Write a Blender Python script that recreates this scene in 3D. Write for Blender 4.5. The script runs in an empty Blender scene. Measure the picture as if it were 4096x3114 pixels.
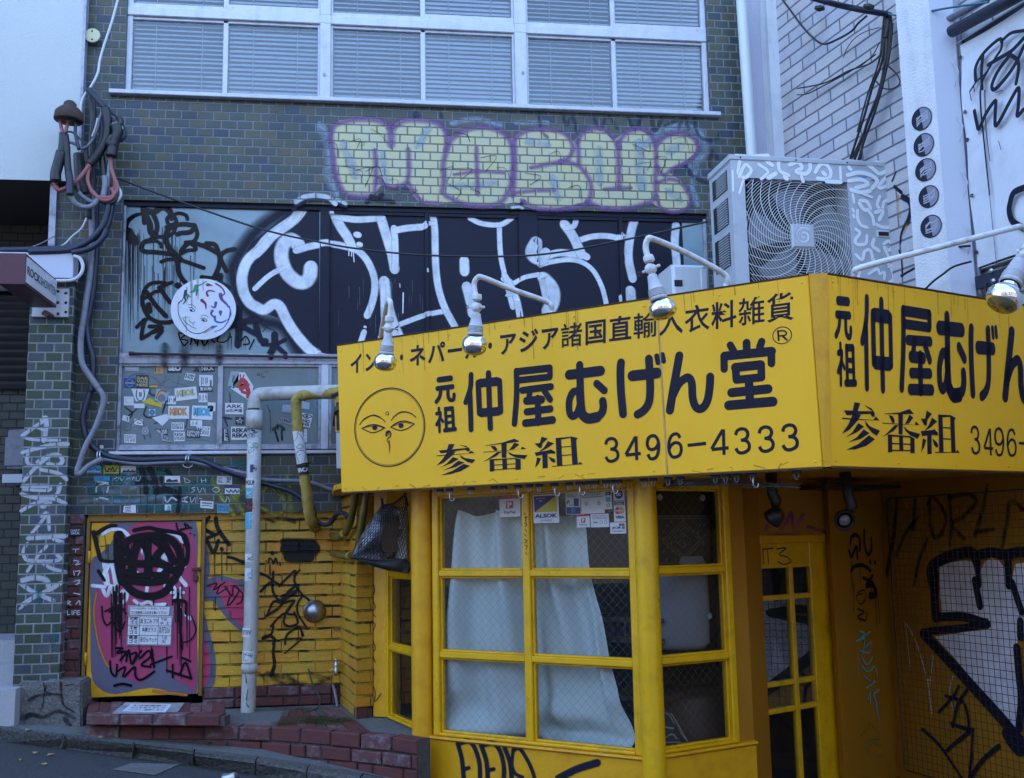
import bpy, bmesh, math, random
from mathutils import Vector, Matrix
from mathutils.geometry import tessellate_polygon
random.seed(7)
SC = bpy.context.scene
COL = SC.collection
# ------------------------------------------------------------------ camera
W0, H0, FPX = 4096.0, 3114.0, 4300.0            # size of the photograph, focal length in its pixels
EYE = Vector((0, 0, 1.5))
RIGHT = Vector((.990487191, -.136347976, -.0185567908))
DOWN = Vector((.000957935559, .14168455, -.989911395))
FWD = Vector((.137601626, .980476781, .140467344))
cam = bpy.data.cameras.new('camera'); camo = bpy.data.objects.new('camera', cam); COL.objects.link(camo)
cam.sensor_fit = 'HORIZONTAL'; cam.sensor_width = 36.0; cam.lens = 36.0 * FPX / W0
cam.clip_start = .05; cam.clip_end = 500
m = Matrix((RIGHT, -DOWN, -FWD)).transposed().to_4x4(); m.translation = EYE
camo.matrix_world = m
SC.camera = camo
# ------------------------------------------------------------------ sky, light, exposure
SUN_EL, SUN_AZ = 34.0, 18.0
w = bpy.data.worlds.new('World'); SC.world = w; w.use_nodes = True
nt = w.node_tree; bg = nt.nodes['Background']
sky = nt.nodes.new('ShaderNodeTexSky'); sky.sky_type = 'NISHITA'; sky.sun_disc = False
sky.sun_elevation = math.radians(SUN_EL); sky.sun_rotation = math.radians(SUN_AZ)
sky.air_density = .85; sky.dust_density = .9; sky.ozone_density = 1.6
nt.links.new(sky.outputs[0], bg.inputs[0]); bg.inputs[1].default_value = .15
sl = bpy.data.lights.new('sun', 'SUN'); sl.energy = .5; sl.angle = math.radians(50); sl.color = (1, .95, .88)
so = bpy.data.objects.new('sun', sl); COL.objects.link(so)
sd = Vector((math.sin(math.radians(SUN_AZ)) * math.cos(math.radians(SUN_EL)), math.cos(math.radians(SUN_AZ)) * math.cos(math.radians(SUN_EL)), math.sin(math.radians(SUN_EL))))
so.rotation_euler = sd.to_track_quat('Z', 'Y').to_euler()
SC.view_settings.view_transform = 'Standard'; SC.view_settings.look = 'None'
SC.view_settings.exposure = 3.15; SC.view_settings.gamma = 1
SC.cycles.max_bounces = 6; SC.cycles.transparent_max_bounces = 24
SC.cycles.caustics_reflective = False; SC.cycles.caustics_refractive = False
# ------------------------------------------------------------------ helpers
# Points are read off the photograph and carried along the line of sight onto the real plane the thing lies on.
def px(code, x, y):
    if code == 'S': return x, y
    if code == 'P': return x * W0 / 2210, y * H0 / 1680
    if code == 'A': return 1700 + x / 2.7625, 1380 + y / 2.7625
    if code == 'B': return 2500 + x / 2.7625, 1280 + y / 2.7625
    if code == 'C': return 3280 + x / 2.7083, 1140 + y / 2.7083
    return 1024 * int(code[0]) + x / 2.1543, (0, 780, 1560, 2334)[int(code[1])] + y / 2.1538
def pts(code, s):
    if not isinstance(s, str): return [px(code, *p) for p in s]
    return [px(code, *map(float, q.split(','))) for q in s.split()]
def ray(x, y):
    return RIGHT * ((x - W0 / 2) / FPX) + DOWN * ((y - H0 / 2) / FPX) + FWD
class Plane:
    """an upright (or leaning) plane through o, running along dir degrees; n points to the street"""
    def __init__(s, o, deg, lean=0):
        s.o = Vector(o); a = math.radians(deg); s.u = Vector((math.cos(a), math.sin(a), 0))
        n0 = Vector((s.u.y, -s.u.x, 0)); l = math.radians(lean)
        s.w = Vector((0, 0, math.cos(l))) + n0 * math.sin(l); s.n = s.u.cross(s.w)
        if s.n.dot(n0) < 0: s.n = -s.n
    def hit(s, x, y):
        r = ray(x, y); return EYE + r * ((s.o - EYE).dot(s.n) / r.dot(s.n))
    def uw(s, x, y):
        d = s.hit(x, y) - s.o; return d.dot(s.u), d.dot(s.w)
    def at(s, u, w, off=0): return s.o + s.u * u + s.w * w + s.n * off
    def moved(s, off):
        q = Plane((0, 0, 0), 0); q.o = s.o + s.n * off; q.u, q.w, q.n = s.u, s.w, s.n; return q
def hitz(x, y, z):
    r = ray(x, y); return EYE + r * ((z - EYE.z) / r.z)
def hity(x, y, Y):
    r = ray(x, y); return EYE + r * (Y / r.y)
def spline(p, n=5, closed=False):
    """Catmull-Rom through p (any dimension, tuples)"""
    if len(p) < 3: return [tuple(q) for q in p]
    out = []; k = len(p); d = len(p[0])
    for i in range(k if closed else k - 1):
        if closed: a, b, c, e = p[i - 1], p[i], p[(i + 1) % k], p[(i + 2) % k]
        else: a, b, c, e = p[max(i - 1, 0)], p[i], p[i + 1], p[min(i + 2, k - 1)]
        for j in range(n):
            t = j / n
            out.append(tuple(.5 * (2 * b[q] + (c[q] - a[q]) * t + (2 * a[q] - 5 * b[q] + 4 * c[q] - e[q]) * t * t + (3 * b[q] - a[q] - 3 * c[q] + e[q]) * t ** 3) for q in range(d)))
    if not closed: out.append(tuple(p[-1]))
    return out
ROOTLOC = {}
class MB:
    """collects faces in world metres and links them as ONE mesh object"""
    def __init__(s): s.v = []; s.f = []; s.c = {}; s.mi = []; s.smooth = []
    def add(s, vs, fs, cov=None, mi=0, smooth=False):
        b = len(s.v); s.v += [tuple(q) for q in vs]
        for f in fs: s.f.append(tuple(b + i for i in f)); s.mi.append(mi); s.smooth.append(smooth)
        if cov is not None:
            for i, c in enumerate(cov): s.c[b + i] = c
        return s
    def quad(s, a, b, c, d, mi=0): return s.add([a, b, c, d], [(0, 1, 2, 3)], mi=mi)
    def hexa(s, p, mi=0):       # 8 corners: lower ring 0-3, upper ring 4-7
        return s.add(p, [(3, 2, 1, 0), (4, 5, 6, 7), (0, 1, 5, 4), (1, 2, 6, 5), (2, 3, 7, 6), (3, 0, 4, 7)], mi=mi)
    def box(s, x0, x1, y0, y1, z0, z1, mi=0):
        return s.hexa([(x0, y0, z0), (x1, y0, z0), (x1, y1, z0), (x0, y1, z0), (x0, y0, z1), (x1, y0, z1), (x1, y1, z1), (x0, y1, z1)], mi)
    def slab(s, pl, u0, u1, w0, w1, o0, o1, mi=0, bev=0):
        """a box on a plane: u, w ranges and offsets along its normal (o0 back, o1 front), front edges chamfered by bev"""
        A = pl.at
        if not bev:
            return s.hexa([A(u0, w0, o1), A(u1, w0, o1), A(u1, w0, o0), A(u0, w0, o0), A(u0, w1, o1), A(u1, w1, o1), A(u1, w1, o0), A(u0, w1, o0)], mi)
        b = bev
        V = [A(u0, w0, o0), A(u1, w0, o0), A(u1, w1, o0), A(u0, w1, o0), A(u0, w0, o1 - b), A(u1, w0, o1 - b), A(u1, w1, o1 - b), A(u0, w1, o1 - b),
             A(u0 + b, w0 + b, o1), A(u1 - b, w0 + b, o1), A(u1 - b, w1 - b, o1), A(u0 + b, w1 - b, o1)]
        F = [(3, 2, 1, 0), (8, 9, 10, 11)]
        for i in range(4):
            j = (i + 1) % 4; F += [(i, j, 4 + j, 4 + i), (4 + i, 4 + j, 8 + j, 8 + i)]
        return s.add(V, F, mi=mi)
    def prism(s, poly, z0, z1, mi=0):
        n = len(poly); V = [(x, y, z0) for x, y in poly] + [(x, y, z1) for x, y in poly]
        F = [tuple(range(n - 1, -1, -1)), tuple(range(n, 2 * n))] + [(i, (i + 1) % n, n + (i + 1) % n, n + i) for i in range(n)]
        return s.add(V, F, mi=mi)
    def tube(s, p, r, n=8, caps=True, mi=0, smooth=True):
        p = [Vector(q) for q in p]; R = r if isinstance(r, (list, tuple)) else [r] * len(p)
        up = Vector((0, 0, 1)); V = []; F = []; prev = None
        for i, q in enumerate(p):
            t = (p[min(i + 1, len(p) - 1)] - p[max(i - 1, 0)]).normalized()
            if prev is None:
                a = t.cross(up)
                if a.length < .1: a = t.cross(Vector((1, 0, 0)))
            else: a = prev - t * prev.dot(t)
            a.normalize(); prev = a; b = t.cross(a)
            for k in range(n):
                g = 2 * math.pi * k / n; V.append(q + (a * math.cos(g) + b * math.sin(g)) * R[i])
        for i in range(len(p) - 1):
            for k in range(n):
                F.append((i * n + k, i * n + (k + 1) % n, (i + 1) * n + (k + 1) % n, (i + 1) * n + k))
        s.add(V, F, mi=mi, smooth=smooth)
        if caps:
            b = len(s.v) - len(V); e = b + (len(p) - 1) * n
            s.f += [tuple(b + k for k in range(n - 1, -1, -1)), tuple(e + k for k in range(n))]; s.mi += [mi, mi]; s.smooth += [False, False]
        return s
    def lathe(s, o, ax, prof, n=20, mi=0, smooth=True):
        """prof: (radius, distance along ax) pairs"""
        o = Vector(o); ax = Vector(ax).normalized(); a = ax.cross(Vector((0, 0, 1)))
        if a.length < .1: a = ax.cross(Vector((1, 0, 0)))
        a.normalize(); b = ax.cross(a); V = []; F = []
        for r, h in prof:
            for k in range(n):
                g = 2 * math.pi * k / n; V.append(o + ax * h + (a * math.cos(g) + b * math.sin(g)) * max(r, 1e-5))
        for i in range(len(prof) - 1):
            for k in range(n): F.append((i * n + k, i * n + (k + 1) % n, (i + 1) * n + (k + 1) % n, (i + 1) * n + k))
        return s.add(V, F, mi=mi, smooth=smooth)
    def disc(s, pl, u, w, ru, rw, off, n=40, mi=0):
        return s.add([pl.at(u + ru * math.cos(2 * math.pi * k / n), w + rw * math.sin(2 * math.pi * k / n), off) for k in range(n)], [tuple(range(n))], cov=[1] * n, mi=mi)
    def poly(s, pl, uw, off, mi=0, offf=None):
        tri = tessellate_polygon([[Vector((u, w, 0)) for u, w in uw]])
        V = [pl.at(u, w, offf(u, w) if offf else off) for u, w in uw]
        F = []
        for t in tri:
            a, b, c = (V[i] for i in t)
            F.append(t if (b - a).cross(c - a).dot(pl.n) > 0 else t[::-1])
        return s.add(V, F, cov=[1] * len(V), mi=mi)
    def ribbon(s, pl, uw, wd, off, soft=.3, mi=0, cap=True, offf=None, cov=1.0):
        """a painted line on a plane; uw: list of (u, w), wd: width or list; soft: share of the half width that fades out"""
        q = [uw[0]]; W = list(wd) if isinstance(wd, (list, tuple)) else [wd] * len(uw); qw = [W[0]]
        for p_, w_ in zip(uw[1:], W[1:]):
            if math.hypot(p_[0] - q[-1][0], p_[1] - q[-1][1]) > 1e-4: q.append(p_); qw.append(w_)
        if len(q) < 2: return s
        def tan(i):
            a = q[max(i - 1, 0)]; b = q[min(i + 1, len(q) - 1)]; L = math.hypot(b[0] - a[0], b[1] - a[1]) or 1
            return (b[0] - a[0]) / L, (b[1] - a[1]) / L
        rows = []
        if cap:
            t = tan(0)
            for k in (.999, .92, .7, .38): rows.append((q[0][0] - t[0] * k * qw[0] / 2, q[0][1] - t[1] * k * qw[0] / 2, t, qw[0] * math.sqrt(1 - k * k)))
        for i in range(len(q)): rows.append((q[i][0], q[i][1], tan(i), qw[i]))
        if cap:
            t = tan(len(q) - 1)
            for k in (.38, .7, .92, .999): rows.append((q[-1][0] + t[0] * k * qw[-1] / 2, q[-1][1] + t[1] * k * qw[-1] / 2, t, qw[-1] * math.sqrt(1 - k * k)))
        V = []; C = []; F = []; n = len(rows)
        ks = (-1, -(1 - soft), 1 - soft, 1) if soft > 0 else (-1, 1)
        m_ = len(ks)
        for i, (x, y, t, w_) in enumerate(rows):
            o = off + .0004 * i / n
            for k in ks:
                u = x - t[1] * k * w_ / 2; v = y + t[0] * k * w_ / 2
                V.append(pl.at(u, v, o + (offf(u, v) if offf else 0)))
                e = soft > 0 and (abs(k) == 1 or (cap and i in (0, n - 1)))
                C.append(0.0 if e else cov)
        for i in range(n - 1):
            for j in range(m_ - 1):
                a = i * m_ + j; F.append((a, a + m_, a + m_ + 1, a + 1))
        # faces should look at the street
        A, B, D = (Vector(V[k]) for k in F[len(F) // 2][:3])
        if (B - A).cross(D - A).dot(pl.n) < 0: F = [f[::-1] for f in F]
        return s.add(V, F, cov=C, mi=mi)
    def build(s, name, mat, parent=None, uv=True):
        me = bpy.data.meshes.new(name); L = ROOTLOC.get(parent.name if parent else None, Vector((0, 0, 0)))
        me.from_pydata([tuple(Vector(q) - L) for q in s.v], [], s.f)
        for mm in (mat if isinstance(mat, (list, tuple)) else [mat]): me.materials.append(mm)
        me.polygons.foreach_set('material_index', s.mi); me.polygons.foreach_set('use_smooth', s.smooth)
        if uv and s.f:
            ul = me.uv_layers.new(name='UVMap').data
            for p in me.polygons:
                nn = p.normal
                if abs(nn.z) > .75: e1, e2 = Vector((1, 0, 0)), Vector((0, 1, 0))
                else:
                    e1 = Vector((-nn.y, nn.x, 0)).normalized(); e2 = Vector((0, 0, 1))
                    if e1.x < -1e-3 : e1 = -e1
                for li in p.loop_indices:
                    q = Vector(s.v[me.loops[li].vertex_index]); ul[li].uv = (q.dot(e1), q.dot(e2))
        if s.c:
            at = me.attributes.new('cov', 'FLOAT', 'POINT')
            at.data.foreach_set('value', [float(s.c.get(i, 1.0)) for i in range(len(s.v))])
        o = bpy.data.objects.new(name, me); COL.objects.link(o)
        if parent:
            o.parent = parent; ROOTLOC[o.name] = L
        return o
def thing(name, label, cat, loc=(0, 0, 0), group=None, kind=None):
    o = bpy.data.objects.new(name, None); COL.objects.link(o); o.location = loc; o.empty_display_size = .05
    ROOTLOC[o.name] = Vector(loc)
    return tag(o, label, cat, group, kind)
def tag(o, label, cat, group=None, kind=None):
    if label: o['label'] = label
    if cat: o['category'] = cat
    if group: o['group'] = group
    if kind: o['kind'] = kind
    return o
def struct(o): o['kind'] = 'structure'; return o
def strokes(mb, pl, code, items, off, soft=.3, mi=0, n=5, step=.00015, offf=None, cov=1.0, sm=True):
    """items: list of (point string, width px[, width px at the end])"""
    for k, it in enumerate(items):
        P_ = pts(code, it[0]); wa = it[1]; wb = it[2] if len(it) > 2 else wa
        sc = {'S': 1, 'P': 1.8534}.get(code, 1 / 2.7625 if code in 'AB' else 1 / 2.7083 if code == 'C' else 1 / 2.154)
        c = P_[len(P_) // 2]; a = pl.uw(*c); b = pl.uw(c[0], c[1] + 10)
        mpp = abs(b[1] - a[1]) / 10
        q = [pl.uw(*p) for p in (spline(P_, n) if sm else P_)]
        N = max(len(q) - 1, 1)
        mb.ribbon(pl, q, [(wa + (wb - wa) * i / N) * sc * mpp for i in range(len(q))], off + step * k, soft, mi, offf=offf, cov=cov)
def SX(items, k): return [(i[0],) + tuple(w * k for w in i[1:]) for i in items]
def pfill(mb, pl, code, s, off, smooth=0, mi=0, offf=None):
    q = pts(code, s)
    if smooth: q = spline(q, smooth, True)
    mb.poly(pl, [pl.uw(*p) for p in q], off, mi, offf)
# ---- lettering: outlines of the built-in font as flat cut letters
_GL = {}
def glyphs(body, bold=0.0):
    key = (body, bold)
    if key not in _GL:
        cu = bpy.data.curves.new('lettering', 'FONT'); cu.body = body; cu.offset = bold; cu.resolution_u = 3
        o = bpy.data.objects.new('lettering', cu); COL.objects.link(o)
        dg = bpy.context.evaluated_depsgraph_get(); dg.update()
        me = o.evaluated_get(dg).to_mesh()
        v = [(q.co.x, q.co.y) for q in me.vertices]; f = [tuple(p.vertices) for p in me.polygons]
        o.evaluated_get(dg).to_mesh_clear(); bpy.data.objects.remove(o); bpy.data.curves.remove(cu)
        _GL[key] = (v, f)
    return _GL[key]
def letter(mb, pl, quad, body, off, bold=0.0, em=None, mi=0):
    """quad: four (u, w) corners: bottom left, bottom right, top right, top left; the text fills it (or em=(x0,x1,y0,y1) does)"""
    v, f = glyphs(body, bold)
    if not v: return
    x0, x1, y0, y1 = em or (min(q[0] for q in v), max(q[0] for q in v), min(q[1] for q in v), max(q[1] for q in v))
    V = []
    for x, y in v:
        s_ = (x - x0) / (x1 - x0); t = (y - y0) / (y1 - y0)
        V.append(pl.at(*[(quad[0][i] * (1 - s_) + quad[1][i] * s_) * (1 - t) + (quad[3][i] * (1 - s_) + quad[2][i] * s_) * t for i in (0, 1)], off))
    F = []
    for t in f:
        a, b, c = (V[i] for i in t[:3]); F.append(t if (b - a).cross(c - a).dot(pl.n) > 0 else t[::-1])
    mb.add(V, F, cov=[1] * len(V), mi=mi)
def lquad(pl, code, s): return [pl.uw(*p) for p in pts(code, s)]
# ------------------------------------------------------------------ materials
def newmat(name):
    mt = bpy.data.materials.new(name); mt.use_nodes = True; nt = mt.node_tree
    return mt, nt, nt.nodes['Principled BSDF'], nt.nodes['Material Output']
def nd(nt, t, **kw):
    n = nt.nodes.new(t)
    for k, v in kw.items(): setattr(n, k, v)
    return n
def math_(nt, op, a, b=None, c=None, clamp=False):
    n = nd(nt, 'ShaderNodeMath', operation=op); n.use_clamp = clamp
    for i, x in enumerate((a, b, c)):
        if x is None: continue
        if isinstance(x, (int, float)): n.inputs[i].default_value = x
        else: nt.links.new(x, n.inputs[i])
    return n.outputs[0]
def mixc(nt, f, a, b, mode='MIX'):
    n = nd(nt, 'ShaderNodeMix', data_type='RGBA', blend_type=mode)
    for i, x in ((0, f), (6, a), (7, b)):
        if isinstance(x, (int, float)): n.inputs[i].default_value = x
        elif isinstance(x, (tuple, list)): n.inputs[i].default_value = (*x[:3], 1)
        else: nt.links.new(x, n.inputs[i])
    return n.outputs[2]
def noise(nt, vec, scale, detail=4, rough=.55, stretch=None):
    n = nd(nt, 'ShaderNodeTexNoise'); n.inputs['Scale'].default_value = scale; n.inputs['Detail'].default_value = detail; n.inputs['Roughness'].default_value = rough
    if stretch:
        mp = nd(nt, 'ShaderNodeMapping'); mp.inputs['Scale'].default_value = stretch; nt.links.new(vec, mp.inputs[0]); vec = mp.outputs[0]
    nt.links.new(vec, n.inputs['Vector']); return n.outputs['Fac']
def ramp(nt, f, stops, interp='LINEAR'):
    n = nd(nt, 'ShaderNodeValToRGB'); n.color_ramp.interpolation = interp; el = n.color_ramp.elements
    while len(el) < len(stops): el.new(.5)
    for e, (p, c) in zip(el, stops): e.position = p; e.color = (*c, 1) if isinstance(c, (tuple, list)) else (c, c, c, 1)
    nt.links.new(f, n.inputs[0]); return n.outputs[0]
def pos(nt): return nd(nt, 'ShaderNodeNewGeometry').outputs['Position']
def setbump(nt, bs, h, dist, strength=1.0):
    b = nd(nt, 'ShaderNodeBump'); b.inputs['Distance'].default_value = dist; b.inputs['Strength'].default_value = strength
    nt.links.new(h, b.inputs['Height']); nt.links.new(b.outputs[0], bs.inputs['Normal'])
def plain(name, col, rough=.5, metal=0, var=.12, scale=6, dirt=None, dirt_amt=.4, bump=.0006, bscale=90, streak=0, spec=.5, coat=0):
    """a real surface: base colour with mottling, optional dirt (own shapes, rain streaks run down) and fine relief"""
    mt, nt, bs, out = newmat(name); P_ = pos(nt)
    n1 = noise(nt, P_, scale, 5); c = mixc(nt, n1, tuple(x * (1 - var) for x in col), tuple(min(1, x * (1 + var)) for x in col))
    if dirt:
        n2 = noise(nt, P_, scale * 1.7, 6, .65)
        if streak: n2 = math_(nt, 'MULTIPLY', math_(nt, 'ADD', n2, noise(nt, P_, 14, 4, .6, (1, 1, streak))), .5)
        f = ramp(nt, n2, [(.48, 0.0), (.72, dirt_amt)]); c = mixc(nt, f, c, dirt)
    nt.links.new(c, bs.inputs['Base Color'])
    r = math_(nt, 'MULTIPLY_ADD', n1, .25, rough - .12, clamp=True); nt.links.new(r, bs.inputs['Roughness'])
    bs.inputs['Metallic'].default_value = metal; bs.inputs['Specular IOR Level'].default_value = spec
    if coat: bs.inputs['Coat Weight'].default_value = coat; bs.inputs['Coat Roughness'].default_value = .15
    if bump: setbump(nt, bs, noise(nt, P_, bscale, 3), bump)
    return mt
def brickgrid(nt, bw, bh, joint, u0=0, v0=0, off=.5, wob=0.0, wobs=7, vj=1):
    uv = nd(nt, 'ShaderNodeUVMap').outputs[0]
    if wob:
        nz = nd(nt, 'ShaderNodeTexNoise'); nz.inputs['Scale'].default_value = wobs; nz.inputs['Detail'].default_value = 3; nt.links.new(uv, nz.inputs['Vector'])
        s1 = nd(nt, 'ShaderNodeVectorMath', operation='SUBTRACT'); nt.links.new(nz.outputs['Color'], s1.inputs[0]); s1.inputs[1].default_value = (.5, .5, .5)
        s2 = nd(nt, 'ShaderNodeVectorMath', operation='MULTIPLY_ADD'); nt.links.new(s1.outputs[0], s2.inputs[0]); s2.inputs[1].default_value = (wob, wob, 0); nt.links.new(uv, s2.inputs[2]); uv = s2.outputs[0]
    sp = nd(nt, 'ShaderNodeSeparateXYZ'); nt.links.new(uv, sp.inputs[0])
    v = math_(nt, 'DIVIDE', math_(nt, 'SUBTRACT', sp.outputs[1], v0), bh); row = math_(nt, 'FLOOR', v); fv = math_(nt, 'FRACT', v)
    sh = math_(nt, 'MULTIPLY', math_(nt, 'FLOORED_MODULO', row, 2), off)
    u = math_(nt, 'ADD', math_(nt, 'DIVIDE', math_(nt, 'SUBTRACT', sp.outputs[0], u0), bw), sh); cl = math_(nt, 'FLOOR', u); fu = math_(nt, 'FRACT', u)
    du = math_(nt, 'MULTIPLY', math_(nt, 'MINIMUM', fu, math_(nt, 'SUBTRACT', 1, fu)), bw * vj)
    dv = math_(nt, 'MULTIPLY', math_(nt, 'MINIMUM', fv, math_(nt, 'SUBTRACT', 1, fv)), bh)
    d = math_(nt, 'MINIMUM', du, dv)
    mr = nd(nt, 'ShaderNodeMapRange', interpolation_type='SMOOTHSTEP'); nt.links.new(d, mr.inputs[0]); mr.inputs[1].default_value = joint * .38; mr.inputs[2].default_value = joint * .75
    cb = nd(nt, 'ShaderNodeCombineXYZ'); nt.links.new(row, cb.inputs[0]); nt.links.new(cl, cb.inputs[1])
    wn = nd(nt, 'ShaderNodeTexWhiteNoise', noise_dimensions='3D'); nt.links.new(cb.outputs[0], wn.inputs[0])
    return mr.outputs[0], wn.outputs['Value'], wn.outputs['Color']
def bricks(name, bw, bh, joint, palette, mortar, rough=.35, depth=.004, u0=0, v0=0, off=.5, wob=0.0, tint=None, relief=.0012, wobs=7, spec=.5, speck=.25, mortar2=None, vj=1):
    mt, nt, bs, out = newmat(name); P_ = pos(nt)
    m_, val, vc = brickgrid(nt, bw, bh, joint, u0, v0, off, wob, wobs, vj)
    n = len(palette); c = ramp(nt, val, [(i / n, q) for i, q in enumerate(palette)], 'CONSTANT')
    n1 = noise(nt, P_, 60, 5, .7); c = mixc(nt, math_(nt, 'MULTIPLY', math_(nt, 'SUBTRACT', n1, .35, clamp=True), speck * 4, clamp=True), c, (.02, .022, .025))
    n2 = noise(nt, P_, 9, 3); c = mixc(nt, math_(nt, 'MULTIPLY', n2, .15), c, mixc(nt, .5, c, (.25, .26, .22)))
    mo = mixc(nt, noise(nt, P_, 25, 4), tuple(x * .65 for x in mortar), tuple(x * 1.2 for x in mortar))
    if mortar2: mo = mixc(nt, ramp(nt, noise(nt, P_, 6, 4, .6), [(.42, 0.0), (.56, 1.0)]), mo, mortar2)
    if tint:
        f = ramp(nt, noise(nt, P_, 3.2, 5, .6), [(.35, 0.0), (.65, 1.0)]); c = mixc(nt, f, c, mixc(nt, .6, c, tint))
    c = mixc(nt, m_, mo, c)
    g = ramp(nt, noise(nt, P_, 2.2, 6, .65, (1, 1, .35)), [(.5, 0.0), (.75, .45)]); c = mixc(nt, g, c, (.03, .03, .028))
    nt.links.new(c, bs.inputs['Base Color'])
    r = math_(nt, 'ADD', math_(nt, 'MULTIPLY', math_(nt, 'SUBTRACT', 1, m_), .5), math_(nt, 'MULTIPLY_ADD', n1, .25, rough - .1), clamp=True); nt.links.new(r, bs.inputs['Roughness'])
    bs.inputs['Specular IOR Level'].default_value = spec
    h = math_(nt, 'ADD', math_(nt, 'MULTIPLY', m_, depth), math_(nt, 'MULTIPLY', noise(nt, P_, 70, 4), relief)); 
    h = math_(nt, 'ADD', h, math_(nt, 'MULTIPLY', val, depth * .35))
    setbump(nt, bs, h, 1.0)
    return mt
def paint(name, col, rough=.45, grid=None, depth=.004, opacity=1.0, var=.1, col2=None, cscale=5, patchy=0.0, joint_cov=.35, streak=False):
    """spray or marker paint: coverage from the 'cov' attribute (faded edges), thin in the joints of the bricks it lies on"""
    mt, nt, bs, out = newmat(name); P_ = pos(nt)
    c = mixc(nt, noise(nt, P_, cscale, 4), tuple(x * (1 - var) for x in col), col2 or tuple(min(1, x * (1 + var)) for x in col))
    nt.links.new(c, bs.inputs['Base Color']); bs.inputs['Roughness'].default_value = rough; bs.inputs['Specular IOR Level'].default_value = .22
    at = nd(nt, 'ShaderNodeAttribute', attribute_name='cov')
    a = math_(nt, 'MULTIPLY', at.outputs['Fac'], opacity)
    spk = noise(nt, P_, 240, 2, .5)
    a = math_(nt, 'ADD', a, math_(nt, 'MULTIPLY', math_(nt, 'SUBTRACT', spk, .5), math_(nt, 'MULTIPLY', math_(nt, 'MULTIPLY', at.outputs['Fac'], math_(nt, 'SUBTRACT', 1, at.outputs['Fac'])), 2.5)), clamp=True)
    if patchy:
        p = ramp(nt, noise(nt, P_, 11, 6, .7, (1, 1, .25) if streak else None), [(.36, 1 - patchy), (.6, 1.0)]); a = math_(nt, 'MULTIPLY', a, p)
    if grid:
        m_, val, _ = brickgrid(nt, **grid)
        a = math_(nt, 'MULTIPLY', a, math_(nt, 'MULTIPLY_ADD', m_, 1 - joint_cov, joint_cov))
        h = math_(nt, 'ADD', math_(nt, 'MULTIPLY', m_, depth), math_(nt, 'MULTIPLY', noise(nt, P_, 70, 4), .0012)); setbump(nt, bs, h, 1.0)
    tr = nd(nt, 'ShaderNodeBsdfTransparent'); mx = nd(nt, 'ShaderNodeMixShader')
    nt.links.new(a, mx.inputs[0]); nt.links.new(tr.outputs[0], mx.inputs[1]); nt.links.new(bs.outputs[0], mx.inputs[2]); nt.links.new(mx.outputs[0], out.inputs[0])
    return mt
def glass(name, tint=(.8, .86, .9), refl=1.0, wire=0, wire_col=(.35, .37, .4), wire_w=.0016, diag=True, dust=.05):
    mt, nt, bs, out = newmat(name); P_ = pos(nt)
    tr = nd(nt, 'ShaderNodeBsdfTransparent'); tr.inputs[0].default_value = (*tint, 1)
    gl = nd(nt, 'ShaderNodeBsdfGlossy'); gl.inputs['Roughness'].default_value = .02; gl.inputs[0].default_value = (1, 1, 1, 1)
    fr = nd(nt, 'ShaderNodeFresnel'); fr.inputs[0].default_value = 1.5
    mx = nd(nt, 'ShaderNodeMixShader'); nt.links.new(math_(nt, 'MULTIPLY', fr.outputs[0], refl * 1.6, clamp=True), mx.inputs[0]); nt.links.new(tr.outputs[0], mx.inputs[1]); nt.links.new(gl.outputs[0], mx.inputs[2])
    bs.inputs['Base Color'].default_value = (.45, .47, .5, 1); bs.inputs['Roughness'].default_value = .8
    f = math_(nt, 'MULTIPLY', noise(nt, P_, 5, 6, .7), dust * 2)
    m2 = nd(nt, 'ShaderNodeMixShader'); nt.links.new(f, m2.inputs[0]); nt.links.new(mx.outputs[0], m2.inputs[1]); nt.links.new(bs.outputs[0], m2.inputs[2]); last = m2.outputs[0]
    if wire:
        sp = nd(nt, 'ShaderNodeSeparateXYZ'); nt.links.new(nd(nt, 'ShaderNodeUVMap').outputs[0], sp.inputs[0]); u, v = sp.outputs[0], sp.outputs[1]
        if diag: u, v = math_(nt, 'MULTIPLY', math_(nt, 'ADD', u, v), .7071), math_(nt, 'MULTIPLY', math_(nt, 'SUBTRACT', u, v), .7071)
        ms = []
        for q in (u, v):
            fq = math_(nt, 'FRACT', math_(nt, 'DIVIDE', q, wire)); ms.append(math_(nt, 'LESS_THAN', math_(nt, 'MULTIPLY', math_(nt, 'MINIMUM', fq, math_(nt, 'SUBTRACT', 1, fq)), wire), wire_w / 2))
        b2 = nd(nt, 'ShaderNodeBsdfPrincipled'); b2.inputs['Base Color'].default_value = (*wire_col, 1); b2.inputs['Metallic'].default_value = .1; b2.inputs['Roughness'].default_value = .4
        m3 = nd(nt, 'ShaderNodeMixShader'); nt.links.new(math_(nt, 'MAXIMUM', *ms), m3.inputs[0]); nt.links.new(last, m3.inputs[1]); nt.links.new(b2.outputs[0], m3.inputs[2]); last = m3.outputs[0]
    nt.links.new(last, out.inputs[0]); return mt
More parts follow.
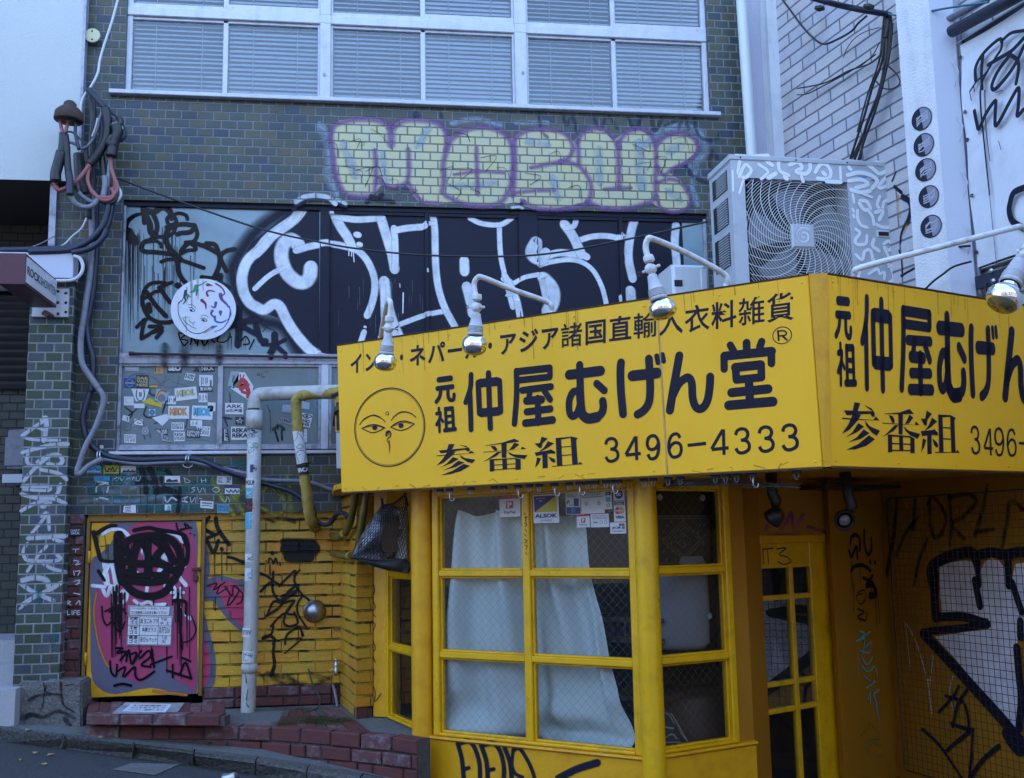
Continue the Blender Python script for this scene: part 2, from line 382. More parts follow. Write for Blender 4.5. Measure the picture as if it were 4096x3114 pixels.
# ------------------------------------------------------------------ the planes things stand on
F = Plane((0, 7.30, 0), 0)                       # tiled facade
FY = Plane((0, 7.34, 0), 0)                      # yellow brick wall below it, set back a little
PIL = Plane((0, 7.18, 0), 0)                     # tiled pillar on the left
BC = Plane((.33, 6.10, 0), -40.7)                # the three faces of the bay window
BR = Plane((1.381, 5.196, 0), 23.4)
BL = Plane((.14, 6.72, 0), math.degrees(math.atan2(6.10 - 6.72, .33 - .14)))
WS = Plane((3.03, 7.4, 0), -78.7)                # side wall of the neighbour on the right
DP = Plane((2.155, 5.70, 0), 30)                 # shop door
zb = Plane((-.119, 6.157, 0), -40.7).hit(1377, 1971).z
SLP = Plane((-.119, 6.157, zb), -40.7, 3)        # sign, left face
_t = Plane((-.119, 6.157, 0), -40.7).hit(3299, 1866)
SRP = Plane((_t.x, _t.y, _t.z), 23.4, 3)         # sign, right face
SCORN = _t
# ------------------------------------------------------------------ materials
TILE = dict(bw=.1068, bh=.0613, joint=.0085, u0=.045, v0=F.uw(640, 2055)[1])
YB = dict(bw=.218, bh=.0715, joint=.012, u0=.02, v0=FY.uw(1100, 2745)[1], wob=.016, wobs=6)
green = [(.067, .081, .048), (.048, .069, .063), (.037, .057, .078), (.083, .087, .048), (.053, .071, .057), (.063, .076, .063), (.032, .048, .069), (.060, .074, .048), (.103, .090, .052), (.071, .076, .057), (.052, .064, .052)]
M = {}
M['tile'] = bricks('glazed_tile', palette=green, mortar=(.21, .21, .23), spec=.3, rough=.36, **TILE)
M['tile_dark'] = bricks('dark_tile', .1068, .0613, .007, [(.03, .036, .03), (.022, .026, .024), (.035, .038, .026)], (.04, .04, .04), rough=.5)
M['tile_pillar'] = bricks('pillar_tile', palette=[(.06, .085, .085), (.05, .075, .10), (.05, .075, .045), (.055, .08, .06), (.075, .095, .10), (.045, .07, .04)], mortar=(.28, .29, .30), spec=.3, rough=.38, **{**TILE, 'u0': .0})
ywp = [(.66, .37, .02), (.74, .42, .02), (.62, .38, .025), (.74, .34, .015), (.64, .40, .03)]
M['ybrick'] = bricks('yellow_painted_brick', palette=ywp, mortar=(.03, .02, .006), mortar2=(.50, .29, .02), vj=2.2, rough=.38, depth=.014, relief=.006, tint=(.55, .20, .01), speck=.12, **YB)
M['redbrick'] = plain('red_brick', (.115, .03, .028), .75, var=.35, scale=9, dirt=(.03, .025, .03), dirt_amt=.6, bump=.003, bscale=60)
M['redbrick_pale'] = plain('limed_red_brick', (.12, .045, .045), .75, var=.4, scale=12, dirt=(.27, .25, .29), dirt_amt=.7, bump=.003, bscale=60)
M['mortar'] = plain('old_mortar', (.075, .07, .065), .9, var=.3, scale=14, dirt=(.02, .025, .015), dirt_amt=.7, bump=.004, bscale=50)
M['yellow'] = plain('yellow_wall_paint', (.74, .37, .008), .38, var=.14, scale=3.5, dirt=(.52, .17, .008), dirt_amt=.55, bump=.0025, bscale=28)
M['ochre_shaded'] = plain('shaded_ochre_paint', (.40, .17, .010), .45, var=.2, scale=3, dirt=(.32, .19, .015), dirt_amt=.7, bump=.002, bscale=28)  # orange-yellow wall paint, darkened further for the shade of the entrance recess
M['ygreen'] = plain('yellow_frame_paint', (.76, .42, .006), .3, var=.1, scale=5, dirt=(.16, .10, .02), dirt_amt=.35, bump=.0006, bscale=60)
M['signy'] = plain('yellow_sign_enamel', (.96, .505, .016), .42, var=.07, scale=1.1, dirt=(.96, .44, .005), dirt_amt=.9, bump=.0003, bscale=12, streak=.12, spec=.3, coat=.05)
M['ink'] = plain('navy_lettering_vinyl', (.010, .009, .024), .5, var=.2, bump=0, spec=.2)
M['alu'] = plain('weathered_aluminium', (.56, .57, .62), .45, metal=0, var=.1, scale=8, dirt=(.2, .2, .22), dirt_amt=.4, bump=.0003, streak=.15)
M['alu_dull'] = plain('grimy_aluminium', (.36, .36, .42), .5, metal=.3, var=.2, scale=8, dirt=(.03, .03, .04), dirt_amt=.75, bump=.0003)
M['slat'] = plain('blind_slat', (.42, .52, .64), .5, var=.08, bump=0)
M['wglass'] = glass('wired_window_glass', (.97, .98, 1), 1.1, dust=.03)
M['dglass'] = glass('diamond_wired_glass', (.95, .96, .98), .35, wire=.034, wire_w=.0009, wire_col=(.10, .11, .12), dust=.012)
M['glass'] = glass('plain_glass', (.85, .88, .9), .5, dust=.02)
M['frost'] = plain('wired_frosted_glass', (.22, .31, .35), .22, var=.12, scale=2, dirt=(.16, .22, .26), dirt_amt=.5, bump=.0004, bscale=120)
M['frost2'] = plain('grey_frosted_glass', (.15, .20, .215), .25, var=.12, scale=2, dirt=(.09, .12, .13), dirt_amt=.5, bump=.0004, bscale=120)
M['blackpane'] = plain('black_painted_glass', (.009, .010, .024), .5, var=.3, scale=5, bump=.0003, bscale=40, spec=.22)
M['stucco'] = plain('white_stucco', (.52, .54, .53), .85, var=.06, scale=2, dirt=(.5, .52, .55), dirt_amt=.5, bump=.006, bscale=120)
M['white_conc'] = plain('white_rough_concrete', (.68, .68, .70), .85, var=.06, scale=3, dirt=(.32, .33, .37), dirt_amt=.5, bump=.006, bscale=90, streak=.1)
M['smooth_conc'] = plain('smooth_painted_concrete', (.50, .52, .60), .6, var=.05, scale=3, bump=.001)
M['lilac'] = plain('lilac_grey_render', (.45, .44, .52), .85, var=.06, scale=3, bump=.005, bscale=90)
M['wbrick'] = bricks('white_glazed_brick', .295, .0885, .012, [(.56, .54, .57), (.60, .57, .58), (.52, .51, .56), (.58, .54, .54)], (.19, .18, .22), rough=.4, depth=.004, v0=.02, speck=.1, wob=.006)
M['dark'] = plain('dark_recess', (.012, .012, .013), .9, bump=0)
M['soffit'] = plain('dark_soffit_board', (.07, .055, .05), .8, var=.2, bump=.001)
M['shutter'] = plain('brown_shutter', (.045, .04, .042), .5, var=.2, bump=.0005)
M['black'] = plain('black_rubber', (.012, .012, .015), .45, var=.3, scale=20, bump=.0006)
M['cable_grey'] = plain('grey_conduit', (.20, .21, .25), .5, var=.15, scale=12, dirt=(.06, .06, .07), dirt_amt=.5)
M['cable_white'] = plain('white_cable', (.55, .57, .6), .5, var=.1, bump=0)
M['cable_red'] = plain('faded_red_cable', (.30, .10, .10), .5, var=.25, scale=20)
M['cable_blue'] = plain('blue_black_cable', (.016, .02, .042), .45, var=.2)
M['rope'] = plain('teal_rope', (.04, .16, .2), .8, bump=.002, bscale=200)
M['rust'] = plain('rusty_brown_iron', (.04, .02, .016), .75, var=.4, scale=25, dirt=(.12, .045, .02), dirt_amt=.6, bump=.003)
M['white_pipe'] = plain('white_plastic_pipe', (.47, .46, .44), .5, var=.2, scale=9, dirt=(.16, .15, .14), dirt_amt=.8, streak=.1)
M['grey_pipe'] = plain('pale_grey_downpipe', (.62, .64, .66), .4, var=.05, bump=0)
M['olive_tape'] = plain('olive_pipe_tape', (.36, .26, .05), .6, var=.25, scale=16, dirt=(.07, .06, .03), dirt_amt=.6, bump=.004, bscale=45)
M['olive'] = plain('dark_olive_pipe', (.14, .10, .015), .4, var=.25, scale=8, dirt=(.03, .025, .01), dirt_amt=.6)
M['acwhite'] = plain('white_enamelled_steel', (.66, .69, .72), .4, var=.04, scale=5, dirt=(.4, .42, .45), dirt_amt=.4, streak=.12)
M['acpanel'] = plain('grey_enamelled_steel', (.48, .51, .55), .45, var=.05, scale=5, dirt=(.3, .32, .35), dirt_amt=.4)
M['grill'] = plain('pale_grey_wire_grill', (.74, .76, .78), .4, metal=.1, var=.05, bump=0)
M['chrome'] = plain('mirror_bulb', (.92, .92, .94), .06, metal=1, var=.01, bump=0)
M['bulbglass'] = plain('clear_bulb_rim', (.42, .36, .2), .18, metal=.7, var=.1, bump=0, coat=.6)
M['lamp_grey'] = plain('grey_lamp_enamel', (.50, .52, .56), .4, var=.08, scale=12, dirt=(.2, .15, .12), dirt_amt=.4)
M['arm_white'] = plain('white_arm_paint', (.66, .68, .7), .45, var=.08, scale=12, dirt=(.22, .14, .1), dirt_amt=.6)
M['steel'] = plain('galvanised_steel', (.5, .52, .55), .35, metal=.9, var=.15, scale=14)
M['vent'] = plain('spun_steel_vent', (.36, .38, .42), .3, metal=1, var=.1, scale=6)
M['maroon'] = plain('maroon_sign_enamel', (.085, .022, .035), .4, var=.12, bump=.0003)
M['lightbox'] = plain('white_acrylic', (.62, .63, .66), .3, var=.04, dirt=(.42, .4, .42), dirt_amt=.4)
M['paper'] = plain('white_paper', (.66, .67, .72), .7, var=.05, dirt=(.45, .44, .42), dirt_amt=.35, bump=.0008, bscale=20)
M['curtain'] = plain('grey_green_curtain_cloth', (.54, .63, .62), .9, var=.08, scale=4, bump=.0008, bscale=150)
M['net'] = plain('black_netting', (.02, .02, .024), .6, var=.2, bump=0)
M['foil'] = plain('crumpled_silver_sheet', (.2, .2, .24), .35, metal=.7, var=.25, scale=10, dirt=(.04, .04, .05), dirt_amt=.8, bump=.01, bscale=25)
M['board'] = plain('weathered_white_board', (.55, .55, .58), .6, var=.08, dirt=(.2, .13, .06), dirt_amt=.7)
M['wood'] = plain('dark_shelf_wood', (.07, .045, .03), .6, var=.3, scale=12)
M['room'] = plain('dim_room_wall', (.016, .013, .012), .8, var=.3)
M['cream'] = plain('cream_plate', (.55, .52, .32), .5, var=.06)
M['granite'] = plain('speckled_concrete', (.15, .145, .14), .9, var=.9, scale=55, dirt=(.035, .035, .035), dirt_amt=.6, bump=.012, bscale=60)
M['pale_stone'] = plain('pale_speckled_stone', (.42, .42, .44), .85, var=.3, scale=170, dirt=(.2, .2, .22), dirt_amt=.4, bump=.003, bscale=120)
M['asphalt'] = plain('asphalt', (.042, .043, .046), .85, var=.8, scale=48, dirt=(.10, .10, .105), dirt_amt=.5, bump=.012, bscale=75)
M['cement'] = plain('cement_screed', (.14, .14, .138), .85, var=.7, scale=34, dirt=(.04, .05, .035), dirt_amt=.6, bump=.003, bscale=80)
M['kerb'] = plain('kerb_stone', (.095, .094, .09), .9, var=.9, scale=45, dirt=(.018, .024, .016), dirt_amt=.8, bump=.014, bscale=50)
def pt(name, col, **k): M[name] = paint(name, col, **k); return M[name]
TG = dict(grid=TILE, depth=.003); YG = dict(grid=YB, depth=.009, joint_cov=.8)
pt('p_black', (.009, .010, .024), rough=.5); pt('p_drip', (.008, .008, .012), rough=.3, opacity=.75)
pt('p_white', (.74, .77, .82), rough=.5, patchy=.3); pt('p_black_tile', (.008, .008, .016), **TG)
pt('p_yellow_tile', (.66, .58, .24), col2=(.46, .49, .38), cscale=9, joint_cov=.12, **TG)
pt('p_purple_tile', (.24, .10, .28), opacity=.76, **TG); pt('p_bluewhite_tile', (.34, .43, .52), opacity=.7, patchy=.7, **TG)
pt('p_silver_tile', (.52, .54, .6), opacity=.8, patchy=.25, **TG); pt('p_teal_tile', (.02, .15, .14), opacity=.75, patchy=.5, **TG)
pt('p_white_tile', (.55, .6, .66), opacity=.9, patchy=.3, **TG); pt('p_lime_tile', (.34, .36, .04), opacity=.7, patchy=.6, **TG)
pt('p_haze_tile', (.28, .36, .46), opacity=.5, patchy=.8, **TG); pt('p_navy_tile', (.02, .025, .06), opacity=.55, patchy=.3, **TG)
pt('p_pink_brick', (.52, .06, .13), **YG); pt('p_slate_brick', (.13, .125, .175), **YG); pt('p_black_brick', (.01, .01, .012), **YG)
pt('p_soft_black', (.012, .012, .014), opacity=.85, patchy=.5, **YG)
pt('p_pink', (.52, .05, .12), col2=(.30, .075, .18), cscale=2.5); pt('p_slate', (.13, .125, .18)); pt('p_orange', (.5, .19, .05)); pt('p_olive', (.12, .17, .06), opacity=.8)
pt('p_amber', (.55, .24, .01), opacity=.55, patchy=.8); pt('p_violet', (.26, .03, .30), opacity=.8, patchy=.7); pt('p_cyan', (.12, .38, .38)); pt('p_ghost', (.18, .2, .23), opacity=.6, patchy=.5)
pt('p_acwhite', (.82, .84, .86), var=.03); pt('p_lav', (.82, .8, .9), patchy=.2); pt('p_rust', (.20, .09, .02), opacity=.5, patchy=.5); pt('p_grime', (.03, .028, .018), opacity=.55, patchy=.7); pt('p_moss', (.02, .04, .008), opacity=.8, patchy=.6)
pt('p_glossblack', (.006, .006, .01), rough=.18)
_PO = {}
def plain_once(name, col, **k):
    if name not in _PO: _PO[name] = plain(name, col, **{'rough': .5, 'bump': 0, **k})
    return _PO[name]
# ------------------------------------------------------------------ road, kerb, steps
_pp = [hity(346, 2944, 6.80), hity(1024, 2994, 6.545), hity(1442, 3086, 6.16)]
def pav_z(x):           # the street runs downhill to the right
    a, b, c = _pp; p, q = (a, b) if x < b.x else (b, c)
    return p.z + (q.z - p.z) / (q.x - p.x) * (x - p.x)
def road_z(x): return pav_z(min(x, 1.2)) - .085
def hits(x, y, d):      # ray meets the sloping pavement lowered by d
    z = .3
    for _ in range(40): z = pav_z(hitz(x, y, z).x) - d
    return hitz(x, y, z)
road = MB(); xs = [-14 + i * .5 for i in range(57)]
ys = [-14, -8, -3, 0, 2, 3.5, 4.5, 5.2, 5.8, 6.4, 7.0, 9]
for i in range(len(xs) - 1):
    for j in range(len(ys) - 1):
        road.quad(*[(x, y, road_z(max(-6, min(6, x)))) for x, y in ((xs[i], ys[j]), (xs[i + 1], ys[j]), (xs[i + 1], ys[j + 1]), (xs[i], ys[j + 1]))])
struct(road.build('road', M['asphalt']))
kt = [hits(*p, 0) for p in ((-700, 2850), (0, 2912), (543, 2984), (1024, 3044), (1440, 3114), (1700, 3175), (1950, 3240), (2100, 3300))]
kr = [hits(*p, .092) for p in ((-700, 2905), (0, 2972), (543, 3032), (1024, 3104), (1440, 3190), (1700, 3255), (1950, 3330), (2100, 3400))]
side = MB(); back = [Vector((x, y, pav_z(x))) for x, y in ((-5, 9), (-2.7, 7.7), (-1.5, 7.2), (-.5, 7.0), (.1, 6.5), (.6, 6.0), (1.2, 5.5), (1.6, 5.6))]
kin = []
for a, b in zip(kt, back):
    d = (b - a); d.z = 0; kin.append(a + d.normalized() * .10 + Vector((0, 0, .004)))
for i in range(len(kt) - 1): side.quad(kin[i], kin[i + 1], back[i + 1], back[i])
struct(side.build('pavement', M['cement']))
random.seed(11)
kb = MB()
def lerp(a, b, t): return a + (b - a) * t
for i in range(1, len(kt) - 1):
    for (t0, t1) in ((0, .49), (.5, .99)):
        up = Vector((0, 0, random.uniform(-.006, .010))); o = [lerp(kt[i], kt[i + 1], t0) + up, lerp(kt[i], kt[i + 1], t1) + up]; n_ = [lerp(kin[i], kin[i + 1], t0) + up, lerp(kin[i], kin[i + 1], t1) + up]; r_ = [lerp(kr[i], kr[i + 1], t0), lerp(kr[i], kr[i + 1], t1)]
        c0, c1 = lerp(o[0], n_[0], .18), lerp(o[1], n_[1], .18); d0, d1 = lerp(o[0], r_[0], .2), lerp(o[1], r_[1], .2)
        kb.add([r_[0], r_[1], d1, d0, c1, c0, n_[1], n_[0], n_[1] - Vector((0, 0, .12)), n_[0] - Vector((0, 0, .12))], [(0, 1, 2, 3), (3, 2, 4, 5), (5, 4, 6, 7), (7, 6, 8, 9), (0, 3, 5, 7, 9), (1, 8, 6, 4, 2)])
kb.add([kt[0], kt[1], kin[1], kin[0], kr[0], kr[1]], [(0, 1, 2, 3), (4, 5, 1, 0)])
struct(kb.build('kerb', M['kerb']))
# gutter patches of paler cement
gp = MB(); pz = [hits(*px('03', *p), .085) for p in ((970, 1610), (1130, 1555), (1560, 1560), (1330, 1660))]
for q in pz: q.z += .004
gp.add(pz, [(0, 1, 2, 3)]); struct(gp.build('road_patch', M['cement']))
Z1, Z2 = F.uw(600, 2795)[1], F.uw(1100, 2828)[1]
# brick steps along the foot of the shop: every brick modelled, one mesh per flight
def wall_path(path, z0, z1, courses, blen, depth, mb, mats, seed, drop=None, gap=.011):
    """brick courses laid along a plan path (x, y) from z1 downwards"""
    random.seed(seed)
    L = [0]
    for a, b in zip(path, path[1:]): L.append(L[-1] + math.hypot(b[0] - a[0], b[1] - a[1]))
    def on(s_):
        s_ = min(max(s_, 0), L[-1] - 1e-6)
        for i in range(len(path) - 1):
            if s_ <= L[i + 1]:
                t = (s_ - L[i]) / (L[i + 1] - L[i]); a, b = path[i], path[i + 1]
                d = Vector((b[0] - a[0], b[1] - a[1], 0)).normalized()
                return Vector((a[0] + (b[0] - a[0]) * t, a[1] + (b[1] - a[1]) * t, 0)), d
    h = (z1 - z0) / courses
    for c in range(courses):
        s_ = -random.uniform(.1, .9) * blen if c else 0
        while s_ < L[-1]:
            l = blen * (1 if random.random() < .8 else .5); e = min(s_ + l, L[-1]); b0 = max(s_, 0)
            if e - b0 > .03:
                (p, d), (p2, d2) = on(b0 + gap / 2), on(e - gap / 2); top = z1 - c * h - (gap * .8 if c else 0); bot = z1 - (c + 1) * h
                sg = (drop(p.x) if drop else 0); 
                if bot + .03 > sg:
                    out = random.uniform(-.004, .006); nrm = Vector((d.y, -d.x, 0)); nr2 = Vector((d2.y, -d2.x, 0))
                    f0, f1 = p + nrm * out, p2 + nr2 * out; k0, k1 = p - nrm * depth, p2 - nr2 * depth
                    bv = .006; jz = random.uniform(-.003, .003); top += jz
                    i0, i1 = (f1 - f0).normalized() * bv, -(f1 - f0).normalized() * bv
                    V = [f0 - nrm * bv, f1 - nr2 * bv, k1, k0]; 
                    def at(v, z): return Vector((v.x, v.y, z))
                    P_ = [at(f0 - nrm * bv, bot), at(f1 - nr2 * bv, bot), at(k1, bot), at(k0, bot), at(f0 - nrm * bv, top), at(f1 - nr2 * bv, top), at(k1, top), at(k0, top),
                          at(f0 + i0, bot + bv), at(f1 + i1, bot + bv), at(f1 + i1, top - bv), at(f0 + i0, top - bv)]
                    mb.add(P_, [(3, 2, 1, 0), (4, 5, 6, 7), (1, 2, 6, 5), (2, 3, 7, 6), (3, 0, 4, 7), (8, 9, 10, 11), (0, 1, 9, 8), (1, 5, 10, 9), (5, 4, 11, 10), (4, 0, 8, 11)], mi=random.choice(mats))
            s_ = e
    # mortar bed behind the faces
    for i in range(len(path) - 1):
        a, b = path[i], path[i + 1]; d = Vector((b[0] - a[0], b[1] - a[1], 0)).normalized(); nrm = Vector((d.y, -d.x, 0)) * -.012
        e = -nrm.normalized() * (-(depth - .004)) * -1
        A, B = Vector((*a, 0)) + nrm, Vector((*b, 0)) + nrm; C_, D_ = Vector((*b, 0)) - Vector((d.y, -d.x, 0)) * (depth - .004), Vector((*a, 0)) - Vector((d.y, -d.x, 0)) * (depth - .004)
        mb.hexa([(A.x, A.y, z0), (B.x, B.y, z0), (C_.x, C_.y, z0), (D_.x, D_.y, z0), (A.x, A.y, z1 - .008), (B.x, B.y, z1 - .008), (C_.x, C_.y, z1 - .008), (D_.x, D_.y, z1 - .008)], mi=2)
BRK = [M['redbrick'], M['redbrick_pale'], M['mortar']]
u1 = [hitz(*p, Z1) for p in ((345, 2858), (896, 2862))]
t1 = thing('brick_doorstep', 'red brick doorstep, one course high, under the graffiti covered pink door', 'step', (u1[0].x, u1[0].y, Z1 - .08))
ZD = hity(345, 2901, u1[0].y).z; bkc = [hitz(*p, Z1) for p in ((357, 2806), (902, 2810))]
mb = MB(); wall_path([(u1[0].x, u1[0].y - .004), (u1[1].x, u1[1].y - .004)], ZD, Z1, 1, .206, .09, mb, [0, 0, 0, 1], 3); mb.build('front_course', BRK, t1)
mb = MB()
nb = 12
for i in range(nb):      # tread: bricks laid across
    a, b, c, d = (lerp(*q, t) for q, t in (((u1[0], u1[1]), i / nb), ((u1[0], u1[1]), (i + .95) / nb), ((bkc[0], bkc[1]), (i + .95) / nb), ((bkc[0], bkc[1]), i / nb)))
    a, b = lerp(a, d, .26), lerp(b, c, .26); q = [Vector((p.x, p.y, Z1 - .004 + random.uniform(-.003, .003))) for p in (a, b, c, d)]
    mb.hexa([p - Vector((0, 0, .06)) for p in q] + q, mi=random.choice([0, 0, 0, 1]))
mb.hexa([Vector((p.x, p.y, z)) for z in (ZD, Z1 - .012) for p in (lerp(u1[0], bkc[0], .08), lerp(u1[1], bkc[1], .08), bkc[1], bkc[0])], mi=2)
mb.build('tread', BRK, t1)
fr = [hitz(*p, Z2) for p in ((343, 2907), (1024, 2907), (1330, 2928), (1600, 2951), (1668, 2962))]
t2 = thing('brick_platform', 'low weathered red brick platform stepping down the slope to the yellow bay window', 'step', (fr[0].x, fr[0].y, .3))
mb = MB(); path = [(q.x, q.y) for q in fr]
wall_path(path, Z2 - .525, Z2, 7, .206, .10, mb, [0, 0, 0, 1, 1], 5, drop=lambda x: road_z(x) - .03); mb.build('brick_courses', BRK, t2)
mb = MB(); pl_ = [(q.x + .01, q.y + .09) for q in fr] + [(.30, 6.2), (.15, 6.8), (-.03, 7.0), (-.14, 7.335), (fr[0].x, 7.335)]
mb.prism(pl_, Z2 - .5, Z2 - .006); mb.build('cement_top', M['cement'], t2)
mb = MB()   # inset brick paving
g = [hitz(*px('13', *p), Z2) for p in ((240, 1085), (700, 1070), (1000, 1290), (180, 1225))]
for i in range(9):
    for j in range(2):
        def gp_(s_, t_): return lerp(lerp(g[0], g[1], s_), lerp(g[3], g[2], s_), t_)
        s0, s1 = (i + .05) / 9, (i + .95) / 9; a0, a1 = (j + .06) / 2, (j + .96) / 2; zz = Vector((0, 0, .003 + random.uniform(-.002, .003)))
        c = [gp_(s0, a1) + zz, gp_(s1, a1) + zz, gp_(s1, a0) + zz, gp_(s0, a0) + zz]
        mb.hexa([q - Vector((0, 0, .03)) for q in c] + c, mi=random.choice([0, 0, 1, 2]))
mb.build('paving', BRK, t2)
mb = MB(); ZP = Plane((0, 0, 0), 0); ZP.u, ZP.w, ZP.n, ZP.o = Vector((1, 0, 0)), Vector((0, 1, 0)), Vector((0, 0, 1)), Vector((0, 0, Z2 + .008)); strokes(mb, ZP, '13', [('300,1190 480,1160 640,1170', 60), ('520,1190 640,1200 740,1180', 50), ('180,1070 420,1075', 20)], 0, soft=.9); mb.build('moss', M['p_moss'], t2)
# concrete block with a tag, at the foot of the pillar
bf = Plane((0, 6.86, 0), -8)
cq = [bf.hit(*px('03', *p)) for p in ((158, 1235), (712, 1300), (708, 838), (160, 842))]
mb = MB(); dv = Vector((.0, .42, 0)); V = [cq[0] - Vector((0, 0, .1)), cq[1] - Vector((0, 0, .1)), cq[1] + dv - Vector((0, 0, .1)), cq[0] + dv - Vector((0, 0, .1)), cq[3], cq[2], cq[2] + dv, cq[3] + dv]
b_ = bmesh.new(); vs = [b_.verts.new(q) for q in V]
for f in [(3, 2, 1, 0), (4, 5, 6, 7), (0, 1, 5, 4), (1, 2, 6, 5), (2, 3, 7, 6), (3, 0, 4, 7)]: b_.faces.new([vs[i] for i in f])
bmesh.ops.subdivide_edges(b_, edges=b_.edges[:], cuts=5, use_grid_fill=True)
for v in b_.verts:
    v.co += Vector((random.uniform(-1, 1), random.uniform(-1, 1), random.uniform(-1, 1))) * .0035
bmesh.ops.bevel(b_, geom=[e for e in b_.edges if e.calc_face_angle(0) > 1.0], offset=.012, segments=2, affect='EDGES')
b_.verts.index_update(); mb.add([v.co.copy() for v in b_.verts], [[v.index for v in f.verts] for f in b_.faces]); b_.free()
cb = thing('concrete_block', 'rough grey concrete block tagged in black, at the foot of the tiled pillar', 'block', tuple(cq[0]))
mb.build('block', M['granite'], cb)
mb = MB(); bfo = bf.moved(.006)
strokes(mb, bfo, '03', [('255,1005 330,965 450,955 530,960', 38, 22), ('375,860 385,920 380,960 370,1040 350,1100', 20), ('525,860 530,960 550,1050 640,1110', 34, 16), ('400,880 390,930 440,950', 14), ('560,880 640,870', 10), ('200,1160 280,1130 380,1150 500,1100 640,1160', 60, 30), ('560,1170 610,1230 600,1255', 50, 20)], 0, soft=.45); mb.build('graffiti', M['p_soft_black'], cb)
# ------------------------------------------------------------------ the green tiled building
TB = thing('tiled_building', 'dark green and blue tiled building with white window frames and graffiti covered panels', 'building', (0, 7.3, .4))
def U(x, y): return F.uw(x, y)[0]
def Zf(x, y): return F.uw(x, y)[1]
uWL, uWR = U(500, 250), U(2837, 300); zS = (Zf(464, 366) + Zf(2860, 457)) / 2; zT = zS + 4.2
uPL, uPR = U(484, 1100), U(2838, 1100); zP1 = (Zf(487, 800) + Zf(2823, 854)) / 2; zP0 = (Zf(429, 1812) + Zf(1344, 1818)) / 2
uL, uL2, uR = U(250, 500) - .2, U(222, 880), U(2981, 500); zB = Zf(640, 2055)
mb = MB(); Y0, Yb = 7.30, 7.45
def wq(x0, x1, z0, z1): mb.quad((x0, Y0, z0), (x1, Y0, z0), (x1, Y0, z1), (x0, Y0, z1))
wq(uL2, uWL, zP1, zT); wq(uWR, uR, zP1, zT); wq(uWL, uWR, zP1, zS); wq(uL2, uPL, zB, zP1); wq(uPR, uR, zB, zP1); wq(uPL, uPR, zB, zP0)
for (a, b, z0, z1) in ((uWL, uWR, zS, zT), (uPL, uPR, zP0, zP1)):    # reveals
    mb.quad((a, Y0, z0), (a, Yb, z0), (a, Yb, z1), (a, Y0, z1)); mb.quad((b, Yb, z0), (b, Y0, z0), (b, Y0, z1), (b, Yb, z1))
    mb.quad((a, Y0, z1), (a, Yb, z1), (b, Yb, z1), (b, Y0, z1)); mb.quad((a, Yb, z0), (a, Y0, z0), (b, Y0, z0), (b, Yb, z0))
mb.quad((uL2, Y0, zB), (uL2, Y0, zT), (uL2, 7.8, zT), (uL2, 7.8, zB)); mb.quad((uL2, Y0, zB), (uL2, 7.8, zB), (uR, 7.8, zB), (uR, Y0, zB))
mb.quad((uR, Y0, zB), (uR, 7.8, zB), (uR, 7.8, zT), (uR, Y0, zT))
wall_o = mb.build('tiled_wall', M['tile'], TB)
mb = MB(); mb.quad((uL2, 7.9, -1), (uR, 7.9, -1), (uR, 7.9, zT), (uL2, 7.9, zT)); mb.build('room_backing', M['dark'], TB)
mb = MB(); zz0, zz1 = Zf(180, 2745), Zf(180, 1030)
mb.box(PIL.uw(64, 2600)[0] - .01, PIL.uw(272, 1800)[0], 7.18, 7.6, zz0, zz1); mb.build('pillar', M['tile_pillar'], TB)
mb = MB(); a = Plane((0, 7.295, 0), 0); x0 = a.uw(218, 900)[0]; mb.box(x0 - .03, x0 + .012, 7.27, 7.31, Zf(220, 1030), Zf(220, 700)); mb.build('edge_trim', M['alu_dull'], TB)
# --- upper window band: three windows below the transom, three above it
zTr0 = (Zf(511, 55) + Zf(2814, 160)) / 2; zTr1 = zTr0 + .062
Fw = F.moved(-.03)
cols = [(uWL, U(897, 300), U(1279, 300)), (U(1322, 300), U(1694, 300), U(2062, 300)), (U(2110, 300), U(2463, 300), uWR)]
def blind(win, a, b, z0, z1, y, tilt, seed):
    r = random.Random(seed); mb = MB(); n = int((z1 - z0) / .0335)
    for i in range(n):
        z = z1 - .02 - i * .0335; tl = tilt + r.uniform(-.05, .05); sag = r.uniform(-.003, .003); prof = []
        for k in range(4):
            t = (k / 3 - .5); prof.append((y + math.cos(tl) * t * .036, z + math.sin(tl) * t * .036 + .003 * (1 - 4 * t * t)))
        V = [(x, yy, zz + (sag if x == b else 0)) for yy, zz in prof for x in (a, b)]
        mb.add(V, [(2 * k, 2 * k + 1, 2 * k + 3, 2 * k + 2) for k in range(3)], smooth=True)
    for t in (.27, .77):
        x = a + (b - a) * t; mb.tube([(x, y - .022, z0), (x, y - .022, z1)], .0022, 4)
    mb.box(a, b, y - .015, y + .015, z0, z0 + .022); mb.build('blind', M['slat'], win)
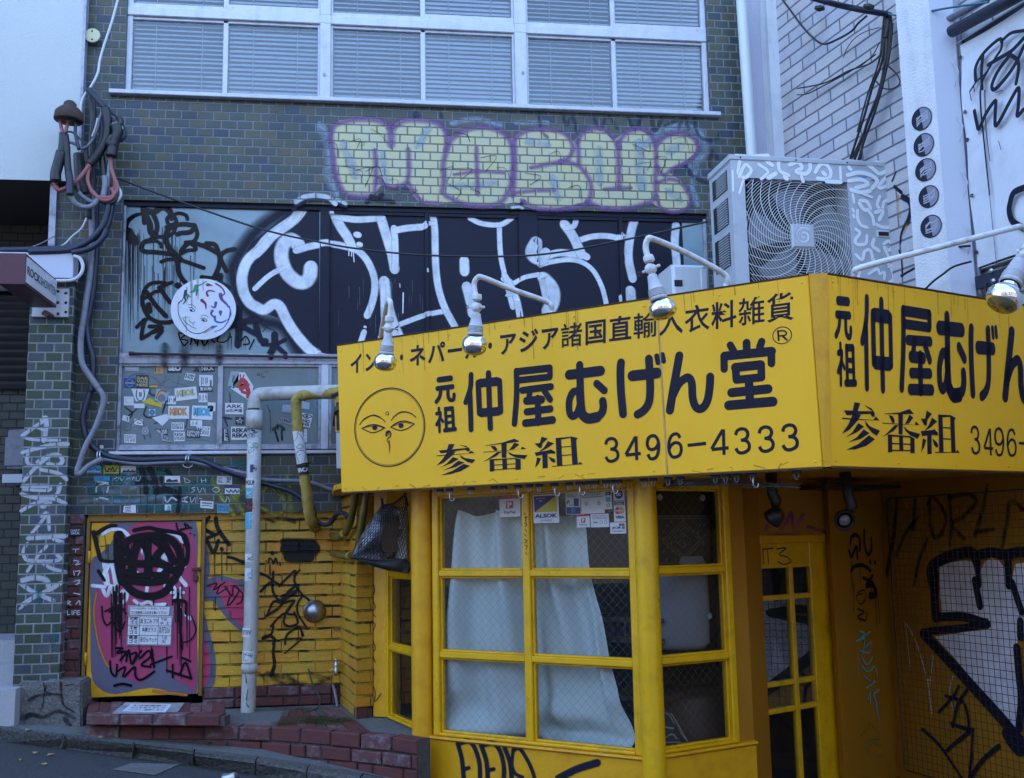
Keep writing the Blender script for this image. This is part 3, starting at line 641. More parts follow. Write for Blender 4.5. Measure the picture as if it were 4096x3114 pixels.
for row, (z0, z1) in enumerate(((zS, zTr0), (zTr1, zT))):
    for i, (a, d, b) in enumerate(cols):
        fw = .034; mb = MB(); A = Fw
        L_, R_ = (a + .02 if i == 0 else a), (b - .02 if i == 2 else b)
        mb.slab(A, a, a + (.036 if i == 0 else .016), z0, z1, -.06, .0 if i == 0 else -.005, bev=.003); mb.slab(A, b - (.036 if i == 2 else .016), b, z0, z1, -.06, .0 if i == 2 else -.005, bev=.003)
        mb.slab(A, d - .017, d + .017, z0, z1, -.06, -.012 if not row else -.004, bev=.003)
        b0 = .014 if not row else .035
        mb.slab(A, a, d, z0, z0 + b0, -.05, -.006, bev=.002); mb.slab(A, d, b, z0, z0 + b0 * (1 if not row else 1.5), -.05, -.003 if not row else .006, bev=.002)
        mb.slab(A, a, b, z1 - .02, z1, -.05, -.012, bev=.002)
        if row:
            for q in (d + .05, b - .07): mb.lathe(A.at(q, z0 + .03, .006), A.n, [(.006, 0), (.005, .003), (0, .003)], 8, smooth=False)
        win = mb.build('window', M['alu'], TB)
        for (p, q, k) in ((a, d, 0), (d, b, 1)):
            mb = MB(); mb.quad(A.at(p, z0, -.03), A.at(q, z0, -.03), A.at(q, z1, -.03), A.at(p, z1, -.03)); mb.build('pane', M['wglass'], win)
            blind(win, p + .02, q - .02, z0 + .012, min(z1 - .012, z0 + 1.3), 7.40, (.76, .9, .82, .96, .74, .9)[i * 2 + k], i * 2 + k + 10 * row)
mb = MB()
mb.slab(Fw, uWL, uWR, zTr0, zTr1, -.06, .012, bev=.004)
for (a, b) in ((cols[0][2], cols[1][0]), (cols[1][2], cols[2][0])):
    mb.slab(Fw, a, b, zS, zTr0, -.06, .024, bev=.004); mb.slab(Fw, a, b, zTr1, zT, -.06, .024, bev=.004); mb.slab(Fw, a + .002, b - .002, zTr0, zTr1, -.06, .0245)
mb.build('window_mullions', M['alu'], TB)
mb = MB(); mb.slab(F, uWL - .09, uWR + .06, zS - .03, zS, -.1, .05, bev=.004); mb.build('window_sill', M['alu'], TB)
for (x, y) in ((1298, 312), (2090, 304)):
    q = Fw.at(*Fw.uw(x, y), .024); mb = MB(); ring = [q + Vector((0.008 * math.cos(t * .7), -.012, .010 + .008 * math.sin(t * .7))) for t in range(10)]
    mb.tube(ring, .0018, 5); mb.tube([q, q + Vector((0, -.012, 0)), q + Vector((0, -.012, .003))], .002, 5); mb.build('eye_hook', M['rust'], TB)
# --- panel band (painted over) and stickered windows under it
Fp = F.moved(-.02)     # frame fronts; panes sit .03 behind
zA = (Zf(469, 1400) + Zf(1279, 1425)) / 2; zBt = (Zf(480, 1448) + Zf(1270, 1462)) / 2; zC = (Zf(480, 1774) + Zf(1270, 1780)) / 2
pcols = [(U(493, 1100), U(1279, 1100)), (U(1318, 1100), U(1702, 1100)), (U(1717, 1100), U(2080, 1100)), (U(2157, 1100), U(2485, 1100)), (U(2500, 1100), U(2826, 1100))]
zPh = zP1 - .035
bars = [(uPL, pcols[0][0]), (pcols[0][1], pcols[1][0]), (pcols[1][1], pcols[2][0]), (pcols[2][1], pcols[3][0]), (pcols[3][1], pcols[4][0]), (pcols[4][1], uPR)]
PANE = -.026
def conform(u, w): # paint climbs over the bars
    for a, b in bars[1:5]:
        if a - .004 <= u <= b + .004: return .0
    return PANE
for i, (a, b) in enumerate(pcols):
    mb = MB(); mb.quad(Fp.at(a - .01, zA - .01, PANE), Fp.at(b + .01, zA - .01, PANE), Fp.at(b + .01, zPh + .01, PANE), Fp.at(a - .01, zPh + .01, PANE))
    o = mb.build('panel', M['frost'] if i == 0 else M['blackpane'], TB)
    o['label'] = ('wide pale wired glass panel tagged in black', 'black painted panel', 'black painted panel', 'black painted sliding panel', 'black painted panel with a pale wired strip')[i]
    if i == 4:
        mb = MB(); x0 = U(2740, 1000); mb.quad(Fp.at(x0, zA, PANE + .002), Fp.at(b, zA, PANE + .002), Fp.at(b, zPh, PANE + .002), Fp.at(x0, zPh, PANE + .002)); mb.build('clear_strip', M['frost'], o)
mb = MB(); mb.slab(Fp, *bars[0], zP0, zPh, -.06, 0, bev=.002); mb.slab(Fp, *bars[5], zP0, zPh, -.06, 0, bev=.002); mb.slab(Fp, uPL, uPR, zBt, zA, -.06, .004, bev=.003); mb.build('panel_frame', M['alu_dull'], TB)
mb = MB()
for a, b in bars[1:5]:
    mb.slab(Fp, a, b, zA, zPh, -.06, -.002, bev=.002)
mb.slab(Fp, uPL, uPR, zPh, zP1, -.06, -.006, bev=.002)
for a, b in pcols[1:]: mb.slab(Fp, a + .003, b - .003, zPh - .022, zPh - .001, -.06, -.012)
mb.build('black_frame', M['blackpane'], TB)
lcols = [(U(480, 1600), U(868, 1600)), (U(888, 1600), U(1273, 1600)), (U(1325, 1600), U(1800, 1600))]
for i, (a, b) in enumerate(lcols):
    mb = MB(); fw = .016
    mb.slab(Fp, a - fw, a, zC, zBt, -.05, -.004); mb.slab(Fp, b, b + fw, zC, zBt, -.05, -.004); mb.slab(Fp, a - fw, b + fw, zC - .035, zC, -.05, -.003, bev=.002); mb.slab(Fp, a, b, zBt - .014, zBt, -.05, -.008)
    o = mb.build('lower_window', M['alu_dull'], TB)
    mb = MB(); mb.quad(Fp.at(a, zC, PANE), Fp.at(b, zC, PANE), Fp.at(b, zBt, PANE), Fp.at(a, zBt, PANE)); mb.build('pane', M['frost2'], o)
mb = MB(); mb.slab(F, uPL - .035, U(1500, 1810), zP0 - .006, zP0 + .016, -.1, .03, bev=.004); mb.slab(Fp, lcols[1][1] + .018, lcols[2][0] - .018, zC - .035, zBt, -.06, .002, bev=.003); mb.build('lower_sill', M['alu'], TB)
mb = MB(); a, b = F.at(*F.uw(*px('01', 1115, 1370)), .012), F.at(*F.uw(*px('11', 730, 1407)), .012)
mb.tube([a, b, b + Vector((.6, 0, 0))], .0085, 8); mb.tube([a, a + Vector((.03, 0, 0))], .014, 8)
for t in (.3, .66): q = lerp(a, b, t); mb.tube([q + Vector((0, .035, 0)), q + Vector((0, -.006, 0))], .009, 6)
mb.build('guard_bar', M['rust'], TB)
# ------------------------------------------------------------------ white building on the left
WB = thing('stucco_building', 'white stucco building overhanging a dark entrance beside the tiled pillar', 'building', (-3.4, 7.2, .5))
fl = Plane((0, 7.215, 0), 0); xr = fl.uw(326, 450)[0]; zl = fl.uw(150, 722)[1]
mb = MB(); mb.quad((-6.5, 7.215, zl), (xr, 7.215, zl), (xr, 7.215, zT), (-6.5, 7.215, zT)); mb.build('stucco_wall', M['stucco'], WB)
mb = MB(); mb.quad((xr, 7.215, zl), (xr, 7.6, zl), (xr, 7.6, zT), (xr, 7.215, zT)); mb.box(xr - .01, xr + .006, 7.21, 7.216, zl, zT); mb.build('corner_strip', M['alu_dull'], WB)
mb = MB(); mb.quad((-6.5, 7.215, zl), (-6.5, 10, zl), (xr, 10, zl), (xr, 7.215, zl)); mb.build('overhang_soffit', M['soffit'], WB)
bk = Plane((0, 8.25, 0), 0)
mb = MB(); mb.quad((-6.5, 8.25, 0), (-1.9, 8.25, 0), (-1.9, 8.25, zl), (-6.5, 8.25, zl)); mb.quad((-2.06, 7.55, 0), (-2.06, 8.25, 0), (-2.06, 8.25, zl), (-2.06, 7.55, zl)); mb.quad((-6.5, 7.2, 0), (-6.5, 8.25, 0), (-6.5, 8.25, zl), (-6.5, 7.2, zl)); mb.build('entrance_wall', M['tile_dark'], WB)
mb = MB(); z0, z1 = bk.uw(50, 1560)[1], bk.uw(50, 1180)[1]
for i in range(12):
    z = z0 + (z1 - z0) * i / 12; h = (z1 - z0) / 12
    mb.add([(-6, 8.2, z), (-2.1, 8.2, z), (-2.1, 8.17, z + h * .5), (-6, 8.17, z + h * .5), (-2.1, 8.2, z + h * .95), (-6, 8.2, z + h * .95)], [(0, 1, 2, 3), (3, 2, 4, 5)])
mb.box(-6, -2.1, 8.12, 8.2, z1, z1 + .25); mb.build('shutter', M['shutter'], WB)
mb = MB()
for k, (y0, y1, zt_, zb_) in enumerate(((7.62, 8.25, hity(30, 2562, 7.62).z, hity(30, 2660, 7.62).z), (7.40, 8.25, hity(30, 2660, 7.4).z + .0, hity(30, 2760, 7.4).z), (7.05, 8.25, hity(30, 2758, 7.05).z, .2))):
    mb.hexa([(-6, y0, zb_), (-2.08, y0, zb_), (-2.08, y1, zb_), (-6, y1, zb_), (-6, y0, zt_), (-2.08, y0, zt_), (-2.08, y1, zt_), (-6, y1, zt_)])
mb.build('entrance_steps', M['pale_stone'], WB)
mx = thing('mailbox', 'small grey metal mailbox in the dark entrance behind the pillar', 'mailbox', tuple(hity(60, 1880, 8.0)))
q0, q1 = hity(26, 1875, 8.0), hity(110, 1722, 8.0); mb = MB(); mb.hexa([(q0.x, 8.0, q0.z), (q1.x, 8.0, q0.z), (q1.x, 8.25, q0.z), (q0.x, 8.25, q0.z), (q0.x, 8.0, q1.z), (q1.x, 8.0, q1.z + .01), (q1.x, 8.25, q1.z + .01), (q0.x, 8.25, q1.z)]); mb.box(q0.x - .012, q1.x, 7.985, 8.0, q0.z + .02, q1.z - .05); mb.build('box', M['cable_grey'], mx)
q0, q1 = hity(8, 1932, 7.95), hity(110, 1897, 7.95); mb = MB(); mb.box(q0.x, q1.x, 7.95, 8.25, q0.z, q1.z); tag(mb.build('letter_shelf', M['smooth_conc'] ), 'pale slab shelf under the grey mailbox', 'shelf')
# ------------------------------------------------------------------ neighbours on the right
NB = thing('brick_neighbour', 'pale brick building with a white concrete column carrying round stickers', 'building', (3.1, 7.2, 1))
mb = MB(); zW = zb + .05
mb.quad(WS.at(-.3, zW), WS.at(4.6, zW), WS.at(4.6, 6.5), WS.at(-.3, 6.5)); mb.build('side_wall', M['wbrick'], NB)
mb = MB(); pw = Plane((0, 7.36, 0), 0); a, b = pw.uw(2960, 300)[0], pw.uw(3110, 300)[0]; mb.quad((a, 7.36, 1.5), (b, 7.36, 1.5), (b, 7.36, 6.5), (a, 7.36, 6.5)); mb.build('gap_wall', M['lilac'], NB)
pw = Plane((0, 7.22, 0), 0); a, b = pw.uw(3080, 300)[0], pw.uw(3182, 300)[0]
mb = MB(); mb.box(a, b, 7.22, 7.7, 1.5, 6.5); pier = mb.build('pier', M['white_conc'], NB)
mb = MB()
for (x, y) in ((115, 437), (160, 1252), (-330, 605), (25, 960)):
    u_, w_ = pw.uw(*px('30', x, y))
    if a < u_ < b: mb.lathe(pw.at(u_, w_, .001), pw.n, [(.009, 0), (.006, .004), (0, .003)], 8)
mb.build('plugged_hole', M['rust'], pier)
c0 = WS.moved(.24).hit(3625, 600); c0.z = 0; CP = Plane(tuple(c0), -60)
du = CP.uw(3760, 600)[0]; c1 = CP.at(du, 0); CQ = Plane(tuple(c1), -22); dq = CQ.uw(3858, 600)[0]; c2 = CQ.at(dq, 0)
mb = MB(); e = c0 + Vector((.35, .1, 0)); mb.quad(CP.at(0, zW), CP.at(du, zW), CP.at(du, 6.5), CP.at(0, 6.5)); mb.quad(e + Vector((0, 0, zW)), CP.at(0, zW), CP.at(0, 6.5), e + Vector((0, 0, 6.5))); colm = mb.build('column', M['white_conc'], NB)
mb = MB(); mb.quad(CQ.at(0, zW), CQ.at(dq, zW), CQ.at(dq, 6.5), CQ.at(0, 6.5)); e = c2 + Vector((.3, .2, 0)); mb.quad(c2 + Vector((0, 0, zW)), e + Vector((0, 0, zW)), e + Vector((0, 0, 6.5)), c2 + Vector((0, 0, 6.5))); mb.build('column_flank', M['smooth_conc'], NB)  # smooth flank, bluer and darker than the column: its shade put in the colour
# ------------------------------------------------------------------ building across the street, seen in mirrors and panes
OB = thing('street_building', 'plain concrete building across the street mirrored in the lamp bulbs', 'building', (0, -6, 0))
mb = MB(); mb.box(-60, -2.6, -12, -6, -2, 8.5); mb.box(-2.5, 60, -12, -6.5, -8, 7.4); mb.box(-64, -60, -12, 20, -2, 14); mb.box(60, 64, -12, 20, -8, 14); mb.build('wall', plain_once('street_concrete', (.2, .2, .2), rough=.9), OB)  # end blocks of the street added unseen, shutting bright sky out of panes
mb = MB()
for i in range(9):
    for j in range(3): x = -12 + i * 2.6; mb.box(x, x + 1.4, -6.0 if x + 1.4 < -2.7 else -6.5, -5.98 if x + 1.4 < -2.7 else -6.48, 1.4 + j * 2.2, 2.9 + j * 2.2) if not (-4 < x < -1.2) else None
mb.build('windows', M['blackpane'], OB)
# ------------------------------------------------------------------ the yellow shop
SH = thing('yellow_shop', 'yellow painted shop with a bay window and a glazed door, under the big yellow sign', 'shop', (.3, 6.5, .2))
zY1 = zB + .004; zYb = FY.uw(1100, 2745)[1]
xc = -.144
mb = MB(); xd0, xd1 = FY.uw(340, 2400)[0], FY.uw(818, 2400)[0]; zd0 = FY.uw(600, 2790)[1]; zd1 = FY.uw(600, 2072)[1]
x00 = FY.uw(266, 2400)[0]
mb.quad((xd1, 7.34, zYb), (xc, 7.34, zYb), (xc, 7.34, zY1), (xd1, 7.34, zY1)); mb.quad((xd0, 7.34, zd1), (xd1, 7.34, zd1), (xd1, 7.34, zY1), (xd0, 7.34, zY1))
# return and pier stepping out to the bay
p0, p1, p2 = (xc, 7.34), (-.036, 6.70), (.062, 6.735)
zr = zb + .1
mb.quad((*p0, Z2), (*p1, Z2), (*p1, zr), (*p0, zr)); mb.quad((*p1, Z2 + .06), (*p2, Z2 + .06), (*p2, zr), (*p1, zr))
mb.quad((xc, 7.33, zY1 - .02), (xc + .3, 7.33, zY1 - .02), (xc + .3, 7.33, zr), (xc, 7.33, zr))
mb.build('yellow_brick_wall', M['ybrick'], SH)
mb = MB(); wall_path([(xd1, 7.335), (xc, 7.335)], Z2, zYb, 2, .206, .06, mb, [0, 0, 1], 9); wall_path([(p1[0] + .004, p1[1]), p2], Z2 - .02, Z2 + .06, 1, .08, .06, mb, [0, 0, 2], 4); mb.build('red_brick_base', BRK, SH)
mb = MB(); wall_path([(x00 - .02, 7.30), (xd0 - .01, 7.30)], F.uw(300, 2725)[1], zY1, 16, .16, .09, mb, [0, 0, 0, 1], 21); rs = mb.build('red_brick_strip', BRK, SH)
# metal door and its frame
mb = MB(); fw = .022
mb.slab(FY, xd0, xd0 + fw, zd0, zd1, -.05, .03, bev=.003); mb.slab(FY, xd1 - fw, xd1, zd0, zd1, -.05, .03, bev=.003); mb.slab(FY, xd0 + fw, xd1 - fw, zd1 - fw, zd1, -.05, .028, bev=.003); mb.build('door_frame', plain_once('grimy_door_frame', (.20, .11, .025), var=.3, scale=7), SH)
xa, xb = xd0 + fw + .004, xd1 - fw - .004; zq0, zq1 = zd0 + .012, zd1 - fw - .004
mb = MB(); mb.slab(FY, xa, xb, zq0, zq1, -.04, .012, bev=.003); door = mb.build('metal_door', M['yellow'], SH); door['label'] = 'yellow metal door sprayed pink and grey and tagged in black'
mb = MB()
for t in (.22, .8):
    z = zq0 + (zq1 - zq0) * t; mb.tube([FY.at(xa - .003, z - .04, .03), FY.at(xa - .003, z + .04, .03)], .008, 8)
mb.build('hinge', M['yellow'], door)
mb = MB(); hu, hw = FY.uw(*px('02', 1700, 1545)); mb.slab(FY, hu - .03, hu + .03, hw - .008, hw + .012, .012, .035, bev=.003); mb.tube([FY.at(hu - .005, hw - .01, .03), FY.at(hu - .02, hw - .04, .035), FY.at(hu + .012, hw - .045, .035), FY.at(hu + .0, hw - .01, .03)], .004, 6); mb.slab(FY, hu - .02, hu + .012, hw - .075, hw - .042, .022, .04, bev=.003); mb.build('hasp_and_padlock', M['p_pink'] if False else M['redbrick'], door)
DO = FY.moved(.012)
mb = MB()
def clipd(q): return [(min(max(u, xa + .002), xb - .002), min(max(w_, zq0 + .002), zq1 - .002)) for u, w_ in q]
mb.poly(DO, clipd([DO.uw(*p) for p in spline(pts('03', '945,-520 1200,-535 1500,-535 1690,-530 1700,-100 1700,500 1695,950 1560,960 1300,900 1000,955 850,900 785,760 780,300 782,-170 860,-250 950,-340 990,-430'), 3, True)]), .0008, 0)
mb.poly(DO, clipd([DO.uw(*p) for p in spline(pts('03', '1080,-420 1130,-490 1250,-530 1450,-532 1590,-490 1675,-380 1690,0 1690,860 1610,880 1480,800 1390,620 1290,800 1180,855 1000,760 880,620 820,380 812,200 860,0 960,-120 1040,-260'), 3, True)]), .0016, 1)
mb.build('mural', [M['p_slate'], M['p_pink']], door)
mb = MB()
strokes(mb, DO, '03', [('830,90 810,250 840,480 900,660 960,740', 36, 26), ('1330,930 1420,940 1600,960', 40)], .002, soft=.8); mb.build('orange_fade', M['p_orange'], door)
mb = MB()
strokes(mb, DO, '02', [('840,1330 860,1240 950,1180 1010,1200 1010,1330 960,1440 880,1450 840,1380 850,1300', 20), ('870,1350 1000,1330', 14), ('900,1230 930,1440', 12)], .0024, soft=.4); mb.build('green_tag', M['p_olive'], door)
mb = MB()
strokes(mb, DO, '02', SX([('890,1240 960,1205 1050,1210 1110,1260', 26), ('1350,1250 1440,1225 1530,1250 1575,1300', 36), ('900,1490 930,1680 900,1600 960,1490 1000,1680', 34), ('1400,1390 1420,1480 1380,1560', 40), ('1490,1530 1590,1520', 26), ('1500,1560 1600,1680', 30), ('1240,1390 1270,1470', 40), ('1440,1600 1430,1700', 36), ('1100,1500 1200,1600', 30)], 1.4), .003, soft=.3)
strokes(mb, DO, '03', SX([('880,30 920,110 960,20 1000,100', 26), ('975,60 990,170 1080,150 1090,60 1030,90', 28), ('1160,150 1210,180 1280,160 1330,185 1420,180', 24), ('1480,80 1580,80', 22), ('1500,30 1560,130', 20), ('1560,40 1500,130', 20), ('1270,20 1260,120', 26), ('800,20 900,30', 26), ('1560,220 1560,235', 26), ('1600,262 1603,270', 24), ('1635,295 1637,305', 26)], 1.4), .0035, soft=.3); mb.build('white_tag', M['p_white'], door)
mb = MB()
strokes(mb, DO, '02', SX([('1025,1260 1030,1480 1060,1640', 84), ('1040,1290 1120,1440 1150,1560', 60), ('1190,1300 1140,1500 1130,1620', 64), ('1210,1290 1270,1400 1290,1560', 50), ('1280,1300 1270,1640', 56), ('1330,1290 1400,1360 1340,1460 1450,1540 1340,1650', 62), ('1400,1300 1500,1480', 60), ('1050,1340 1150,1280 1330,1255 1470,1290 1545,1390 1560,1520 1500,1640', 60), ('1060,1560 1180,1600 1300,1590 1440,1600', 46), ('1080,1480 1200,1500 1380,1500 1500,1560', 60), ('1110,1640 1280,1660 1430,1640', 60)], 1.2), .0044, soft=.16)
strokes(mb, DO, '02', [('810,1230 850,1400 880,1470 990,1480', 44, 30), ('830,1240 930,1180 1000,1170', 44, 30), ('1160,1210 1280,1190 1380,1210 1560,1240 1610,1300 1620,1400 1600,1500 1520,1530', 40), ('1570,1240 1620,1380', 34), ('1060,1640 1150,1740 1290,1780 1420,1740 1490,1640', 74), ('850,1560 900,1640', 30), ('1520,1150 1540,1210 1600,1190 1590,1150 1640,1190', 16), ('1560,1200 1650,1190', 14), ('1640,1235 1642,1240', 14), ('1675,1248 1677,1252', 14)], .0045, soft=.16)
strokes(mb, DO, '03', [('1000,560 1060,560 1010,600 1090,590 1040,660', 24), ('1090,670 1110,570 1130,690', 20), ('1130,610 1180,600 1140,700 1220,580', 20), ('1215,640 1280,580 1300,630 1220,700 1300,720', 22), ('1310,570 1330,720', 22), ('1300,700 1400,660 1480,630', 20), ('950,670 960,760 1000,800 1010,700', 20), ('1010,760 1080,720 1060,800', 20), ('1080,800 1160,720 1170,800 1220,830 1330,760', 22), ('1440,750 1650,820', 24), ('1490,810 1490,700', 20), ('1550,790 1600,680 1650,820', 22), ('1570,640 1640,670', 22), ('990,880 1060,865 1130,880', 26), ('880,200 890,300 920,360 960,330', 16), ('910,240 1040,180 940,250 1040,210 1090,260', 18), ('960,300 1030,420 1080,330', 16), ('1650,280 1690,400 1640,490 1560,510', 14), ('1500,150 1600,160 1600,260', 40, 20), ('1540,190 1570,560', 26)], .006, soft=.2); mb.build('black_tag', M['p_glossblack'], door)
mb = MB(); rr = random.Random(5)
for k in range(34):
    x = rr.choice([rr.uniform(950, 1640), rr.uniform(960, 1080), rr.uniform(1500, 1640)]); y = rr.uniform(0, 250); l = rr.uniform(120, 620)
    strokes(mb, DO, '03', [(f'{x},{y} {x + 2},{min(940, y + l)}', rr.uniform(9, 18), 7)], .007 + k * .00005, soft=.2)
for k in range(14):
    x = rr.uniform(810, 1600); strokes(mb, DO, '02', [(f'{x},1330 {x},{1330 + rr.uniform(60, 360)}', 8, 5)], .0069, soft=.2)
mb.build('paint_drips', M['p_glossblack'], door)
# mural and tags on the yellow bricks
FYo = FY
mb = MB()
pfill(mb, FYo, '02', '1715,1130 1760,1250 1800,1420 1810,1560 1780,1680 1740,1690 1735,1150', .003, 0, 0); 
pfill(mb, FYo, '02', '1760,1680 1850,1620 1950,1610 2060,1650 2120,1680', .003, 3, 0)
pfill(mb, FYo, '03', '1740,0 1800,-40 1900,-60 2040,-30 2110,0 2130,400 2000,350 1900,230 1830,150 1760,150', .0032, 3, 0)
pfill(mb, FYo, '03', '1800,10 1900,-20 2030,0 2090,60 2120,120 2120,370 2040,330 1960,240 1900,110 1830,60', .0042, 3, 1)
pfill(mb, FYo, '03', '1742,240 1790,370 1850,600 1860,780 1830,890 1742,890', .003, 3, 0)
pfill(mb, FYo, '03', '1742,470 1790,560 1810,700 1790,830 1742,890', .0042, 3, 1)
mb.build('brick_mural', [M['p_slate_brick'], M['p_pink_brick']], SH)
mb = MB(); FT = FY.moved(.004)
strokes(mb, FT, '02', [('1800,1100 1760,1190 1850,1250', 36), ('1860,1110 1880,1200 1970,1330', 42), ('1770,1250 1950,1240', 0.1), ('1780,1280 1900,1230', 34), ('1780,1290 1840,1400 1880,1300', 36), ('1910,1370 1912,1375', 36), ('1910,1390 1912,1640', 8), ('1845,1410 1850,1600', 9), ('1955,1330 1955,1560', 8), ('1970,1440 2010,1450 2090,1480 2150,1470', 30)], 0, soft=.25)
strokes(mb, FT, '03', [('1790,20 1870,0 1840,60 1940,-10', 14), ('1900,10 1870,90 1960,40', 14), ('1940,30 2000,110 2010,30 2060,60 2000,160 1960,190 1980,120', 16), ('2040,40 2090,90 2080,160 2040,180', 14), ('1855,120 1855,240', 8)], .0008, soft=.2)
strokes(mb, FT, '12', [('40,1580 100,1610 140,1640 200,1680', 24), ('150,1570 140,1690', 26), ('200,1690 290,1600 340,1560 330,1640 350,1690', 24), ('375,1555 330,1600', 22), ('110,1490 115,1450 140,1470 150,1500 170,1450 185,1500', 18), ('120,1510 122,1600', 14), ('140,1405 142,1410', 34), ('205,1490 210,1510', 16), ('85,1470 90,1480', 12), ('760,1520 800,1600 830,1640', 12), ('715,1680 760,1640 830,1625', 18), ('755,1490 760,1680', 10)], .0012, soft=.25)
strokes(mb, FT, '13', [('40,70 130,-10 150,80 210,150 290,60 350,20', 26), ('360,20 340,80 250,140 200,210 90,280', 26), ('350,30 400,100 440,130 480,170', 22), ('220,110 350,60', 24), ('100,270 150,160 230,170 330,150 260,250 330,270', 24), ('330,150 260,260', 24), ('400,110 360,170 360,260 430,370', 20), ('130,370 190,300 250,260 240,340 290,370 360,340 330,250', 24), ('150,370 130,440 60,480', 24), ('60,470 110,450 160,480 150,520', 30), ('250,520 270,440 370,380 400,450', 22), ('390,480 300,560 250,600', 18), ('160,500 150,600 160,700 130,790', 26, 40), ('190,500 240,480 390,470', 14), ('380,380 410,450', 16)], .002, soft=.25)
strokes(mb, FT, '13', [('745,230 760,90 800,50 830,120 830,200 790,190 770,130', 16), ('740,320 790,380 830,330', 12)], -.0, soft=.4)
mb.build('black_tag', M['p_black_brick'], SH)
mb = MB(); strokes(mb, FT, '12', [('300,1370 460,1370', 190), ('300,1440 440,1440', 130), ('250,1310 480,1320', 90)], .0006, soft=.55); mb.build('black_spray_patch', M['p_black_brick'], SH)
mb = MB(); rr = random.Random(31)
for k in range(16): x = rr.uniform(20, 720); strokes(mb, FT, '13', [(f'{x},{rr.uniform(760, 880)} {x + rr.uniform(30, 130)},{rr.uniform(800, 880)}', rr.uniform(30, 90))], .0028 + k * .0001, soft=.9)
for k in range(10): x = rr.uniform(0, 700); y = rr.uniform(60, 500); strokes(mb, FT, '13', [(f'{x},{y} {x + rr.uniform(40, 160)},{y + rr.uniform(-8, 8)}', rr.uniform(12, 40))], .004 + k * .0001, soft=.9)
for k in range(10): x = rr.uniform(30, 700); strokes(mb, FT, '12', [(f'{x},{1105} {x + rr.uniform(40, 160)},{rr.uniform(1100, 1150)}', rr.uniform(20, 50))], .004 + k * .0001, soft=.9)
mb.build('grime', M['p_grime'], SH)
# posts, sill wall and frames of the bay
def onray(pl, x, y=2300): q = pl.hit(x, y); return Vector((q.x, q.y, 0))
zg = .05; ztop = zb + .12
mb = MB()
pA, pB, pC = Vector((.33, 6.10, 0)), Vector((1.381, 5.196, 0)), onray(BR, 2985)
pPil0, pPil1 = Vector((.066, 6.742, 0)), onray(BL, 1549)
def post(mb, c, r, z0, z1, sq=1.0, n=14):
    V = []; F = []; rr = random.Random(int(c.x * 1000)); nz = 14
    for j in range(nz + 1):
        for k in range(n):
            g = 2 * math.pi * k / n; e = r * (1 + rr.uniform(-.025, .025)); V.append((c.x + math.cos(g) * e, c.y + math.sin(g) * e * sq, z0 + (z1 - z0) * j / nz))
    for j in range(nz):
        for k in range(n): F.append((j * n + k, j * n + (k + 1) % n, (j + 1) * n + (k + 1) % n, (j + 1) * n + k))
    mb.add(V, F, smooth=True)
post(mb, pA + Vector((.0, .0, 0)), .062, zg, ztop); mb.build('bay_post', M['yellow'], SH)
mb = MB(); post(mb, pB, .058, zg, ztop); mb.build('bay_post', M['ygreen'], SH)
mb = MB(); mb.hexa([(pPil0.x, pPil0.y, Z2), (pPil1.x, pPil1.y, Z2), (pPil1.x + .05, pPil1.y + .1, Z2), (pPil0.x, pPil0.y + .1, Z2)] + [(a, b, ztop) for a, b in ((pPil0.x, pPil0.y), (pPil1.x, pPil1.y), (pPil1.x + .05, pPil1.y + .1), (pPil0.x, pPil0.y + .1))]); pil = mb.build('yellow_pilaster', M['yellow'], SH)
ppl = Plane((pPil0.x, pPil0.y, 0), math.degrees(math.atan2(pPil1.y - pPil0.y, pPil1.x - pPil0.x)))
mb = MB(); strokes(mb, ppl, '13', [('1010,0 1025,60 1000,130 1030,200 1005,250 1035,290', 8), ('1005,330 1030,350 1015,400', 7), ('1000,470 1030,560 1005,600 1030,680', 8), ('1010,720 1020,790', 8), ('1010,880 1030,940 1025,1020 1080,950', 8)], .003, soft=.2); mb.build('marker_tag', M['p_black'], pil)
def window_face(name, pl, x0, x1, mull, ztop_, zrails, zbot, label, panemat, full_top, gap=.0):
    """a yellow timber window on a bay face: u range, optional mullion, rails; panes in diamond wired glass"""
    fw = .042; mb = MB()
    mb.slab(pl, x0 - fw, x0, zbot - .016, full_top, -.05, .012, bev=.006); mb.slab(pl, x1, x1 + fw, zbot - .016, full_top, -.05, .012, bev=.006)
    mb.slab(pl, x0, x1, ztop_, full_top, -.05, .008, bev=.004); mb.slab(pl, x0, x1, zbot - .016, zbot, -.05, .014, bev=.005)
    xs = [x0] + ([mull] if mull else []) + [x1]; edges = []
    if mull:
        mb.slab(pl, mull - .022, mull + .022, zbot, ztop_, -.05, .006, bev=.004); cells = [(x0, mull - .022), (mull + .022, x1)]
    else: cells = [(x0, x1)]
    zs = [zbot] + zrails + [ztop_]
    for z in zrails:
        for a, b in cells: mb.slab(pl, a, b, z - .016, z + .016, -.05, .005, bev=.004)
    for a, b in cells:
        for i in range(len(zs) - 1):
            lo = zs[i] + (.016 if i else 0); hi = zs[i + 1] - (.016 if i < len(zs) - 2 else 0)
            g_ = .011
            mb.slab(pl, a, a + g_, lo, hi, -.04, -.010, bev=.003); mb.slab(pl, b - g_, b, lo, hi, -.04, -.010, bev=.003); mb.slab(pl, a + g_, b - g_, lo, lo + g_, -.04, -.010, bev=.003); mb.slab(pl, a + g_, b - g_, hi - g_, hi, -.04, -.010, bev=.003)
    win = mb.build(name, M['ygreen'], SH); win['label'] = label
    for a, b in cells:
        for i in range(len(zs) - 1):
            lo, hi = zs[i], zs[i + 1]; mb = MB(); o = -.022
            mb.quad(pl.at(a, lo, o), pl.at(b, lo, o), pl.at(b, hi, o), pl.at(a, hi, o)); mb.build('pane', panemat, win)
    return win
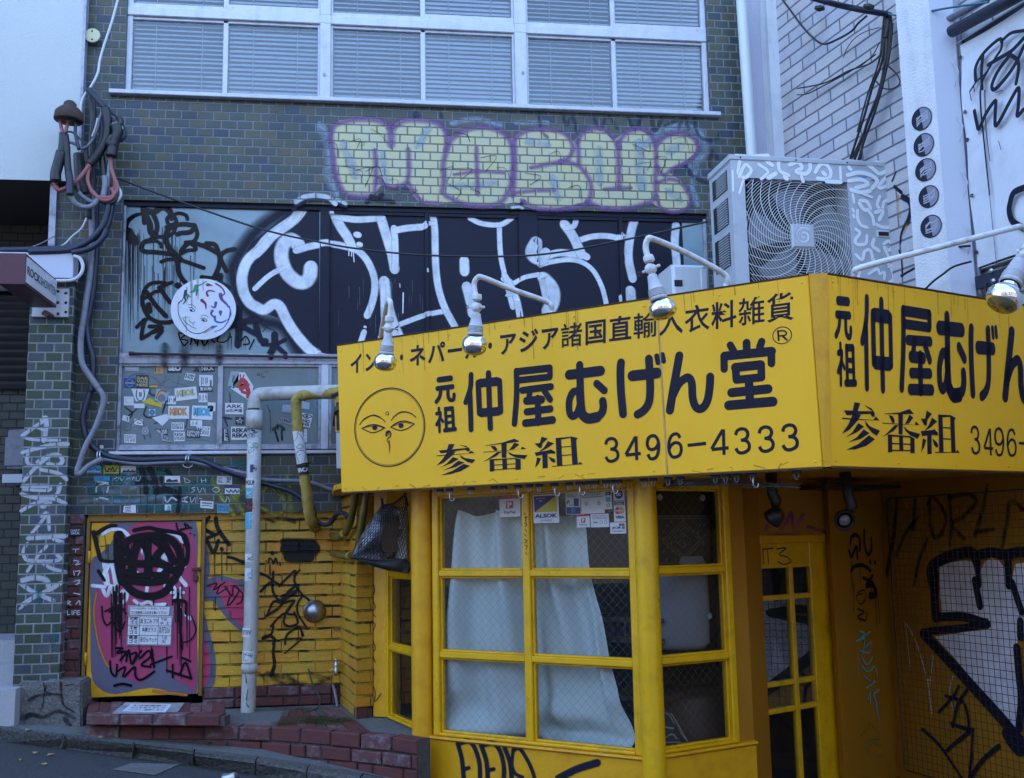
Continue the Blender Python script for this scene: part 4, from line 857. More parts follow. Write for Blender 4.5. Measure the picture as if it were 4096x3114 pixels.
def uu(pl, x, y): return pl.uw(x, y)[0]
def ww(pl, *p): return sum(pl.uw(*q)[1] for q in p) / len(p)
cx0, cx1, cm = uu(BC, 1757, 2400), uu(BC, 2524, 2400), uu(BC, 2109, 2400)
czt = ww(BC, (1750, 1985), (2505, 1955)); czr = [ww(BC, (1755, 2624), (2535, 2652)), ww(BC, (1755, 2292), (2519, 2297))]; czb = ww(BC, (1767, 2928), (2549, 3012))
window_face('bay_window', BC, cx0, cx1, cm, czt, czr, czb, 'wide six pane middle window of the bay, a pale curtain behind it', M['dglass'], ztop)
rx0, rx1 = uu(BR, 2622, 2400), uu(BR, 2905, 2400)
rzt = ww(BR, (2612, 1955), (2879, 1957)); rzr = [ww(BR, (2635, 2648), (2921, 2622)), ww(BR, (2619, 2288), (2891, 2275))]; rzb = ww(BR, (2652, 2998), (2935, 2963))
window_face('bay_window', BR, rx0, rx1, None, rzt, rzr, rzb, 'narrow three pane right window of the bay', M['dglass'], ztop)
lx0, lx1 = uu(BL, 1556, 2500), uu(BL, 1662, 2500)
lzt = ww(BL, (1553, 2308), (1655, 2312)); lzr = [ww(BL, (1544, 2580), (1660, 2620))]; lzb = ww(BL, (1553, 2858), (1667, 2910))
window_face('bay_window', BL, lx0, lx1, None, lzt, lzr, lzb, 'narrow left window of the bay, seen nearly edge on', M['glass'], lzt + .05)
mb = MB(); bq = BL.moved(.0); mb.slab(BL, lx0 - .04, lx1 + .04, lzt + .05, ztop, -.05, .0); mb.build('bay_fascia', M['yellow'], SH)
# sill wall under the bay, with a sloping ledge
mb = MB()
def sillrun(pl, a, b, zt_):
    A = pl.at
    mb.add([A(a, zt_, -.06), A(b, zt_, -.06), A(b, zt_ - .004, .026), A(a, zt_ - .004, .026), A(a, zt_ - .014, .028), A(b, zt_ - .014, .028), A(b, zt_ - .026, .012), A(a, zt_ - .026, .012), A(b, zg, .012), A(a, zg, .012)], [(3, 2, 1, 0), (4, 5, 2, 3), (7, 6, 5, 4), (9, 8, 6, 7)])
L1 = (pB - pA).length
sillrun(BC, -.02, L1 + .03, czb - .0145); sillrun(BR, -.02, uu(BR, 2990, 2400), rzb - .0145); sillrun(BL, lx0 - .04, (pA - BL.o).length + .02, lzb - .022)
mb.build('sill_wall', M['yellow'], SH)
mb = MB(); bw_ = BC.moved(.014)
strokes(mb, bw_, '13', [('1740,1385 1775,1520 1790,1690', 58), ('1745,1380 1830,1360 1885,1420 1925,1550 1930,1690', 56), ('1795,1600 1835,1590', 40), ('1940,1400 1985,1530 1998,1690', 58), ('1945,1395 2040,1378 2100,1440 2135,1570 2135,1690', 56), ('2000,1610 2050,1600', 40), ('2145,1420 2190,1550 2205,1700', 58)], 0, soft=.3)
strokes(mb, bw_, '23', [('10,1440 60,1420 120,1500 170,1600 200,1700', 46), ('10,1440 0,1560 30,1640 90,1670', 40), ('400,1680 560,1600 735,1545', 74)], .001, soft=.3)
mb.build('black_tag', M['p_black'], SH)
# wall beside the bay, door recess and door
pD0 = Vector((2.155, 5.70, 0)); pD1 = onray(DP, 3312); pE0, pE1 = Vector((*onray(Plane((2.72, 5.95, 0), 24.7), 3330).xy, 0)), onray(WS, 3560, 2500)
mb = MB()
def vq(a, b, z0, z1): mb.quad((a.x, a.y, z0), (b.x, b.y, z0), (b.x, b.y, z1), (a.x, a.y, z1))
e0 = BR.at(rx1 + .042, 0); 
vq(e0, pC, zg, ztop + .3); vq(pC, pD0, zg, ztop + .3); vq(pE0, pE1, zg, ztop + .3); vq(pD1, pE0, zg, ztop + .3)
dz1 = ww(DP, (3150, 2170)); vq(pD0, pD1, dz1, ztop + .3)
mb.build('entrance_wall', M['ochre_shaded'], SH)
mb = MB(); ddu = uu(DP, 3048, 2600); a0, a1, a2, a3 = uu(DP, 3062, 2600), uu(DP, 3181, 2600), uu(DP, 3197, 2600), uu(DP, 3266, 2600); dE = uu(DP, 3312, 2600)
mb.slab(DP, .0, a0, zg, dz1, -.04, -.01, bev=.003); mb.slab(DP, a3, dE + .16, zg, dz1, -.04, -.01, bev=.003); mb.slab(DP, a1, a2, zg, dz1 - .05, -.04, -.012, bev=.003)
dzh = ww(DP, (3150, 2272)); mb.slab(DP, a0, a3, dzh, dz1, -.04, -.0105, bev=.003)
dr = [ww(DP, (3100, 2391), (3240, 2384)), ww(DP, (3100, 2737), (3250, 2722)), ww(DP, (3100, 2843), (3260, 2828))]
for z in dr:
    for a, b in ((a0, a1), (a2, a3)): mb.slab(DP, a, b, z - .014, z + .014, -.04, -.013, bev=.003)
dr_o = mb.build('shop_door', M['ygreen'], SH); dr_o['label'] = 'narrow yellow glazed door deep in the shaded entrance'
for a, b in ((a0, a1), (a2, a3)):
    for lo, hi in zip([zg] + dr, dr + [dzh]):
        mb = MB(); mb.quad(DP.at(a, lo, -.03), DP.at(b, lo, -.03), DP.at(b, hi, -.03), DP.at(a, hi, -.03)); mb.build('pane', M['glass'], dr_o)
mb = MB(); mb.slab(DP, -.02, dE + .01, dz1 - .002, dz1 + .04, -.03, .02, bev=.004); mb.build('door_header', M['yellow'], SH)
dpo = DP.moved(.004)
mb = MB(); strokes(mb, dpo, '32', [('-30,1370 -20,1500', 12), ('-30,1375 60,1365', 12), ('10,1370 20,1500', 12), ('90,1370 170,1365 110,1420 180,1440 210,1480 150,1505 100,1480', 12)], -.012, soft=.2); mb.build('black_tag', M['p_black'], SH)
mb = MB(); strokes(mb, dpo, '32', [('-20,1200 60,1080 120,1200 200,1060 220,1200 300,1080', 60), ('0,1250 260,1250', 50), ('340,1180 420,1200 520,1240', 40)], .002, soft=.8); mb.build('violet_spray', M['p_violet'], SH)
pe = Plane((pE0.x, pE0.y, 0), math.degrees(math.atan2(pE1.y - pE0.y, pE1.x - pE0.x))).moved(.004)
mb = MB()
strokes(mb, pe, '32', SX([('710,1330 720,1270 760,1250 790,1290 790,1380', 26), ('830,1210 830,1320 860,1420 890,1380 890,1280', 26), ('700,1390 720,1440 760,1350 770,1450', 26), ('880,1480 882,1484', 30), ('920,1485 922,1490', 30), ('720,1560 740,1525 800,1510 850,1530 880,1560', 26), ('820,1620 900,1660', 24), ('900,1600 850,1680', 24), ('720,1480 725,1700', 7), ('790,1470 795,1680', 7)], 1.5), 0, soft=.25)
strokes(mb, pe, '33', SX([('770,80 830,60 840,140 790,180 760,110 810,90', 9), ('850,20 900,10 930,90 880,110', 40), ('770,220 830,250 770,290 840,320 850,250', 12), ('925,110 935,380', 7), ('945,100 960,340', 7), ('740,0 735,250', 7), ('890,0 885,150', 8)], 1.5), .001, soft=.25)
mb.build('black_tag', M['p_black'], SH)
mb = MB(); strokes(mb, pe, '33', SX([('790,410 830,430 800,470 880,420', 16), ('760,500 830,480 820,600', 18), ('830,560 890,510 870,590', 14), ('790,580 870,600', 14), ('810,640 850,700 900,640', 14), ('810,710 860,760 920,720 940,800', 13), ('830,800 880,840', 13), ('850,900 920,850', 14), ('860,1000 880,940 880,1040', 14), ('950,920 910,960 940,1040', 16), ('930,1050 950,1160', 26, 10), ('955,1160 960,1220', 6), ('770,610 775,790', 10)], 1.5), 0, soft=.3); mb.build('turquoise_tag', M['p_cyan'], SH)
mb = MB(); strokes(mb, pe, '33', SX([('800,1310 860,1250 880,1200 960,1300', 10), ('820,1450 860,1360 960,1340', 10), ('850,1460 900,1390 980,1400', 9), ('910,1490 980,1500', 9)], 1.5), 0, soft=.3); mb.build('olive_tag', M['p_olive'], SH)
# canopy: soffit and roof deck between the sign and the walls
W_end = SRP.hit(4096, 1887); far = WS.at(2.45, 0)
sL = SLP.at(0, 0); cpoly = [(sL.x + .02, sL.y + .03), (SCORN.x, SCORN.y + .035), (W_end.x - .01, W_end.y + .03), (far.x, far.y), (WS.at(0, 0).x, 7.42), (-.2, 7.28), (-.17, 6.5)]
mb = MB(); mb.prism(cpoly, zb + .03, zb + .06); mb.build('canopy_soffit', M['yellow'], SH)
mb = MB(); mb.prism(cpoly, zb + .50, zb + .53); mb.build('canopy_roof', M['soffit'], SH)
# side wall of the entrance (yellow, below the neighbour's brick) 
mb = MB(); WY = WS.moved(.004); mb.quad(WY.at(.3, -.2), WY.at(4.6, -.4), WY.at(4.6, zb + .05), WY.at(.3, zb + .05)); mb.build('entrance_side_wall', M['ochre_shaded'], SH)
WG = WS.moved(.007); mb = MB()
pfill(mb, WG, '32', '1480,1520 1560,1490 1700,1470 1760,1480 1780,1560 1830,1560 1870,1480 1930,1450 1990,1470 2040,1540 2060,1640 2100,1640 2130,1500 2300,1480 2300,1800 1480,1800', 0)
pfill(mb, WG, '33', '1480,0 2300,0 2300,400 2150,450 2150,1290 1900,1010 1650,690 1440,460 1700,420 1900,400 1900,300 1500,260', .0005)
mb.build('white_fill', M['p_lav'], SH)
mb = MB()
strokes(mb, WG, '32', [('1420,1680 1410,1530 1560,1440 1750,1400 1800,1480', 110), ('1820,1420 1940,1400 2040,1420 2150,1400 2250,1400', 100), ('2070,1480 2080,1680', 90), ('1800,1430 1820,1680', 70)], .003, soft=.2)
strokes(mb, WG, '33', [('1440,-80 1440,120 1450,290', 105), ('1450,290 1700,290 1890,350', 85), ('1900,350 1650,390 1420,410 1350,430', 70), ('1350,440 1500,600 1650,760 1850,980 2030,1180 2230,1420', 120), ('1790,-20 1830,190', 85), ('2110,0 2150,120 2190,240', 80), ('2180,330 2180,460', 80), ('2150,560 2170,800 2190,1000 2170,1240', 90), ('2060,1300 2160,1440 2250,1400', 110)], .004, soft=.15)
strokes(mb, WG, '33', [('1540,970 1640,1000 1700,1040 1730,1150 1740,1260', 36), ('1650,890 1600,980 1480,1110', 34), ('1720,920 1640,1050 1600,1230', 36), ('1590,1210 1700,1250 1770,1260', 40), ('1770,1260 1640,1360 1540,1450', 40), ('1340,1260 1480,1390 1600,1560 1680,1680', 42, 34), ('1770,1260 1760,1500 1740,1690', 34), ('2000,1400 1860,1520 1760,1660', 46)], .006, soft=.25)
mb.build('black_outline', M['p_black'], SH)
mb = MB(); strokes(mb, WG, '32', [('1110,960 1090,1200 1050,1450 1010,1640', 60), ('1270,960 1250,1200', 50), ('1290,1100 1180,1250 1110,1420', 50), ('1260,1680 1300,1480 1370,1300', 50), ('1390,980 1400,1180 1440,1270 1500,1230 1530,1080 1430,930 1380,980', 56), ('1560,920 1580,1150 1570,1330', 56), ('1570,930 1720,900 1800,960 1700,1080 1590,1160 1690,1280', 56), ('1890,830 1860,1000 1790,1250', 56), ('1790,1230 1950,1200', 50), ('2010,1400 2060,1150 2090,960 2200,1030', 56)], .001, soft=.6); mb.build('faded_tag', M['p_soft_black'], SH)
mb = MB(); strokes(mb, WG, '33', [('1170,320 1230,400 1300,560 1380,850 1400,980 1415,1120', 10), ('1190,350 1230,720', 7), ('1430,620 1400,870', 8), ('1600,800 1570,940 1600,1090', 8), ('1420,840 1380,830', 8)], .004, soft=.2); mb.build('white_scrawl', M['p_white'], SH)
# dark room behind the bay
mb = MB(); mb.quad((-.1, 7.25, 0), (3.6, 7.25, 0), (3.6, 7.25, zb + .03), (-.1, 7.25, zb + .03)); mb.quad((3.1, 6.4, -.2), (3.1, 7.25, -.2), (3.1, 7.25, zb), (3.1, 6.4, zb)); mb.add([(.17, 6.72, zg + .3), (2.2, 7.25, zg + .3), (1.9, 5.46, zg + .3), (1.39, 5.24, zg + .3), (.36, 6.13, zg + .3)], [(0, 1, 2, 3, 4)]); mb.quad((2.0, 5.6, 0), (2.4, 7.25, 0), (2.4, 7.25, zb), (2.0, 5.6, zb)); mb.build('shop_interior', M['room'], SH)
# ------------------------------------------------------------------ big yellow sign
SG = thing('shop_sign', 'big yellow two faced sign board with navy lettering above the shop', 'sign', tuple(SCORN))
uL1 = SLP.uw(3273, 1480)[0] - .012; wLtop = (SLP.uw(1356, 1382)[1] + SLP.uw(3240, 1102)[1]) / 2
seam = SLP.uw(*px('21', 1285, 1500))[0]
wRt = SRP.uw(3500, 1128)[1]
uR0 = SRP.uw(3318, 1480)[0]; uR1 = SRP.uw(4096, 1500)[0] + .25
def panel(pl, u0, u1, w1):
    mb = MB(); b = .004
    mb.slab(pl, u0, u1, 0, w1, -.03, 0, bev=.004)
    return mb
mb = panel(SLP, 0, seam - .0015, wLtop); mb.slab(SLP, seam + .0015, uL1, 0, wLtop, -.03, .0015, bev=.004); mb.build('left_face', M['signy'], SG)
mb = panel(SRP, uR0, uR1, wRt); mb.build('right_face', M['signy'], SG)
mb = MB(); A_ = SLP.at; cw = [SLP.at(uL1 + .004, 0, .004), SRP.at(uR0 - .004, 0, .004), SRP.at(uR0 - .004, 0, -.05), SLP.at(uL1 + .004, 0, -.05)]; ct = [SLP.at(uL1 + .004, wLtop + .004, .004), SRP.at(uR0 - .004, wRt + .004, .004), SRP.at(uR0 - .004, wRt + .004, -.05), SLP.at(uL1 + .004, wLtop + .004, -.05)]
mb.hexa(cw + ct); mb.build('corner_post', M['yellow'], SG)
mb = MB()
for pl, u0, u1, w1 in ((SLP, 0, uL1, wLtop), (SRP, uR0, uR1, wRt)):
    mb.slab(pl, u0, u1, w1 + .001, w1 + .007, -.035, .003); mb.slab(pl, u0, u1, -.008, -.001, -.04, .003)
mb.build('edge_strip', M['rust'], SG)
mb = MB()
for pl, u0, u1, w1, n in ((SLP, .03, uL1 - .03, wLtop, 8), (SRP, uR0 + .03, uR1, wRt, 5)):
    for i in range(n):
        for w_ in (.025, w1 - .03): mb.lathe(pl.at(u0 + (u1 - u0) * i / (n - 1), w_, .0015), pl.n, [(.006, 0), (.005, .002), (0, .0025)], 8)
mb.build('rivets', M['signy'], SG)
T = MB(); O = .002
def rect_strokes(code, items, pl=SLP, dst=T, off=O): strokes(dst, pl, code, items, off, soft=0, step=.00004)
KAN = {
 'gan': ('A', [('155,388 285,370', 65), ('140,485 305,463', 58), ('178,490 165,570 128,630', 48), ('255,480 258,570 278,608 312,608 322,580 324,550', 46)]),
 'so': ('A', [('155,700 156,745', 34), ('132,762 170,750', 42), ('172,756 165,815 132,882', 42), ('160,830 163,962', 34), ('168,805 202,850', 34), ('228,705 240,930', 42), ('305,700 318,920', 42), ('232,712 300,702', 52), ('245,792 308,784', 34), ('248,862 312,852', 34), ('222,945 335,930', 50)]),
 'naka': ('A', [('511,332 508,440 492,520 452,635', 64), ('497,520 503,660 511,935', 66), ('612,425 798,405', 100), ('625,752 812,735', 98), ('590,420 605,756', 72), ('826,400 838,738', 66), ('703,315 712,600 724,920', 70)]),
 'ya': ('A', [('1012,290 1014,560 990,872', 72), ('1030,296 1378,258', 84), ('1382,255 1384,350', 68), ('1040,392 1378,356', 76), ('1078,504 1392,462', 80), ('1166,500 1150,590', 70), ('1124,620 1290,606', 92), ('1322,510 1385,605', 74), ('1248,590 1254,860', 78), ('1126,742 1386,708', 82), ('1110,866 1412,830', 88)]),
 'mu': ('A', [('1596,332 1940,288', 114), ('1711,224 1718,480 1730,680 1752,780 1800,812 1880,802 1950,760 1972,690 1966,622', 92), ('1700,520 1640,520 1600,600 1592,680 1604,760 1640,790 1690,740 1722,620', 84), ('1708,480 1712,620', 88), ('1740,770 1800,815 1900,800', 116), ('1900,430 1982,504', 88)]),
 'ge': ('B', [('-42,475 -49,560 -44,780 -20,1040', 96), ('84,620 352,588', 122), ('265,432 276,620 278,800 262,920 210,1000 140,1046', 94), ('352,400 365,474', 58), ('416,386 430,458', 58)]),
 'n': ('B', [('602,398 566,600 530,800 498,1000', 98), ('520,860 590,720 650,660 702,640 740,700 748,850 776,950 824,986 876,960 916,880 938,740 944,630', 94)]),
 'do': ('B', [('1165,280 1205,350', 84), ('1345,255 1347,330', 90), ('1512,242 1492,300', 86), ('1102,402 1620,350', 104), ('1096,400 1098,545', 86), ('1618,352 1620,482', 88), ('1222,528 1500,498', 104), ('1236,664 1508,636', 92), ('1222,520 1234,664', 90), ('1506,500 1510,636', 88), ('1372,680 1382,900', 98), ('1180,806 1582,764', 104), ('1148,946 1634,904', 110)]),
}
for k in KAN: rect_strokes(KAN[k][0], KAN[k][1])
MIN = {
 'san': ['150,1168 245,1160 265,1097 330,1097 300,1156 470,1138 375,1105 460,1118 498,1150 495,1176 470,1178 445,1160 330,1176 180,1200', '130,1222 480,1200 510,1170 550,1195 400,1210 135,1232', '250,1180 340,1180 300,1225 210,1300 130,1335 200,1260', '385,1215 440,1250 560,1270 522,1310 470,1295 400,1250', '310,1240 375,1260 290,1310 170,1355 240,1315', '370,1280 438,1300 340,1350 195,1390 290,1345', '430,1315 500,1338 400,1395 280,1430 175,1443 310,1390'],
 'ban': ['670,1112 860,1080 990,1037 1050,1068 900,1090 760,1105 672,1116', '725,1115 775,1120 800,1150 795,1172 770,1170 745,1145', '990,1080 1042,1100 985,1150 930,1165 960,1125', '645,1183 1060,1155 1075,1125 1122,1150 900,1170 648,1190', '845,1090 905,1085 900,1250 850,1250', '800,1185 850,1180 790,1230 640,1297 720,1245', '910,1180 980,1210 1135,1220 1100,1262 1000,1245 940,1215', '715,1265 765,1268 770,1395 718,1405', '715,1265 1000,1250 1000,1262 760,1278', '1000,1250 1058,1265 1060,1378 1003,1385', '855,1262 905,1262 910,1370 860,1375', '765,1325 1000,1310 1000,1320 765,1335', '765,1378 1003,1360 1003,1370 765,1388'],
 'kumi': ['1290,1015 1360,1035 1300,1090 1290,1140 1262,1140 1212,1090 1270,1085', '1360,1065 1430,1088 1340,1150 1260,1185 1320,1130', '1212,1190 1400,1160 1440,1200 1350,1206 1230,1230', '1297,1205 1355,1200 1358,1360 1302,1368', '1240,1245 1285,1255 1260,1310 1220,1360', '1365,1235 1430,1260 1448,1285 1430,1305 1395,1290', '1380,1150 1440,1180 1440,1205 1400,1200', '1445,1025 1505,1045 1520,1330 1460,1335', '1450,1030 1610,1015 1610,1030 1505,1047', '1610,1012 1692,1030 1672,1055 1690,1320 1630,1325', '1508,1125 1615,1118 1616,1128 1510,1135', '1512,1217 1620,1210 1621,1220 1513,1228', '1402,1340 1690,1318 1715,1295 1748,1318 1410,1348'],
}
for k in MIN:
    for s_ in MIN[k]: pfill(T, SLP, 'A', s_, O)
DIG = {'3': [[(.05, .24), (.16, .07), (.45, .0), (.76, .06), (.9, .24), (.8, .4), (.62, .46), (.4, .47)], [(.5, .47), (.8, .53), (.97, .7), (.9, .9), (.55, 1), (.22, .96), (.04, .78)]],
       '4': [[(.72, 1), (.72, .0)], [(.68, .02), (.0, .72)], [(.0, .74), (1, .74)]],
       '9': [[(.06, .78), (.2, .96), (.48, 1), (.78, .9), (.94, .6), (.92, .26), (.72, .05), (.46, .0), (.15, .08), (.02, .3), (.12, .52), (.42, .6), (.72, .54), (.92, .38)]],
       '6': [[(.9, .2), (.75, .04), (.5, .0), (.22, .1), (.04, .4), (.06, .72), (.24, .95), (.5, 1), (.84, .92), (.97, .68), (.86, .46), (.56, .38), (.26, .45), (.06, .62)]],
       '-': [[(0, .5), (1, .5)]]}
def digit(mb, pl, ch, quad, wd, off):
    """quad (u,w): bottom left, bottom right, top right, top left"""
    for st in DIG[ch]:
        q = [];
        for x, y in (spline(st, 5) if ch != '4' and ch != '-' else st):
            t = 1 - y; q.append(tuple((quad[0][i] * (1 - x) + quad[1][i] * x) * (1 - t) + (quad[3][i] * (1 - x) + quad[2][i] * x) * t for i in (0, 1)))
        mb.ribbon(pl, q, wd, off, soft=0, cap=ch in '39-6' and False)
for ch, x0, x1, yt, yb in (('3', -213, -70, 1312, 1562), ('4', 12, 178, 1292, 1555), ('9', 250, 385, 1280, 1535), ('6', 485, 632, 1262, 1518), ('-', 697, 902, 1340, 1414), ('4', 960, 1150, 1215, 1498), ('3', 1222, 1382, 1205, 1470), ('3', 1482, 1645, 1185, 1452), ('3', 1742, 1912, 1163, 1436)):
    dy = -.11 * (x1 - x0) / 2
    digit(T, SLP, ch, lquad(SLP, 'B', [(x0, yb - dy), (x1, yb + dy), (x1 - 8, yt + dy), (x0 - 8, yt - dy)]), .0155, O)
# first line of small lettering
XS = [1398, 1455, 1512, 1580, 1634, 1708, 1784, 1856, 1930, 1992, 2070, 2158, 2240, 2334, 2432, 2530, 2632, 2736, 2842, 2950, 3064, 3180]
TX = 'インド・ネパール・アジア諸国直輸入衣料雑貨'
for i, ch in enumerate(TX):
    a, b = XS[i] + 2, XS[i + 1] - 2
    yt = lambda x: 1414 + (x - 1407) * (1163 - 1414) / (3174 - 1407); yb_ = lambda x: 1500 + (x - 1407) * (1283 - 1500) / (3174 - 1407)
    letter(T, SLP, [SLP.uw(a, yb_(a)), SLP.uw(b, yb_(b)), SLP.uw(b, yt(b)), SLP.uw(a, yt(a))], ch, O, bold=.024 if i < 12 else .010 if ch in '雑輸諸' else .016, em=(0, 1, -.12, .88))
# registered mark
cu, cw_ = SLP.uw(*px('B', 1738, 173)); ru = SLP.uw(*px('B', 1843, 173))[0] - cu; rw = cw_ - SLP.uw(*px('B', 1738, 266))[1]
T.ribbon(SLP, [(cu + ru * math.cos(t * .2094), cw_ + rw * math.sin(t * .2094)) for t in range(31)], .0045, O, soft=0, cap=False)
rect_strokes('B', [('1700,225 1692,122', 22), ('1692,128 1755,122 1785,145 1768,172 1700,180', 18), ('1742,180 1790,222', 22)])
# painted eyes inside a double ring
ec = SLP.uw(*px('12', 1147, 322)); er = SLP.uw(*px('12', 1457, 322))[0] - ec[0]; ew = ec[1] - SLP.uw(*px('12', 1147, 660))[1]
for k, wd in ((1.0, .006), (.965, .0022)):
    T.ribbon(SLP, [(ec[0] + er * k * math.cos(t * math.pi / 30), ec[1] + ew * k * math.sin(t * math.pi / 30)) for t in range(61)], wd, O, soft=0, cap=False)
rect_strokes('12', [('895,300 935,250 1005,222 1080,245 1115,277', 8), ('920,265 970,232 1020,218 1070,236', 10), ('1168,264 1205,218 1270,192 1340,205 1380,238', 8), ('1190,232 1240,196 1290,190 1345,206', 10),
  ('915,333 975,308 1035,302 1110,326', 11), ('918,334 960,355 1005,370 1055,357 1110,326', 9), ('940,325 990,316 1045,312 1090,324', 4), ('1163,322 1220,283 1285,270 1365,294', 11), ('1165,322 1200,338 1250,350 1310,332 1365,294', 9), ('1190,312 1235,290 1285,282 1330,292', 4),
  ('1018,322 1024,330 1032,322', 30), ('1243,303 1250,312 1258,303', 30), ('1006,318 1010,338 1026,345 1042,336 1044,316', 6), ('1232,300 1236,320 1251,328 1268,318 1270,298', 6), ('1131,203 1135,203', 32),
  ('1124,396 1126,366 1150,356 1164,380 1156,406 1138,420 1132,440 1146,462 1158,486 1150,546', 15, 4), ('1128,392 1128,372 1150,362', 18), ('1142,376 1150,384 1142,392', 6), ('1150,440 1150,520', 10, 4)])
T.build('lettering', M['ink'], SG)
mb = MB(); rect_strokes('12', [('1131,203 1134,203', 14), ('1124,203 1131,213 1141,203 1133,194 1124,202', 3)], dst=mb, off=O + .001); mb.build('ring_mark', M['signy'], SG)
mb = MB(); pfill(mb, SLP, 'B', '705,1530 740,1500 830,1478 900,1480 948,1500 942,1535 895,1520 890,1560 905,1590 945,1590 945,1630 750,1648 745,1610 800,1600 810,1570 775,1530 720,1555', .0012); mb.build('removed_mark', paint('sun_faded_glue', (.50, .36, .06), var=.15), SG)
mb = MB(); rect_strokes('21', [('1262,1075 1275,1230 1285,1400 1295,1680', 5)], dst=mb, off=.003); rect_strokes('22', [('1298,0 1310,230 1330,480 1340,725', 6)], dst=mb, off=.003); mb.build('seam_sealant', M['alu_dull'], SG)
mb = MB(); rr = random.Random(9)
for k in range(34):
    u = rr.uniform(.02, uL1 - .02); l = rr.choice([rr.uniform(.02, .07), rr.uniform(.05, .22)]); mb.ribbon(SLP, [(u, wLtop - .001), (u + .001, wLtop - l)], rr.uniform(.003, .009), .0026, soft=.8)
for k in range(30):
    u = rr.uniform(uR0 + .02, uR1 - .02); l = rr.choice([rr.uniform(.02, .07), rr.uniform(.05, .2)]); mb.ribbon(SRP, [(u, wRt - .001), (u, wRt - l)], rr.uniform(.003, .009), .0015, soft=.8)
for k in range(26): u = rr.uniform(.0, uL1); mb.ribbon(SLP, [(u, rr.uniform(.004, .03)), (u + rr.uniform(.004, .05), rr.uniform(.004, .03))], rr.uniform(.003, .012), .0026, soft=.7)
mb.build('rust_streaks', M['p_rust'], SG)
# right face lettering: the same characters, narrowed
TR = MB()
def boxuw(pl, code, p, q): a, b = pl.uw(*px(code, *p)), pl.uw(*px(code, *q)); return a[0], b[0], a[1], b[1]
def xfer(kind, key, src, dst, fat=1.0):
    """redraw a character of the left face inside dst=(u0,u1,w0,w1) of the right face, src box likewise on the left"""
    m0 = MB()
    if kind == 'k': strokes(m0, SLP, KAN[key][0], KAN[key][1], 0, soft=0, step=.0)
    else:
        for s_ in MIN[key]: pfill(m0, SLP, 'A', s_, 0)
    fx = (dst[1] - dst[0]) / (src[1] - src[0]); fy = (dst[3] - dst[2]) / (src[3] - src[2]); V = []
    for v in m0.v:
        d = Vector(v) - SLP.o; V.append(SRP.at(dst[0] + (d.dot(SLP.u) - src[0]) * fx, dst[2] + (d.dot(SLP.w) - src[2]) * fy, O))
    TR.add(V, m0.f, cov=[1] * len(V))
for key, sa, sb, da, db in (('gan', (100, 660), (345, 350), (148, 590), (348, 170)), ('so', (110, 980), (362, 690), (175, 1098), (405, 680)), ('naka', (415, 968), (875, 300), (425, 1140), (795, 210)), ('ya', (950, 905), (1455, 218), (850, 1160), (1235, 290)), ('mu', (1535, 870), (2030, 190), (1250, 1225), (1590, 380)), ('n', (450, 1050), (990, 355), (1970, 1270), (2330, 545))):
    code = KAN[key][0]; xfer('k', key, boxuw(SLP, code, sa, sb), boxuw(SRP, 'C', da, db))
xfer('k', 'ge', boxuw(SLP, 'B', (-100, 1090), (460, 366)), boxuw(SRP, 'C', (1605, 1225), (1925, 455)))
for key, sa, sb, da, db in (('san', (128, 1445), (558, 1097), (633, 515), (962, 150)), ('ban', (640, 1410), (1135, 1042), (978, 540), (1310, 190)), ('kumi', (1212, 1375), (1750, 1005), (1313, 555), (1650, 225))): xfer('m', key, boxuw(SLP, 'A', sa, sb), boxuw(SRP, '32', da, db))
for ch, x0, x1, yt, yb in (('3', 1745, 1815, 318, 545), ('4', 1855, 1932, 332, 562), ('9', 1950, 2025, 332, 562), ('6', 2055, 2130, 342, 565), ('-', 2155, 2260, 420, 500)):
    digit(TR, SRP, ch, lquad(SRP, '32', [(x0 + 8, yb), (x1 + 8, yb + 4), (x1, yt + 4), (x0, yt)]), .013, O)
TR.build('lettering', M['ink'], SG)
# battered end panel of the canopy, beside the sign
EP = thing('end_panel', 'grubby tagged panel with a dark slot closing the end of the sign canopy', 'panel', tuple(hity(1360, 1880, 6.4)))
epl = Plane((hity(1375, 1700, 6.22).x, 6.22, 0), math.degrees(math.atan2(6.75 - 6.22, hity(1346, 1700, 6.75).x - hity(1375, 1700, 6.22).x)) - 180)
mb = MB(); q = [hity(1343, 1590, 6.7), hity(1376, 1572, 6.25), hity(1380, 1875, 6.25), hity(1346, 1874, 6.7)]
mb.add(q + [p + Vector((.03, .01, 0)) for p in q], [(0, 1, 2, 3), (7, 6, 5, 4), (0, 4, 5, 1), (3, 2, 6, 7), (0, 3, 7, 4)]); mb.build('board', M['board'], EP)
mb = MB(); q = [hity(*p) for p in ((1343, 1596, 6.695), (1370, 1584, 6.29), (1373, 1730, 6.29), (1345, 1728, 6.695))]; q = [p + Vector((-.006, -.004, 0)) for p in q]; mb.add(q, [(0, 3, 2, 1)]); q2 = [hity(*p) + Vector((-.010, -.008, 0)) for p in ((1351, 1612, 6.55), (1366, 1607, 6.35), (1368, 1722, 6.35), (1353, 1722, 6.55))]; mb.build('yellow_frame', M['yellow'], EP)
mb = MB(); mb.add(q2, [(0, 3, 2, 1)]); mb.build('dark_slot', M['dark'], EP)
mb = MB(); r0, r1 = hity(1330, 1583, 6.7), hity(1376, 1566, 6.22); mb.tube([r0, r1], .012, 6); mb.build('capping', M['rust'], EP)
